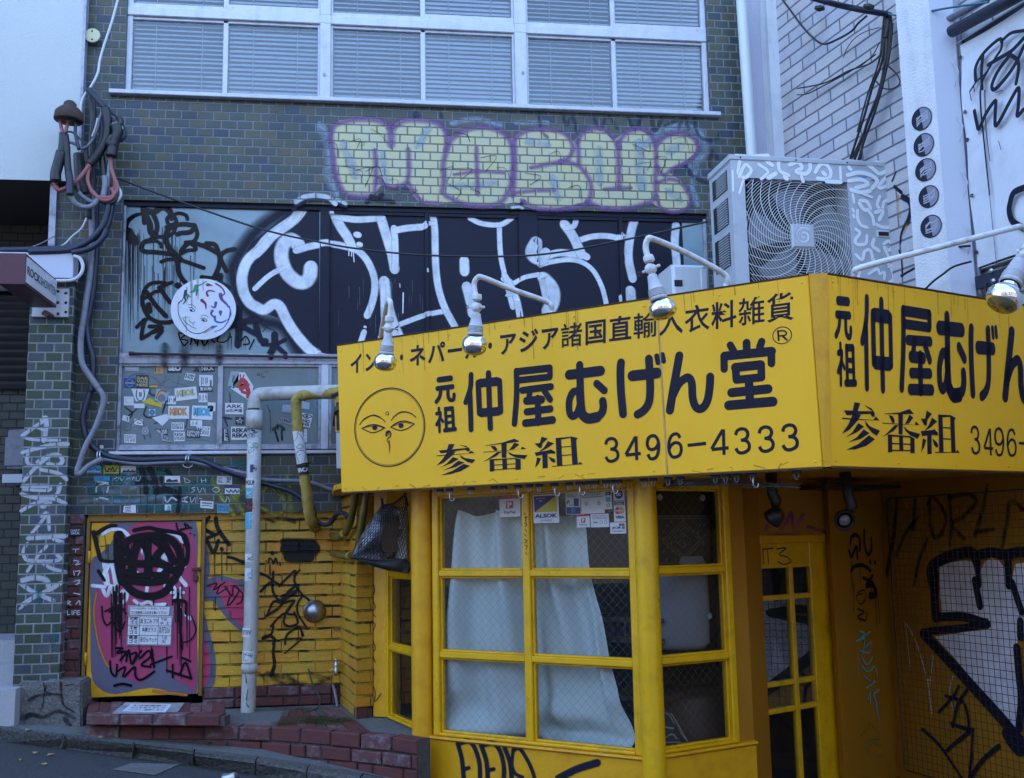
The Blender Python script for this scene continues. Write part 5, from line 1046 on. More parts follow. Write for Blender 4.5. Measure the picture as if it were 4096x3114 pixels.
# ------------------------------------------------------------------ lamps over the sign
def lamp(label, code, base, arm, joint, s0, s1, rs, bulb, rb, out, pl=SLP, flip=1, base_o=-.02):
    """base, arm points, joint, socket top and bottom, bulb centre: read in the photo; out: distance of the lamp head in front of the sign"""
    h = pl.moved(out); B0 = pl.moved(base_o).hit(*px(code, *base)); n = len(arm)
    L = thing('sign_lamp', label, 'lamp', tuple(B0), 'bulb lamps on bent arms over the yellow sign')
    P_ = [B0] + [pl.moved(base_o + (out - base_o) * f).hit(*px(code, *p)) for p, f in arm] 
    J = h.hit(*px(code, *joint)); P_.append(J)
    sp = [Vector(q) for q in spline([tuple(p) for p in P_], 6)]
    mb = MB(); mb.tube(sp, .0135, 10); mb.tube([B0 - Vector((0, 0, .05)), B0 + Vector((0, 0, .012))], .017, 8); mb.build('arm', M['arm_white'], L)
    S0, S1, BC_ = (h.hit(*px(code, *p)) for p in (s0, s1, bulb)); ax = (S1 - S0).normalized(); ln = (S1 - S0).length
    mpp = (BC_ - EYE).dot(FWD) / FPX / 2.154; r0, r1 = rs[0] * mpp, rs[1] * mpp
    mb = MB(); mb.lathe(J - ax * .012, ax, [(.0, -.004), (.022, -.004), (.024, .004), (.024, .022), (.017, .026), (.014, .030)], 14, smooth=False); mb.lathe(lerp(J, S0, .62), h.n, [(0, -.024), (.018, -.022), (.024, -.012), (.024, .012), (.018, .022), (0, .024)], 14); side = ax.cross(h.n).normalized(); c = lerp(J, S0, .62); mb.tube([c - side * .045, c + side * .04], .007, 8); mb.tube([c, S0 + ax * .01], [.016, .012], 8); mb.build('knuckle', M['arm_white'], L)
    mb = MB(); c2 = c - side * .04 * flip; 
    for s_ in (1, -1): mb.add([c2, c2 - side * flip * .024 + ax * .014 * s_, c2 - side * flip * .020 + ax * .004 * s_, c2 + h.n * .005, c2 - side * flip * .024 + ax * .014 * s_ + h.n * .005, c2 - side * flip * .02 + ax * .004 * s_ + h.n * .005], [(0, 1, 2), (3, 5, 4), (0, 3, 4, 1), (1, 4, 5, 2), (2, 5, 3, 0)])
    mb.build('wing_nut', M['rust'], L)
    prof = [(r0 * .55, -.004), (r0 * .92, .004), (r0, .018), (r0 + (r1 - r0) * .62, ln * .55)]
    k = 5
    for i in range(k):
        a = ln * (.56 + .3 * i / k); b = ln * (.56 + .3 * (i + .6) / k); rr_ = r0 + (r1 - r0) * (.62 + .3 * i / k); prof += [(rr_ + .002, a), (rr_ + .004, (a + b) / 2), (rr_ + .002, b), (rr_ - .002, b + .002)]
    prof += [(r1, ln * .87), (r1 * 1.04, ln * .9), (r1 * 1.04, ln * .97), (r1 * .9, ln)]
    mb = MB(); mb.lathe(S0, ax, prof, 24); mb.build('socket', M['lamp_grey'], L)
    R = rb[0] * mpp; Hh = (BC_ - S1).dot(ax)
    mb = MB(); pr = [(r1 * .8, -.01)]; 
    top = -Hh
    for i in range(13):
        t = i / 12 * math.pi * .72; pr.append((max(r1 * .78, R * math.sin(t) ** .8) if i else r1 * .78, -math.cos(t) * rb[1] * mpp * 1.05))
    pr = [p for p in pr[1:] if p[1] > -Hh - .004]; pr = [(r1 * .78, -Hh - .006)] + pr
    mb.lathe(BC_, ax, pr, 32); bo = mb.build('bulb', M['chrome'], L)
    mb = MB(); t0 = math.pi * .72; pr = [(R * math.sin(t0 + (math.pi - t0) * i / 8) ** .8, -math.cos(t0 + (math.pi - t0) * i / 8) * rb[1] * mpp * 1.05) for i in range(9)]; pr[-1] = (0, pr[-1][1]); mb.lathe(BC_, ax, pr, 32); mb.build('bulb_face', M['bulbglass'], bo)
    return L
lamp('bulb lamp on the shortest, steepest arm, above the painted eyes of the sign', '11', (1078, 1235), [((1082, 1180), .15), ((1115, 1000), .55), ((1135, 925), .9), ((1150, 912), .97), ((1158, 940), 1), ((1158, 1010), 1)], (1150, 1072), (1140, 1195), (1124, 1378), (36, 62), (1115, 1442), (102, 76), .36)
lamp('bulb lamp hanging over the start of the small lettering line, between two other lamps', '11', (2551, 1010), [((2545, 960), .03), ((2490, 915), .08), ((2206, 815), .55), ((1960, 715), .95), ((1905, 718), 1), ((1880, 770), 1), ((1890, 850), 1)], (1903, 885), (1900, 1020), (1888, 1212), (42, 68), (1884, 1296), (112, 86), .36, flip=-1)
lamp('tilted bulb lamp over the middle of the yellow sign, beside the small air conditioner', '21', (1850, 790), [((1856, 740), .02), ((1810, 670), .08), ((1500, 500), .5), ((1215, 380), .95), ((1165, 395), 1), ((1152, 450), 1), ((1165, 520), 1)], (1180, 556), (1205, 690), (1268, 912), (46, 76), (1298, 988), (122, 84), .36, flip=-1)
lamp('bulb lamp on the longest arm, over the narrower sign face', '31', (738, 720), [((752, 670), .04), ((810, 625), .1), ((1400, 470), .5), ((2080, 295), .93), ((2180, 278), .98), ((2235, 310), 1), ((2238, 400), 1)], (2222, 470), (2170, 560), (2085, 775), (60, 95), (2040, 890), (152, 112), .34, pl=SRP)
# ------------------------------------------------------------------ air conditioners on the canopy
AP = Plane((0, 6.02, 0), 2.5)
au0, au1 = AP.uw(2931, 860)[0], AP.uw(3580, 900)[0]; aw1 = (AP.uw(2925, 613)[1] + AP.uw(3562, 664)[1]) / 2; aw0 = aw1 - 1.02
AC = thing('air_conditioner', 'large white outdoor air conditioner unit with a round grill and white squiggles', 'air conditioner', tuple(AP.at(au0, aw0)))
useam = AP.uw(3395, 800)[0]; gu, gw = AP.uw(3211, 947); gr = (AP.uw(3416, 947)[0] - AP.uw(2978, 947)[0]) / 2
mb = MB(); 
go = gr * 1.0
for a, b, c, d in ((au0, gu - go, aw0, aw1), (gu + go, useam - .003, aw0, aw1), (gu - go, gu + go, gw + go, aw1), (gu - go, gu + go, aw0, gw - go)): mb.quad(AP.at(a, c), AP.at(b, c), AP.at(b, d), AP.at(a, d))
for (a, c), (b, d) in zip(((-1, -1), (1, -1), (1, 1), (-1, 1)), ((1, -1), (1, 1), (-1, 1), (-1, -1))): mb.quad(AP.at(gu + a * go, gw + c * go), AP.at(gu + b * go, gw + d * go), AP.at(gu + b * go, gw + d * go, -.06), AP.at(gu + a * go, gw + c * go, -.06))
mb.slab(AP, useam + .002, au1, aw0, aw1, -.36, .001, bev=.008)
mb.add([AP.at(au0, aw0, 0), AP.at(au0, aw1, 0), AP.at(au0, aw1, -.36), AP.at(au0, aw0, -.36), AP.at(useam, aw0, -.36), AP.at(useam, aw1, -.36)], [(0, 1, 2, 3), (3, 2, 5, 4)])
mb.slab(AP, au0 - .006, au1 + .006, aw1 - .028, aw1 + .006, -.37, .008, bev=.006)
mb.build('casing', M['acpanel'], AC)
mb = MB(); mb.slab(AP, au0 + .02, useam - .02, aw0 + .02, aw1 - .05, -.33, -.13); mb.build('fan_cavity', M['dark'], AC)
mb = MB()
for k in range(5):
    a0 = 2 * math.pi * k / 5; V = [AP.at(gu + .05 * math.cos(a0), gw + .05 * math.sin(a0), -.09)]
    for t in range(7): g = a0 + t * .14; V.append(AP.at(gu + gr * .9 * math.cos(g), gw + gr * .9 * math.sin(g), -.10 + t * .006))
    V.append(AP.at(gu + .06 * math.cos(a0 + .7), gw + .06 * math.sin(a0 + .7), -.06)); mb.add(V, [tuple(range(len(V)))], smooth=False)
mb.build('fan', M['cable_grey'], AC)
mb = MB()
def inside(P_, r):      # keep the runs of a wire that lie in the square opening
    run = []
    for x, y in P_ + [(9, 9)]:
        if abs(x) < go - .002 and abs(y) < go - .002: run.append(AP.at(gu + x, gw + y, .004 - .012 * min(1, (x * x + y * y) / gr / gr)))
        else:
            if len(run) > 1: mb.tube(run, r, 4, caps=False)
            run = []
for k in range(27):
    r = gr * (.24 + 1.1 * k / 26); inside([(r * math.cos(t * math.pi / 48), r * math.sin(t * math.pi / 48)) for t in range(97)], .0018)
for k in range(28):
    a0 = 2 * math.pi * k / 28; inside([(gr * (.16 + 1.22 * t / 40) * math.cos(a0 - .75 * (t / 27) ** 1.2), gr * (.16 + 1.22 * t / 40) * math.sin(a0 - .75 * (t / 27) ** 1.2)) for t in range(41)], .0024)
grl = mb.build('fan_grill', M['grill'], AC)
mb = MB(); s_ = gr * .215; mb.slab(AP, gu - s_, gu + s_, gw - s_, gw + s_, -.01, .014, bev=.012); hub = mb.build('grill_badge', M['acpanel'], grl)
mb = MB(); sp = [(gu + s_ * .72 * (1 - t / 26) * math.cos(t * .45 + 1), gw + s_ * .72 * (1 - t / 26) * math.sin(t * .45 + 1)) for t in range(22)]; mb.ribbon(AP, sp, s_ * .3, .0145, soft=.5); mb.build('painted_spiral', M['p_white'], grl)
# louvred side
als = Plane(tuple(AP.at(au0, 0, -.36)), 2.5 - 90); mb = MB()
mb2 = MB()
for (z0, z1) in ((aw1 - .20, aw1 - .07), (aw1 - .42, aw1 - .25), (aw1 - .68, aw1 - .47)):
    mb2.slab(als, .05, .30, z0, z1, -.02, .0015)
    n = int((z1 - z0) / .016)
    for i in range(n):
        z = z0 + .006 + i * .016; mb.slab(als, .13, .29, z, z + .006, .0, .01)
mb.slab(als, .02, .34, aw1 - .04, aw1 - .035, 0, .004)
mb2.build('side_vent', M['black'], AC); mb.build('side_louvre', M['acpanel'], AC)
mb = MB(); hu, hw = AP.uw(*px('31', 990, 338)); mb.slab(AP, hu - .042, hu + .045, hw - .022, hw + .022, .001, .008, bev=.003); mb.build('grip_frame', M['acwhite'], AC)
mb = MB(); mb.slab(AP, hu - .034, hu + .036, hw - .015, hw + .012, .0075, .0085); mb.build('grip_slot', M['black'], AC)
mb = MB(); AQ = AP.moved(.0025)
strokes(mb, AQ, '20', SX([('1960,1400 1950,1500 2010,1530 2060,1470 2010,1420 1960,1520', 30), ('2070,1350 2200,1340', 30), ('2130,1420 2206,1480 2150,1540', 28), ('1990,1560 1960,1660', 24), ('1900,1480 1905,1640', 22), ('1930,1340 2010,1345', 22)], 1.35), 0, soft=.4)
strokes(mb, AQ, '30', SX([('0,1400 30,1420', 36), ('60,1500 10,1530', 40), ('90,1380 100,1470 170,1510', 34), ('190,1420 260,1400 290,1450 240,1480 320,1500 360,1460 360,1400', 36), ('150,1530 155,1535', 40), ('290,1530 300,1560', 30), ('410,1480 450,1420 500,1420 540,1480 520,1540 430,1540', 34), ('480,1495 485,1500', 40), ('590,1400 620,1390', 24), ('510,1565 620,1570', 34), ('620,1450 625,1540', 26), ('700,1450 705,1455', 36), ('690,1510 780,1490 880,1510 940,1560 900,1620', 36), ('700,1560 800,1550 860,1590 760,1620', 34), ('860,1420 920,1470 960,1500 1010,1480', 34), ('940,1400 1000,1430', 28), ('1020,1520 950,1620 1040,1600', 30), ('720,1640 800,1660 870,1650', 36)], 1.35), .0005, soft=.4)
strokes(mb, AQ, '31', SX([('730,0 740,60', 26), ('800,50 850,60 880,120 830,130 790,80', 34), ('860,130 900,190 910,250', 30), ('770,140 770,200 800,260 850,280', 30), ('960,20 940,90 980,130 1000,60 1050,40', 30), ('930,150 990,140 960,210', 34), ('940,260 990,280 1060,280', 30), ('760,300 790,330 750,390 770,430 840,420 850,360', 30), ('910,390 900,440 950,480', 34), ('1000,420 1040,400 1070,440 1040,480 1000,450 1030,520', 30), ('1070,530 1030,560', 26), ('760,520 810,560 830,490 880,480 900,560', 30), ('870,680 940,640 960,680 1000,670 1000,720', 28), ('1010,560 1060,640 1080,720 1050,750', 30), ('790,620 780,700', 30), ('900,600 910,560', 26), ('730,130 735,140', 26), ('735,180 738,190', 26), ('1050,210 1080,220', 22), ('1080,600 1040,620', 24), ('830,0 890,20', 22)], 1.35), .001, soft=.4)
mb.build('white_squiggles', M['p_acwhite'], AC)
mb = MB(); strokes(mb, AQ, '30', [('780,1530 840,1525', 16), ('800,1560 850,1560', 14)], .002, soft=.4); mb.build('blue_mark', paint('blue_paint', (.06, .28, .5)), AC)
mb = MB(); strokes(mb, AQ, '30', [('890,1560 960,1540', 14), ('900,1585 970,1570', 14), ('910,1545 930,1600', 10)], .002, soft=.3); mb.build('faint_tag', M['p_ghost'], AC)
mb = MB()
for t in (.06, .4, .72): mb.lathe(AP.at(au0 + (au1 - au0) * t, aw1 - .012, .008), AP.n, [(.006, 0), (.005, .004), (0, .005)], 8)
mb.build('lid_screws', M['rust'], AC)
SP = Plane((0, 6.75, 0), 2); s0, s1 = SP.uw(2689, 1100)[0], SP.uw(2822, 1100)[0]; sw1 = SP.uw(2740, 1058)[1]
S2 = thing('small_air_conditioner', 'small grey outdoor unit half hidden behind the sign, beside the large one', 'air conditioner', tuple(SP.at(s0, sw1 - .5)))
mb = MB(); mb.slab(SP, s0, s1, sw1 - .55, sw1, -.3, 0, bev=.02); mb.slab(SP, s1 - .035, s1 + .008, sw1 - .55, sw1 - .03, -.2, .006, bev=.004); mb.build('casing', M['acwhite'], S2)
mb = MB(); a, b = SP.uw(*px('21', 1400, 790)), SP.uw(*px('21', 1468, 735)); mb.slab(SP, a[0], b[0], min(a[1], b[1]), max(a[1], b[1]) + .0, .0005, .004, bev=.001); mb.build('grip_slot', M['black'], S2)
# ------------------------------------------------------------------ pipes and cables
def cable(name, label, cat, code, s, r_px, Y, mat, n=6, group=None, taper=None, parent=None, sides=8):
    """a round cable along photo points; Y: depth (one or one per point)"""
    P_ = pts(code, s); Ys = Y if isinstance(Y, (list, tuple)) else [Y] * len(P_)
    if len(Ys) != len(P_): Ys = [Ys[0] + (Ys[-1] - Ys[0]) * i / (len(P_) - 1) for i in range(len(P_))]
    q = [tuple(hity(*p, y)) for p, y in zip(P_, Ys)]; sp = spline(q, n); r = r_px * Ys[0] / FPX
    mb = MB(); R = r if not taper else [r * taper(i / (len(sp) - 1)) for i in range(len(sp))]
    mb.tube([Vector(p) for p in sp], R, sides)
    o = mb.build(name, mat, parent)
    if not parent: tag(o, label, cat, group)
    return o
cable('downpipe', 'pale grey round downpipe running up the corner of the tiled building', 'pipe', 'S', '2961,-60 2980,220 3007,620 3025,900', 25, 7.12, M['grey_pipe'])
# white drainpipe with stickers: upright leg, elbow, run into the canopy
DPI = thing('drain_pipe', 'white plastic drainpipe in front of the pink brick wall, plastered with stickers and scribbles', 'pipe', tuple(hity(992, 2850, 7.17)))
legp = [hity(*p, 7.17) for p in ((992, 2858), (1004, 2500), (1014, 2000), (1018, 1640))]
mb = MB(); mb.tube([legp[0] - Vector((0, 0, .03))] + legp, .046, 20); mb.tube([lerp(legp[2], legp[3], .78), lerp(legp[2], legp[3], .99)], .054, 20); mb.tube([lerp(legp[0], legp[1], .46), lerp(legp[0], legp[1], .56)], .051, 20); mb.build('upright', M['white_pipe'], DPI)
hp = [hity(*p, y) for p, y in (((1018, 1645), 7.17), ((1019, 1612), 7.17), ((1030, 1585), 7.17), ((1060, 1577), 7.15), ((1200, 1572), 7.05), ((1420, 1566), 6.85))]
mb = MB(); mb.tube([Vector(q) for q in spline([tuple(q) for q in hp], 5)], .046, 16); mb.build('elbow_run', M['white_pipe'], DPI)
OP = thing('wrapped_pipe', 'olive tape wrapped pipe bending down beside the white drainpipe', 'pipe', tuple(hity(1240, 2100, 7.05)))
opp = [hity(*p, y) for p, y in (((1430, 1566), 6.75), ((1300, 1574), 6.95), ((1225, 1580), 7.0), ((1192, 1592), 7.02), ((1184, 1630), 7.03), ((1196, 1760), 7.05), ((1210, 1860), 7.06), ((1225, 1960), 7.07), ((1238, 2060), 7.1), ((1252, 2095), 7.16), ((1262, 2110), 7.3))]
sp = [Vector(q) for q in spline([tuple(q) for q in opp], 7)]; rr = random.Random(2); mb = MB(); mb.tube(sp, [.034 + rr.uniform(-.0025, .004) for _ in sp], 14); mb.build('wrapping', M['olive_tape'], OP)
mb = MB(); c = opp[6]; mb.tube([c + Vector((.04 * math.cos(t * .5), -.03 + .045 * math.sin(t * .5) * -1 * .9 + .03, .010 * math.sin(t * .9))) for t in range(14)], .004, 5)
mb.tube([c + Vector((.035, -.02, .0)), c + Vector((.06, -.03, .02)), c + Vector((.075, -.03, .012)), c + Vector((.06, -.03, -.002))], .003, 5); mb.build('wire_tie', M['black'], OP)
for (s_, lab) in (((((1425, 1960), 6.55), ((1412, 2040), 6.6), ((1398, 2100), 6.7), ((1385, 2128), 6.85), ((1355, 2150), 7.0), ((1328, 2142), 7.3)), 'upper dark olive pipe bending into the yellow brick wall under the sign'),
                  ((((1468, 1960), 6.5), ((1452, 2060), 6.5), ((1438, 2150), 6.55), ((1425, 2205), 6.62), ((1395, 2226), 6.8), ((1362, 2222), 6.95), ((1330, 2212), 7.3)), 'lower dark olive pipe bending into the yellow brick wall beside the net bundle')):
    q = [tuple(hity(*p, y)) for p, y in s_]; mb = MB(); sp = [Vector(p) for p in spline(q, 7)]; mb.tube(sp, .022, 12); o = thing('olive_pipe', lab, 'pipe', q[-1], 'dark olive pipes under the sign'); mb.build('pipe', M['olive'], o)
    k = int(len(sp) * .62); mb = MB(); mb.tube([sp[k], sp[k + 2]], .0265, 12); mb.build('joint_ring', M['olive_tape'], o)
# thick cables down the side of the facade
G1 = 'thick cables running down the tiled wall beside the pillar'
cable('conduit', 'thick pale grey conduit snaking down the tiled wall beside the pale tagged panel', 'cable', '01', '790,-100 792,250 790,460 775,700 750,860 722,1050 700,1200 695,1330 712,1460 780,1570 850,1670', 12, 7.2, M['cable_grey'], group=G1)
cable('conduit', 'grey conduit crossing over the black one beside the stickered window and looping to the wall', 'cable', '02', '850,-10 890,60 880,160 820,330 740,480 690,620 665,700 680,730 760,660 850,610 880,600', 11, 7.19, M['cable_grey'], group=G1)
cable('black_cable', 'thick black cable straight down the tiled wall beside the grey conduit', 'cable', '01', '830,-60 825,250 830,450 815,700 790,900 760,1050 745,1130 770,1300 800,1400 800,1550 790,1700', 13, 7.235, M['cable_blue'], group=G1)
cable('black_cable', 'black cable sagging along under the stickered window into the drainpipe', 'cable', '02', '790,-20 750,110 715,240 730,360 770,460 850,530 960,580 1150,605 1400,600 1640,595 1760,620 1900,680 2140,760', 12, 7.24, M['cable_blue'], group=G1)
cable('grey_cable', 'grey cable sagging below the black one and on under the wrapped pipe', 'cable', '02', '870,600 1000,610 1200,635 1450,625 1640,622 1800,650 1960,690 2150,730', 9, 7.24, M['cable_grey'], group=G1)
cable('grey_cable', 'grey cable crossing the tiles behind the wrapped pipe to the sign end', 'cable', '12', '40,770 150,780 350,785 480,800 620,850 760,890', 8, 7.25, M['cable_grey'], group=G1)
cable('black_cable', 'black cable looping from the drainpipe behind the wrapped pipe up to the olive pipes', 'cable', '12', '40,800 150,830 330,890 480,1010 510,1110 570,1160 640,1150 690,1080 740,1060 800,1090', 9, [7.25, 7.25, 7.25, 7.22, 7.18, 7.15, 7.12, 7.05, 6.9, 6.75], M['cable_blue'], group=G1)
for i, (s_, r) in enumerate((('975,-80 960,100 920,280 850,350 700,420 560,460 300,475 -40,480', 14), ('945,-60 930,120 890,260 800,370 690,440 560,480 250,490', 13), ('920,300 880,380 800,450 720,480 620,500', 12))):
    cable('arched_cable', ('upper thick black cable arching over the grey junction box', 'middle thick black cable arching over the grey junction box', 'lowest thick black cable ending on the grey junction box')[i], 'cable', '01', s_, r, 7.10 - .02 * i, M['cable_blue'], group='thick cables arching over the junction box')
for k, (x, y0, y1) in enumerate(((877, 505, 650), (1632, 550, 660))):
    c0 = hity(*px('02', x, y0), 7.29); c1 = hity(*px('02', x - 4, y1), 7.29); t = thing('cable_clamp', ('plain steel cable clamp at the corner of the stickered window sill', 'steel cable clamp with a ring under the middle of the stickered window')[k], 'clamp', tuple(c0), 'steel clamps holding the cables'); mb = MB()
    for dx in (-.008, .008): mb.tube([c0 + Vector((dx, 0, 0)), lerp(c0, c1, .3) + Vector((dx, -.085, 0)), lerp(c0, c1, .7) + Vector((dx, -.085, 0)), c1 + Vector((dx, 0, 0))], .0045, 6)
    mb.box(c0.x - .012, c0.x + .012, c0.y - .006, c0.y + .01, c0.z - .01, c0.z + .02); mb.build('strap', M['steel'], t)
    if k:
        mb = MB(); mb.tube([c1 + Vector((.03 * math.cos(g * .45), -.05, .01 + .022 * math.sin(g * .45))) for g in range(15)], .004, 6); mb.build('ring', M['steel'], t)
# cable tangle on the corner of the white building
CT = thing('cable_tangle', 'tangle of black, red and grey cables hanging on the tiled corner under the plate', 'cable', tuple(hity(420, 480, 7.15)))
def ct(s_, r, mat, name='cable', Y=7.12, code='00', n=6): cable(name, None, None, code, s_, r, Y, M[mat], n=n, parent=CT)
ct('755,770 830,850 900,930', 12, 'cable_blue'); ct('900,930 860,1020 840,1100 800,1200 750,1260 700,1280 640,1240 580,1225', 6, 'cable_grey', Y=7.08)
ct('780,800 800,950 800,1100 790,1300 800,1680', 14, 'black', Y=7.2); ct('905,935 920,1000 925,1100 910,1210 850,1320 770,1420', 18, 'black', Y=7.06); ct('770,1420 730,1480 660,1560 590,1610 510,1640 480,1600 470,1560', 9, 'cable_red', Y=7.04)
ct('870,1000 880,1150 860,1250 850,1330', 12, 'cable_blue', Y=7.1); ct('1000,1080 1010,1150 980,1230 960,1350', 22, 'black', Y=7.05); ct('960,1350 960,1450 990,1560 990,1650 960,1700 900,1720', 8, 'cable_red', Y=7.07); ct('955,1350 930,1550 920,1650 880,1720 800,1740 720,1700 680,1660', 9, 'cable_grey', Y=7.08)
ct('770,1440 755,1550 790,1650 850,1700 950,1700 1010,1640 1000,1560', 8, 'cable_red', Y=7.05); ct('920,950 1000,1000 1060,1080 1085,1150 1060,1210 1000,1230', 5, 'black', Y=7.07); ct('930,960 990,1050 1050,1100 1070,1170 1030,1210', 5, 'cable_blue', Y=7.06); ct('950,1090 990,1060 1040,1070 1060,1120', 4, 'cable_grey', Y=7.05)
ct('880,1330 890,1450 900,1520', 10, 'black', Y=7.08); ct('740,1250 745,1350 760,1440', 9, 'black', Y=7.1); ct('680,1330 690,1500 720,1680', 22, 'black', Y=7.17); ct('970,1500 1010,1600 1040,1680 1000,1740', 7, 'cable_white', Y=7.08)
ct('840,1020 820,1100 790,1180', 3, 'cable_white', Y=7.05); ct('900,1520 905,1600 890,1700', 12, 'cable_grey', Y=7.06); ct('980,1180 940,1220 960,1250 1000,1240', 16, 'black', Y=7.04)
ct('1020,1010 1040,1060 1000,1130 1030,1180', 12, 'black', 'cable', 7.05); ct('850,1300 880,1400 900,1480', 13, 'black', Y=7.11)
ct('730,100 700,250 640,420', 8, 'cable_red', code='01', Y=7.12) if False else None
ct('760,0 755,120 760,200', 14, 'black', code='01', Y=7.16)
ct('800,-30 850,30 920,50 980,10 960,-60', 8, 'cable_red', code='01', Y=7.05); ct('600,-30 640,60 720,105 800,90 840,40', 10, 'cable_grey', code='01', Y=7.05); ct('850,20 900,70 980,60 1010,0', 9, 'cable_blue', code='01', Y=7.07)
IN = thing('cable_hood', 'rusty brown bell shaped hood with black insulated wires hanging from it', 'hood', tuple(hity(274, 445, 7.0)))
ic = hity(*px('00', 590, 1045), 7.0); k = 7.0 / FPX / 2.154
mb = MB(); mb.lathe(ic, (0.05, 0, 1), [(0, .01), (118 * k, .0), (122 * k, 10 * k), (116 * k, 75 * k), (80 * k, 115 * k), (55 * k, 130 * k), (52 * k, 160 * k), (30 * k, 180 * k), (0, 186 * k)], 20); mb.build('hood', M['rust'], IN)
for s_, r, mt_ in (('520,1030 525,1090 545,1150', 7, 'cable_red'), ('590,1040 575,1100 560,1150', 7, 'cable_red'), ('545,1150 540,1230 530,1310', 16, 'black'), ('560,1160 575,1290 580,1400 590,1480', 14, 'black'), ('530,1310 500,1420 480,1500 480,1560', 22, 'black'), ('590,1480 600,1560 605,1680', 15, 'cable_blue'), ('655,1050 650,1150 680,1290', 7, 'cable_blue'), ('570,1140 620,1140 680,1190 740,1250', 4, 'black')): cable('insulated_wire', None, None, '00', s_, r, 7.0, M[mt_], parent=IN)
cable('thin_wire', 'thin white wire hanging from the roof past the round cream plate', 'cable', '00', '1020,-20 960,200 900,380 860,520 845,620 800,720 730,820 700,900 690,1040', 5, 7.15, M['cable_white'])
cable('thin_wire', 'thin dark wire sagging across the painted panels to the air conditioner', 'cable', 'S', '475,715 640,778 1024,911 1280,970 1450,998 1700,1022 2048,1026 2250,1008 2450,970 2620,935 2750,905 2830,888', 4, [7.22, 7.2, 7.1, 7.0, 6.9, 6.8, 6.6, 6.4, 6.3, 6.25, 6.22, 6.2], M['black'])
cable('thin_wire', 'thin pale wire dropping from the conduits to the junction box', 'cable', '01', '745,200 700,290 620,360 550,430 480,450', 3.5, 7.1, M['cable_white'])
cable('thin_wire', 'thin wire across the dark entrance beside the tiled corner', 'cable', '01', '470,355 350,420 220,470', 2.5, 7.2, M['cable_grey'])
cable('white_cable', 'white cable looping out of the junction box back under the lit sign', 'cable', '01', '635,525 690,550 715,620 690,690 620,735 460,742', 7, 7.06, M['cable_white'])
# round cream plate
c = hity(*px('00', 797, 308), 7.24); t = thing('round_plate', 'round cream metal plate with two screws on the tiles beside the stucco', 'plate', tuple(c)); k = 7.24 / FPX / 2.154
mb = MB(); pl = Plane((0, 7.24, 0), 0); u_, w_ = pl.uw(*px('00', 797, 308)); mb.lathe(c, (0, -1, 0), [(65 * k, -.004), (66 * k, 0), (62 * k, .006), (0, .007)], 32, smooth=False); mb.build('disc', M['cream'], t)
mb = MB(); [mb.lathe(pl.at(pl.uw(*px('00', *p))[0], pl.uw(*px('00', *p))[1], .007), (0, -1, 0), [(.006, 0), (.005, .005), (0, .006)], 8) for p in ((797, 272), (795, 345))]; mb.build('screws', M['rust'], t)
# junction box, bracket, projecting sign
jb = thing('junction_box', 'pale grey metal box on the pillar behind the projecting sign', 'box', tuple(hity(200, 1110, 7.1))); pl = Plane((0, 7.08, 0), 0)
a, b = pl.uw(*px('01', -20, 710)), pl.uw(*px('01', 636, 502)); mb = MB(); mb.slab(pl, a[0] - .2, b[0], a[1], b[1], -.12, 0, bev=.004); mb.build('case', M['smooth_conc'], jb)
RS = thing('projecting_sign', 'maroon lightbox sign reading rock show ten, jutting out from the tiled pillar', 'sign', tuple(hity(220, 1200, 7.0)))
Yn, Yf = 6.42, 7.06
n_tr, n_br, n_tl, n_bl = hity(*px('01', 212, 505), Yn), hity(*px('01', 210, 768), Yn), hity(*px('01', -60, 498), Yn), hity(*px('01', -60, 765), Yn)
f_tr, f_br = hity(*px('01', 486, 772), Yf), hity(*px('01', 484, 1008), Yf); f_bl = hity(*px('01', 270, 1005), Yf)
n_tr = Vector((n_br.x, Yn, n_tr.z)); f_tl = Vector((f_bl.x, Yf, f_tr.z)); f_tr.z = n_tr.z - .0; f_br.z = n_br.z; f_tl.z, f_bl.z = f_tr.z, f_br.z
n_tl = Vector((n_tr.x - (f_tr.x - f_tl.x), Yn, n_tr.z)); n_bl = Vector((n_tl.x, Yn, n_br.z))
mb = MB(); mb.hexa([n_bl, n_br, f_br, f_bl, n_tl, n_tr, f_tr, f_tl]); mb.build('case', M['maroon'], RS)
rd = (f_br - n_br); rpl = Plane((n_br.x, n_br.y, 0), math.degrees(math.atan2(rd.y, rd.x))); L_ = math.hypot(rd.x, rd.y)
if rpl.n.x < 0: rpl.n = -rpl.n
mb = MB(); zl0, zl1 = n_br.z, n_tr.z; mb.slab(rpl, .02, L_ - .02, zl0 + .015, zl1 - .015, -.01, .003); mb.build('lit_face', M['lightbox'], RS)
mb = MB(); zz = (zl1 - zl0); letter(mb, rpl, [(.03, zl0 + zz * .36), (L_ * .43, zl0 + zz * .36), (L_ * .43, zl0 + zz * .64), (.03, zl0 + zz * .64)], 'ROCK', .0045, bold=.02); letter(mb, rpl, [(L_ * .44, zl0 + zz * .36), (L_ * .95, zl0 + zz * .36), (L_ * .95, zl0 + zz * .64), (L_ * .44, zl0 + zz * .64)], 'SHOWTEN', .0045); mb.build('lettering', M['ink'], RS)
mb = MB(); pl = Plane((0, 7.15, 0), 0); a, b = pl.uw(*px('01', 272, 1050)), pl.uw(*px('01', 592, 808)); mb.slab(pl, a[0], b[0], a[1], b[1], -.03, 0, bev=.002); bp = mb.build('bracket_plate', M['alu'], RS)
mb = MB(); [mb.lathe(pl.at(*pl.uw(*px('01', *p)), 0), (0, -1, 0), [(.010, 0), (.008, .006), (0, .007)], 8) for p in ((500, 832), (567, 848), (500, 928), (567, 930), (500, 1025), (567, 1010), (370, 1022))]; mb.build('bolts', M['rust'], bp)
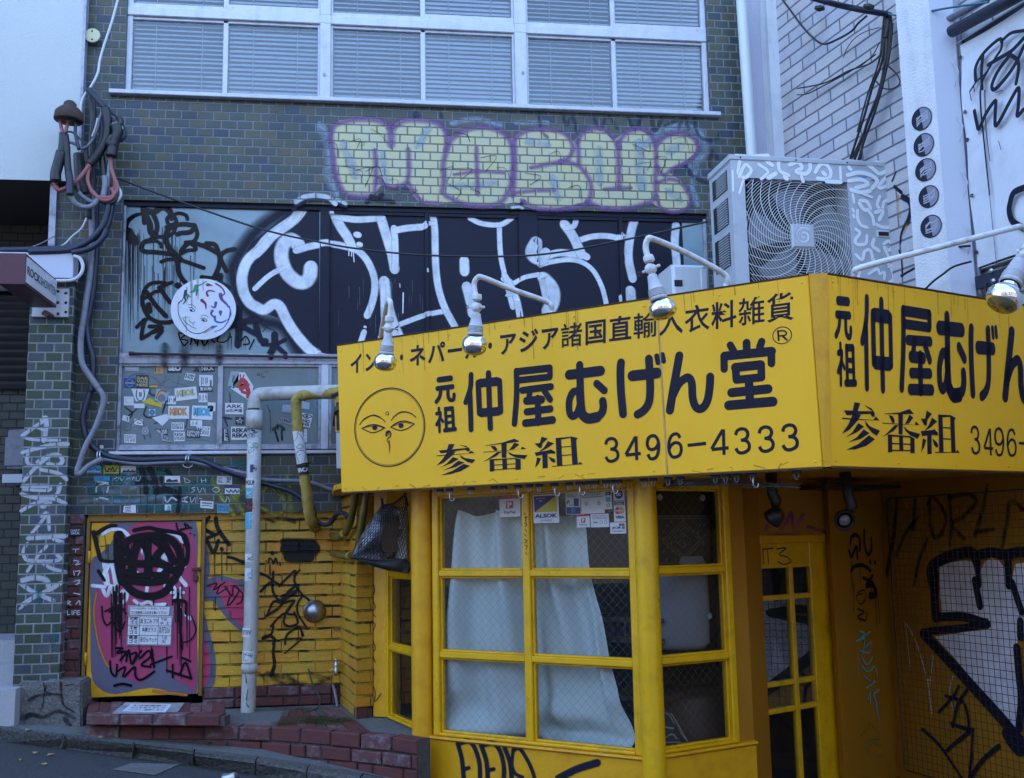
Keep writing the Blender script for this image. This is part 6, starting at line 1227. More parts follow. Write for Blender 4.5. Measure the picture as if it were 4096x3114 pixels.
mb = MB(); mb.tube([hity(*px('01', 390, 1020), 6.9), hity(*px('01', 440, 1045), 7.14)], .02, 8); mb.build('strut', M['maroon'], RS)
# ------------------------------------------------------------------ overhead wires and rope at upper right
WB_ = thing('wire_bundle', 'bundle of black wires hanging down the pale brick wall beside the white column', 'cable', tuple(WS.at(1.0, 3.6, .1)))
def wv(code, s_, r, mat, off=.10, parent=WB_, name='wire', label=None, cat=None):
    o_ = off if isinstance(off, (list, tuple)) else [off] * len(pts(code, s_)); q = [tuple(WS.moved(o).hit(*p)) for p, o in zip(pts(code, s_), o_)]
    mb = MB(); mb.tube([Vector(p) for p in spline(q, 6)], r * 6.3 / FPX, 6); o = mb.build(name, M[mat], parent)
    if label: tag(o, label, cat)
for s_, r in (('1020,150 1000,300 990,480 960,600 900,750 830,1000 780,1150 710,1370', 6), ('1040,170 1030,330 1010,520 980,700 940,850 870,1020 820,1170 745,1375', 7), ('1060,190 1050,350 1030,540 990,720 940,900 890,1050 830,1210 780,1380', 6), ('1030,160 1010,330 970,470 930,620 870,780 820,950 770,1140', 4), ('1075,200 1060,380 1030,560 960,760 920,900 840,1100 800,1380', 4), ('1000,150 985,300 975,430 950,560', 5), ('1050,240 1040,420 1020,600 970,760 900,930 860,1060 760,1290 720,1370', 5), ('1010,200 1025,420 1000,600', 9), ('1030,120 1035,240 1020,330', 18)): wv('30', s_, r, 'black', .08)
wv('30', '1020,560 1090,620 1135,690 1120,740 1050,770 980,755 930,700', 3, 'black', .06); wv('30', '970,470 880,550 700,610 550,690 440,730 250,765', 3.5, 'black', [.06, .05, .05, .05, .05, .05]); wv('30', '930,470 800,560 650,650 480,740 340,810 250,818', 3, 'black', .05); wv('30', '960,240 850,270 750,330 680,420 650,500', 2, 'black', .05); wv('30', '850,140 780,200 720,270 600,340 480,382 380,320 280,210 200,100 110,-20', 5, 'black', [.12, .12, .12, .12, .12, .1, .1, .1, .1])
wv('30', '960,370 900,480 800,570', 2.5, 'black', .05)
wv('31', '1145,700 1250,640 1400,560 1500,490 1600,455 1740,440', 5, 'black', .12, None, 'sagging_wires', 'black wires sagging from the pale bricks across the white column', 'cable')
wv('31', '1350,820 1420,750 1500,690 1600,620 1750,575', 4, 'black', .25, None, 'thin_wire', 'short black wire curving over the foot of the white column', 'cable')
OV = thing('overhead_cable', 'thick blue grey overhead cable running into the wire bundle at the top', 'cable', tuple(WS.at(1.1, 3.9, .2)))
for s_, r, o_ in (('1030,130 900,100 700,70 500,20 300,-40', 11, [.1, .2, .35, .5, .65]), ('1030,110 850,80 650,40 430,-10', 6, [.1, .22, .4, .55]), ('1030,140 900,120 760,95 560,50 350,-10', 5, [.1, .2, .3, .45, .6])): wv('30', s_, r, 'cable_blue', o_, OV, 'strand')
for x, y in ((445, 75), (868, 62)): q = WS.moved(.4).hit(*px('30', x, y)); mb = MB(); mb.tube([q + Vector((-.03, 0, .006)), q, q + Vector((.03, 0, .0))], [.012, .022, .012], 8); mb.build('splice', M['black'], OV)
wv('30', '1040,120 1100,135 1200,130 1330,110 1500,80 1650,55 1800,35 1900,20', 4.5, 'rope', .16, None, 'teal_rope', 'twisted teal rope strung from the wire bundle across the white column', 'rope')
# ------------------------------------------------------------------ banner on the right
BN = thing('banner', 'white cloth banner laced to a frame and tagged in black, beyond the white column', 'banner', tuple(WS.at(1.9, 2.8, .1)))
bo = .06; bp_ = WS.moved(bo)
b0 = bp_.uw(3838, 186); b1 = bp_.uw(3912, 1077); u0 = (b0[0] + b1[0]) / 2; wt = (b0[1] + bp_.uw(4096, 22)[1]) / 2; wb_ = (b1[1] + bp_.uw(4096, 1003)[1]) / 2
mb = MB(); nu, nw = 16, 14; V = []
for j in range(nw + 1):
    for i in range(nu + 1):
        s_, t = i / nu, j / nw; V.append(bp_.at(u0 + s_ * 1.3 + .012 * math.sin(t * math.pi * 5) * (1 - s_), wb_ + (wt - wb_) * t, .012 * math.sin(s_ * 9 + t * 3) + .006 * math.sin(t * 17)))
mb.add(V, [(j * (nu + 1) + i, j * (nu + 1) + i + 1, (j + 1) * (nu + 1) + i + 1, (j + 1) * (nu + 1) + i) for j in range(nw) for i in range(nu)], smooth=True); mb.build('cloth', M['paper'], BN)
mb = MB(); bt = WS.moved(bo + .026)
strokes(mb, bt, '30', [('1740,790 1800,700 1860,650 1900,600', 20), ('1790,690 1790,580 1850,470 1950,370 2010,340 2010,420 1960,500 1900,600 1850,700 1830,800 1835,950 1850,1100 1880,1400 1910,1680', 42, 16), ('1850,480 1840,650 1850,770', 46, 28), ('2010,360 2090,290 2180,270 2260,260', 34), ('1900,560 2000,500 2100,440 2206,330', 42), ('2090,470 1980,620 1930,740 1960,770 2060,660 2140,540 2206,400', 42), ('2080,470 2150,520 2160,600 2140,720', 40), ('1780,960 1800,1060 1820,1110 1880,980 1960,870 1960,960 1960,1080 2000,1040 2090,870 2160,760 2160,900 2150,1000 2200,950', 42), ('1870,780 1880,1100 1915,1390', 14, 8), ('1740,800 1755,870', 10), ('1775,740 1780,790', 12), ('1820,1110 1820,1160', 10), ('1990,1220 2010,1290', 8), ('1960,800 2020,780', 7)], 0, soft=.15)
strokes(mb, bt, '31', [('2206,-60 2120,-20 2090,60 2080,140 2110,230 2206,290', 60)], .001, soft=.06); strokes(mb, bt, '31', [('1910,0 1940,300 1970,590', 7)], .001, soft=.1); mb.build('black_tag', M['p_black'], BN)
mb = MB(); mb.slab(bp_, u0 - .11, u0 - .0, wb_ - .15, wt + .1, -.02, -.01); mb.slab(bp_, u0 - .15, u0 - .11, wb_ - .2, wt + .2, -.03, .01); mb.build('frame', M['cable_grey'], BN)
mb = MB(); z = []
for i in range(9): z.append(bp_.at(u0 + (.01 if i % 2 else -.09), wt - (wt - wb_) * i / 8, .03))
mb.tube(z, .003, 5); mb.tube([bp_.at(u0, wt + .01, .02), bp_.at(u0 + 1.3, wt + .012, .02)], .003, 5); mb.tube([bp_.at(u0 + .05, wb_ - .02, .02), bp_.at(u0 + 1.3, wb_ - .014, .02)], .003, 5); mb.build('lacing', M['cable_white'], BN)
mb = MB()
for i in (0, 2, 3, 5, 7): mb.lathe(bp_.at(u0 + .016, wt - (wt - wb_) * (i + .5) / 8, .014), bp_.n, [(.011, 0), (.011, .004), (.005, .004), (.005, 0)], 12)
mb.build('eyelets', M['black'], BN)
RA = thing('banner_rails', 'dark steel rails carrying the laced white banner', 'rail', tuple(WS.at(2, 3.7, .1)))
def rail(a, b, r, off, mat, code): mb = MB(); q = WS.moved(off); A, B = q.hit(*px(code, *a)), q.hit(*px(code, *b)); mb.tube([A, B + (B - A) * .6], r, 10); mb.build('tube', M[mat], RA)
rail((1580, 275), (2206, -60), .035, .12, 'cable_blue', '30'); rail((1520, 190), (1900, -20), .02, .08, 'cable_grey', '30')
def beam(a, b, h, off, name='beam'):
    q = WS.moved(off); A, B = q.uw(*px(a[2], a[0], a[1])), q.uw(*px(b[2], b[0], b[1])); mb = MB(); z = (A[1] + B[1]) / 2; mb.slab(q, A[0], B[0] + .8, z - h, z, -.04, 0, bev=.002); mb.build(name, M['cable_blue'], RA)
beam((1590, 380, '30'), (2206, 30, '30'), .05, .03); beam((1780, 730, '31'), (2206, 545, '31'), .07, .10, 'lower_beam')
mb = MB(); q = WS.moved(.105)
for p in ((1925, 655), (1943, 742)): mb.lathe(q.at(*q.uw(*px('31', *p)), 0), q.n, [(.014, 0), (.012, .008), (0, .01)], 8)
mb.build('bolts', M['steel'], RA)
for s_ in ('1880,755 1875,830 1890,880', '1930,750 1940,800 1955,850'): wv('31', s_, 5, 'black', .12, RA, 'dangling_wire')
# five round emblems on the column
cpo = CP.moved(.003); E5 = [('30', 1325, 1025, 88, 100), ('30', 1342, 1250, 88, 100), ('30', 1358, 1465, 90, 98), ('30', 1385, 1695, 88, 96), ('31', 1405, 272, 92, 98)]
for i, (code, x, y, rx, ry) in enumerate(E5):
    u_, w_ = cpo.uw(*px(code, x, y)); a = cpo.uw(*px(code, x + rx, y - 20))[0] - u_; r = (w_ - cpo.uw(*px(code, x, y + ry))[1])
    t = thing('round_sticker', ('topmost round grey sticker on the white column', 'second round grey sticker from the top of the white column, with two pale squiggles', 'third round grey sticker on the white column, a square drawing in it', 'fourth round grey sticker on the white column, with a pale bar across', 'lowest round grey sticker on the white column, just above the wires')[i], 'sticker', tuple(cpo.at(u_, w_)), 'round stickers up the white column')
    mb = MB(); mb.disc(cpo, u_, w_, a, r, 0); mb.build('disc', M['smooth_conc'] if 0 else plain_once('sticker_grey', (.20, .20, .27)), t)
    mb = MB(); q = [(u_ + a * .95 * math.cos(g), w_ + r * .95 * math.sin(g)) for g in [math.radians(100 + k * 11) for k in range(17)]]; mb.poly(cpo, q, .0006)
    mb.ribbon(cpo, [(u_ + a * .97 * math.cos(g * .2094), w_ + r * .97 * math.sin(g * .2094)) for g in range(31)], .006, .0008, soft=0, cap=False); mb.build('dark_half', M['ink'], t)
    mb = MB(); rr = random.Random(i)
    for k in range(5): y0 = w_ + r * (-.35 + .16 * k); mb.ribbon(cpo, [(u_ - a * .5, y0 - .01), (u_ - a * .1, y0 + rr.uniform(-.015, .015)), (u_ + a * .3, y0 + rr.uniform(-.01, .02)), (u_ + a * .6, y0 + .015)], .007, .0012, soft=0)
    mb.build('drawing', plain_once('sticker_pale', (.34, .34, .42)), t)
# tag on the pale brick wall
mb = MB(); wo = WS.moved(.003); strokes(mb, wo, '31', [('1160,20 1220,60 1230,140 1200,240', 60), ('1190,240 1150,330 1140,420', 40, 20), ('1130,480 1150,560 1160,700', 20), ('1240,20 1250,120', 18)], 0, soft=.3); strokes(mb, wo, '30', [('1100,1490 1070,1560', 18), ('1090,1610 1150,1660', 36)], .001, soft=.3); mb.build('black_tag', M['p_black'], NB)
mb = MB(); strokes(mb, wo, '31', [('1120,20 1120,120 1140,180', 50), ('1200,260 1170,330', 40)], .002, soft=.6); mb.build('yellow_spray', M['p_amber'], NB)
# ------------------------------------------------------------------ graffiti on the tiled building (parts of it)
FT = F.moved(.0015)
mb = MB()
pfill(mb, FT, '10', '665,1120 720,1040 900,1025 1060,1030 1130,1080 1170,1100 1240,1040 1400,1030 1560,1060 1630,1150 1680,1190 1800,1120 1950,1095 2080,1120 2180,1200 2230,1180 2300,1130 2450,1110 2640,1140 2730,1210 2790,1170 2900,1110 3000,1130 3080,1210 3160,1150 3300,1120 3400,1180 3450,1230 3560,1170 3700,1160 3790,1220 3790,1310 3700,1390 3560,1480 3650,1550 3720,1640 3740,1720 3706,1790 3586,1820 3456,1780 3386,1745 3206,1795 3006,1790 2846,1745 2700,1775 2500,1810 2350,1790 2240,1745 2100,1770 1900,1770 1700,1740 1560,1770 1400,1740 1330,1640 1290,1600 1190,1620 1090,1590 1040,1650 960,1700 850,1690 750,1660 690,1500 660,1300', 0, 2)
mb.build('yellow_graffiti_fill', M['p_yellow_tile'], TB)
mb = MB()
strokes(mb, FT, '10', [('560,1100 640,1300 620,1500 680,1650', 110), ('1700,1060 1900,1030 2100,1080', 70), ('2250,1060 2500,1060', 60), ('3380,1230 3560,1100 3800,1130 3860,1300 3760,1420', 110), ('3800,1450 3760,1600 3800,1750', 80), ('760,1250 850,1500', 110), ('1090,1350 1120,1560', 90), ('1400,1250 1480,1120', 90), ('1700,1600 1900,1600 2050,1580', 80), ('2350,1220 2500,1250', 90), ('2560,1550 2600,1700', 100), ('2950,1300 2960,1560', 100), ('3300,1250 3320,1600', 120), ('3560,1300 3650,1260', 100), ('3560,1650 3640,1720', 90)], .0006, soft=.8); mb.build('pale_blue_haze', M['p_bluewhite_tile'], TB)
mb = MB()
strokes(mb, FT, '10', SX([('1000,1690 900,1695 760,1660 690,1500 658,1300 650,1150 700,1070 850,1035 1000,1035 1100,1060 1150,1110', 56), ('1165,1110 1165,1235', 84), ('1200,1090 1290,1040 1450,1040 1580,1075 1640,1160 1640,1300 1612,1420 1620,1560 1605,1650', 60), ('1025,1310 1035,1500 1025,1640', 54), ('1312,1300 1318,1480 1290,1580 1190,1615 1100,1595 1060,1540', 52), ('1320,1590 1370,1680 1450,1745 1580,1755', 50), ('1640,1290 1690,1200 1800,1130 1950,1100 2100,1135 2190,1220 2212,1350 2200,1560 2160,1680 2080,1760 1900,1775 1750,1745 1640,1690', 56), ('1900,1285 1905,1480 1912,1670', 46), ('1715,1505 1900,1482 2125,1490', 36), ('2236,1190 2330,1130 2480,1115 2640,1145 2715,1220 2728,1300 2690,1365 2630,1390', 50), ('2226,1220 2232,1400 2224,1560 2212,1680', 56), ('2380,1445 2550,1410 2680,1400 2790,1440 2866,1540 2888,1640 2860,1740 2760,1790 2560,1805 2400,1790 2300,1735', 52), ('2220,1665 2380,1645 2560,1640', 44), ('2770,1215 2782,1390', 52), ('2770,1220 2830,1140 2950,1112 3040,1150 3095,1225 3120,1270', 46), ('3120,1265 3125,1420 3125,1600', 64), ('3010,1632 3220,1620', 42), ('3130,1215 3200,1135 3320,1115 3400,1160 3440,1260 3446,1400 3440,1560 3440,1680 3390,1745 3200,1795 3000,1795 2860,1745', 54), ('3450,1260 3520,1185 3650,1150 3770,1200 3802,1290 3740,1380 3600,1450 3510,1510 3462,1440', 46), ('3460,1575 3560,1545 3650,1570 3712,1650 3742,1740 3700,1805 3580,1828 3480,1785 3456,1700', 44)], 1.25), .0012, soft=.95); mb.build('purple_graffiti_outline', M['p_purple_tile'], TB)
mb = MB(); rr = random.Random(8)
strokes(mb, FT, '10', [(f'{x},{y} {x + rr.uniform(60, 160)},{y + rr.uniform(-50, 70)} {x + rr.uniform(40, 160)},{y + rr.uniform(40, 140)}', rr.uniform(5, 9)) for x, y in [(rr.uniform(560, 3600), rr.uniform(1080, 1650)) for _ in range(26)]], .0016, soft=.2)
mb.build('thin_scratches', M['p_soft_black'], TB)
mb = MB(); strokes(mb, FT, '20', [('230,950 250,1120 300,1180', 40), ('420,930 470,1080 520,1000 560,1140', 40), ('700,1000 760,1120 820,1000 900,1100', 36), ('1000,1020 1060,1120 1110,1020', 40), ('1200,1000 1230,1130 1300,1010', 44), ('1320,1080 1420,1040', 36), ('1440,1100 1480,1000 1520,1110', 38), ('1570,970 1580,1100 1640,1200 1760,1200 1790,1150', 40), ('1720,1300 1700,1420 1760,1500', 40), ('1500,1440 1560,1520 1680,1580', 50), ('1740,1330 1760,1360', 60)], .0014, soft=.5)
strokes(mb, FT, '10', [('1380,970 1360,1010 1400,1000', 36), ('1590,980 1600,1010', 36)], .0014, soft=.5); mb.build('navy_spray', M['p_navy_tile'], TB)
# the big black and white piece over the panels
FP = Fp
mb = MB(); strokes(mb, Fp, 'P', [('630,446 560,490 508,560 502,600 520,650 560,690 610,705 650,766', 46)], PANE + .0008, soft=.95); pfill(mb, Fp, 'P', '640,446 600,475 545,520 508,575 520,625 550,668 600,685 640,735 686,766 689,766 689,446', PANE + .0012); mb.build('black_graffiti_fill', M['p_black'], TB)
mb = MB(); strokes(mb, FT, '11', [('330,120 400,60 520,40 640,50 760,90', 60), ('960,60 1010,40 1090,50 1180,60', 50), ('1000,20 1040,40 1080,0', 60)], .0017, soft=.6); strokes(mb, FT, '21', [('0,120 60,90 100,60', 40)], .0017, soft=.6); mb.build('black_graffiti_edge', M['p_black_tile'], TB)
mb = MB(); strokes(mb, FT, '11', [('345,60 420,20 520,8 620,25 680,75', 52), ('700,45 730,55 770,75', 40)], .0022, soft=.4); strokes(mb, FT, '21', [('0,110 60,105 90,115', 30)], .0022, soft=.5); mb.build('white_graffiti_edge', M['p_white_tile'], TB)
mb = MB()
strokes(mb, Fp, '11', SX([('400,110 330,200 200,290 90,380 20,470 -60,540 -105,620 -125,720 -110,830 -60,920 0,960 70,985 150,935 205,960 255,1060 330,1180 430,1300 520,1375', 92), ('380,115 300,230 150,340 50,450 0,500', 80), ('-10,800 110,690 230,622', 46), ('360,420 300,375 235,420 215,520 250,640 330,730 410,750 460,700 470,625', 120), ('350,470 450,440 560,418 640,415 760,435 870,470 955,555 1012,680 1025,800 1000,930 960,1030', 62), ('675,165 730,270 790,360 825,440', 84), ('680,175 860,205 1080,190', 60), ('868,335 880,338', 54), ('890,420 896,422', 46), ('938,1132 942,1133', 22), ('800,480 800,515', 9), ('825,480 822,520', 9), ('838,480 845,570', 9), ('1075,190 1120,330 1170,500 1195,630', 84), ('1190,285 1200,450 1200,630', 60), ('1195,300 1300,280 1450,268', 60), ('1105,745 1125,900 1160,1050 1225,1210', 96), ('1095,780 1100,1000 1110,1200', 50), ('1250,1108 1380,1058 1450,1035 1560,1008 1625,1000', 46), ('1525,170 1542,300 1550,600 1575,800 1630,970 1720,1135', 62), ('1530,240 1460,245', 40), ('1797,565 1800,650', 84), ('1820,790 1850,900 1870,1010', 90), ('2100,255 2110,500 2150,700 2215,960', 46), ('1850,195 1950,240 2110,250 2210,190', 46), ('2140,720 2190,740', 50), ('930,1180 905,1260', 50), ('1240,760 1242,790', 8), ('1270,840 1266,1010', 12), ('1480,640 1482,660', 16), ('520,1375 600,1395 700,1400', 50)], 1.12), .0022, soft=.32, step=.00003, offf=conform)
strokes(mb, Fp, '21', SX([('-60,690 0,790 40,890 70,1040', 54), ('10,760 110,712 228,688', 42), ('200,410 160,490 190,545 260,560 290,500', 96), ('230,400 230,520', 70), ('460,250 530,350 600,500', 86), ('600,380 700,352 830,348 940,372', 52), ('310,520 420,492 600,512 645,525', 66), ('240,600 350,570 500,552 620,580 715,660 785,800 822,950', 44), ('280,720 350,800 360,900 320,990', 120), ('250,700 300,900', 60), ('560,190 540,260 480,280', 50), ('1070,185 1035,300 1012,450 1012,560 1045,710', 76), ('1025,830 1030,910', 96), ('1420,260 1410,400 1425,560 1430,690', 72), ('935,870 940,910', 20), ('960,340 985,360', 36)], 1.12), .0034, soft=.32, step=.00003, offf=conform)
strokes(mb, Fp, '21', [('-40,860 10,850 20,800', 30)], .004, soft=.4, offf=conform)
mb.build('white_graffiti_lines', M['p_white'], TB)
mb = MB(); rr = random.Random(3)
strokes(mb, Fp, '11', [(f'{x},{y} {x + rr.uniform(-3, 3)},{y + rr.uniform(40, 170)}', rr.uniform(3, 6)) for x, y in [(rr.uniform(700, 1440), rr.uniform(700, 1050)) for _ in range(22)]], PANE + .004, soft=.2); mb.build('scratches', M['p_ghost'], TB)
# tags on the wide pale panel
mb = MB(); Pn = F.moved(-.02 + PANE + .0014)
strokes(mb, Pn, '01', SX([('1080,290 1100,230 1160,180 1240,160', 38, 24), ('1235,110 1245,240', 34), ('1240,130 1320,150 1400,110 1460,140 1480,200', 46, 40), ('1250,170 1290,250 1300,320 1340,360', 44), ('1320,170 1350,240 1350,310 1310,380 1240,410 1220,460 1250,490 1340,495 1460,510 1530,525', 34), ('1250,410 1340,400 1380,420 1390,450', 24), ('1340,360 1420,360 1490,330 1520,240 1500,190 1470,180 1440,210 1460,260 1510,250', 28), ('1480,180 1540,160 1600,175 1615,210', 26), ('1440,280 1560,255 1640,260 1680,270 1640,320 1560,330 1530,340', 34), ('1500,270 1450,300 1430,380 1460,460 1520,520 1560,560', 38), ('1680,270 1700,340 1670,400 1600,410', 28), ('1560,510 1620,480 1690,470 1640,410', 26), ('1560,490 1620,420 1720,430 1800,460 1870,500', 34), ('1780,420 1850,430 1880,490 1895,560 1880,640 1840,720', 34), ('1390,578 1450,558 1560,555', 26), ('1520,550 1640,590 1755,630', 28), ('1530,560 1535,640 1560,710 1610,770', 34), ('2020,470 1960,480 1910,515 1905,560 1950,655', 32), ('1740,710 1840,720 1900,710', 30), ('1230,900 1240,830 1290,770 1370,755 1420,760', 26), ('1225,880 1235,960 1280,1050 1360,1095 1440,1100 1490,1090', 30), ('1370,800 1480,755', 26), ('1250,890 1330,840 1370,830', 24), ('1265,840 1290,880 1350,960 1430,1045', 32), ('1390,820 1430,880 1470,930', 30), ('1280,950 1290,1000', 40), ('1530,780 1545,790', 40), ('1180,1140 1240,1080 1260,1075', 26), ('1250,1080 1230,1150 1220,1230', 28), ('1220,1240 1290,1200', 26), ('1290,1135 1400,1140 1300,1190 1400,1160 1350,1230', 28), ('1100,330 1160,400', 80, 60)], 1.3), 0, soft=.14)
strokes(mb, Pn, '01', [('1540,1190 1550,1240 1580,1300', 14), ('1540,1190 1600,1200 1560,1240 1620,1260 1590,1300', 14), ('1640,1290 1660,1230 1690,1280', 14), ('1700,1300 1720,1220 1760,1300 1800,1240', 14), ('1820,1250 1850,1270', 14), ('1900,1210 1870,1260 1930,1270 1980,1230 1980,1190', 13), ('2080,1260 2120,1220 2150,1280 2100,1290', 14), ('2150,1330 2190,1250', 14)], .001, soft=.15)
mb.build('black_tag', M['p_glossblack'], TB)
mb = MB(); strokes(mb, Pn, '01', [('2050,990 2060,1150 2050,1290', 90, 70), ('1960,1140 2080,1100 2206,1080', 70), ('2080,1130 2206,1200', 60), ('1900,700 1900,760 1960,800', 60)], .0008, soft=.4); strokes(mb, Pn, '11', [('160,1210 160,1290 120,1380', 70), ('60,1290 160,1290 250,1250', 40), ('160,1290 250,1370', 50), ('0,1130 40,1250 80,1260', 60), ('30,1100 110,1150 160,1170', 8), ('110,1110 60,1180', 8)], .0006, soft=.3)
mb.build('black_stars', M['p_black'], TB)
mb = MB(); rr = random.Random(4)
strokes(mb, Pn, '01', [(f'{x},{y} {x + rr.uniform(-3, 3)},{min(1335, y + l)}', rr.uniform(4, 9), 3) for x, y, l in [(rr.choice([rr.uniform(1075, 1240), rr.uniform(1380, 1700), rr.uniform(1230, 1450)]), rr.uniform(280, 700), rr.uniform(150, 620)) for _ in range(60)] + [(rr.uniform(1075, 1200), rr.uniform(320, 420), rr.uniform(500, 900)) for _ in range(20)] + [(rr.uniform(1540, 2160), 1220, 120) for _ in range(16)]], .0013, soft=.25, step=.00001); mb.build('paint_drips', M['p_drip'], TB)
mb = MB(); strokes(mb, Fp, '01', [(f'{x},1325 {x},1430', w_) for x, w_ in ((1420, 110), (1590, 120), (1890, 90))] + [('1040,440 1045,520', 50)], .006, soft=.8); strokes(mb, Fp, '11', [('130,1360 130,1400', 60), ('250,1375 255,1395', 50)], .006, soft=.5); mb.build('black_stain', M['p_soft_black'], TB)
# marker tags on the stickered windows
mb = MB(); Pw = F.moved(-.02 + PANE + .0012)
strokes(mb, Pw, '01', [('1110,1570 1180,1540 1300,1560 1390,1640 1330,1660', 14), ('1360,1640 1460,1580 1390,1640', 14), ('1430,1560 1410,1650 1520,1650 1540,1560', 12), ('1480,1610 1620,1650', 12)], 0, soft=.3); strokes(mb, Pw, '02', [('1060,330 1080,300 1110,290 1070,340 1110,350', 12), ('1130,300 1125,350', 12), ('1600,440 1680,430 1800,440', 10), ('1820,260 1860,330', 8)], .0003, soft=.3); mb.build('white_scribble', M['p_ghost'], TB)
mb = MB(); strokes(mb, Pw, '02', [('1080,150 1140,200 1120,240', 16), ('1100,230 1200,150', 14), ('1260,150 1240,210 1280,240 1350,230', 16), ('1290,-20 1300,40 1400,60 1440,130', 20), ('1330,290 1420,270', 12), ('1620,230 1600,330', 12), ('1980,20 1985,110', 10), ('1230,350 1250,430', 8), ('1290,360 1300,420', 8), ('1430,100 1400,200', 14)], .0004, soft=.2)
strokes(mb, Pw, '02', [('1930,240 1990,250', 26), ('1940,260 1960,310', 20)], .0006, soft=.5); strokes(mb, Pw, '12', [('150,340 200,310 240,340', 34), ('165,350 190,440', 24), ('220,350 225,430', 22), ('185,300 190,340', 16), ('120,180 125,370', 8), ('95,130 120,190', 6)], .0006, soft=.4); strokes(mb, Pw, '11', [('10,1560 20,1540 30,1560', 6), ('50,1540 55,1570 80,1570', 6), ('70,1525 110,1520', 5)], .0005, soft=.2); mb.build('black_scribble', M['p_soft_black'], TB)
# band of tiles under the stickered windows
mb = MB(); strokes(mb, FT, '02', [('780,820 1000,790 1200,800', 130), ('960,740 1300,720 1500,760', 120), ('1200,700 1450,690', 90), ('800,900 1300,1000 1700,1000', 120), ('1300,880 1600,860 1800,780', 130), ('1900,650 2100,640', 70)], 0, soft=.8); mb.build('teal_spray', M['p_teal_tile'], TB)
mb = MB(); strokes(mb, FT, '02', [('760,830 850,790', 80), ('880,850 960,880 1060,840 1100,780 1100,700', 70), ('830,950 1100,960 1400,920', 60), ('700,960 800,940', 50), ('1130,850 1300,800', 60), ('2000,750 2120,740', 50)], .0005, soft=.8); mb.build('white_haze', M['p_haze_tile'], TB)
mb = MB(); strokes(mb, FT, '02', [('1840,780 1880,860 1930,960 2000,1060', 70), ('2130,820 2060,900 2000,960', 60), ('1950,840 2100,1060', 60)], .001, soft=.6); strokes(mb, FT, '12', [('60,880 110,820 190,860 240,940 240,1040 160,1070 60,1020', 44), ('270,750 290,860 300,1060', 50), ('110,820 240,950', 30)], .001, soft=.6); mb.build('lime_spray', M['p_lime_tile'], TB)
mb = MB(); strokes(mb, FT, '02', [('1220,680 1250,780 1260,880', 52), ('1290,680 1330,760 1350,880', 56), ('1180,800 1260,790 1340,800', 40), ('1350,880 1420,860 1500,880 1530,930', 60), ('1440,700 1510,770', 44), ('1550,850 1545,950 1530,1060', 36), ('1390,760 1420,860', 40)], .0014, soft=.3)
strokes(mb, FT, '02', [('1268,880 1266,1060', 9), ('1340,900 1345,980', 9), ('1550,900 1535,1060', 9), ('1210,760 1212,990', 6)], .0016, soft=.2); mb.build('black_tag', M['p_black_tile'], TB)
mb = MB(); strokes(mb, FT, '02', [('830,790 930,800', 14), ('830,880 840,830 930,810 925,880', 14), ('830,945 870,930 930,945', 16), ('975,780 990,745 1010,755 985,770 1010,785', 7), ('1020,770 1035,755 1050,785 1075,745', 6), ('1125,775 1150,750 1140,780 1160,750 1165,785', 6), ('1175,750 1180,785 1200,780 1220,740', 6), ('1580,755 1640,790 1600,800 1590,760', 7), ('1735,765 1740,800', 7), ('1770,760 1775,795', 7), ('1735,785 1780,778', 6), ('1680,840 1650,850 1680,865 1650,885', 8), ('1700,840 1720,885 1740,850', 7), ('1750,845 1770,880', 6), ('1570,940 1620,920 1590,950 1620,970 1570,960', 9), ('1640,925 1650,970 1680,930', 8), ('1690,930 1685,970', 7), ('1700,930 1740,940', 7), ('1830,860 1860,840 1890,860 1870,885 1835,870', 7), ('1915,940 1940,970 1960,920', 8), ('1970,925 1980,970', 7), ('835,110 840,125', 6), ('870,100 880,120 890,100', 6), ('925,105 935,120 945,105', 6), ('1090,770 1120,765', 6)], .002, soft=.2)
strokes(mb, FT, '02', [('1420,930 1440,970 1480,930 1520,950', 16)], .002, soft=.3); mb.build('white_marker_tag', M['p_white_tile'], TB)
# silver hand lettering up the pillar
mb = MB(); pf = PIL.moved(.0016)
strokes(mb, pf, '02', SX([('370,255 395,245 400,330 380,430', 52), ('390,260 300,320 200,390', 34, 44), ('195,400 280,430 510,435', 30), ('380,350 330,330', 26), ('570,470 440,480 300,510 195,540', 56, 34), ('260,520 230,600 260,650 330,660', 40), ('330,620 420,570 500,560 540,610 500,650 420,640', 44), ('430,570 330,650 260,720 210,780', 40), ('360,690 500,720 570,770', 40), ('200,830 400,830 430,850', 46), ('210,860 410,870', 34), ('520,820 500,890 430,940 300,980 190,1040', 40), ('190,900 300,930 460,940 560,980', 42), ('380,1000 420,980', 60), ('360,1090 400,1060 420,1100 425,1200', 36), ('400,1080 340,1160 280,1230', 36), ('560,1260 420,1270 250,1280', 48), ('470,1290 530,1310', 40), ('230,1330 200,1400 220,1460', 36), ('250,1470 420,1480 520,1460 500,1430', 44), ('400,1350 320,1440 240,1560', 36), ('380,1500 450,1540 560,1570', 40), ('200,1640 300,1620 400,1640 420,1690', 56)], 1.1), 0, soft=.5)
strokes(mb, pf, '03', [('190,10 260,60 340,100 460,150', 44), ('520,0 420,60 310,110 200,180', 46), ('170,220 260,150', 26)], .001, soft=.3); mb.build('silver_tag', M['p_silver_tile'], TB)
mb = MB(); strokes(mb, pf, '03', [('440,480 445,600 430,740', 22), ('540,100 545,500 540,700', 24)], .002, soft=.6); mb.build('red_smear', plain_paint := paint('red_smear', (.16, .05, .07), opacity=.6, patchy=.7, **TG), TB)
mb = MB(); strokes(mb, pf, '03', [('470,380 460,560', 40), ('330,60 340,160', 60)], .0024, soft=.8); mb.build('green_smear', M['p_teal_tile'], TB)
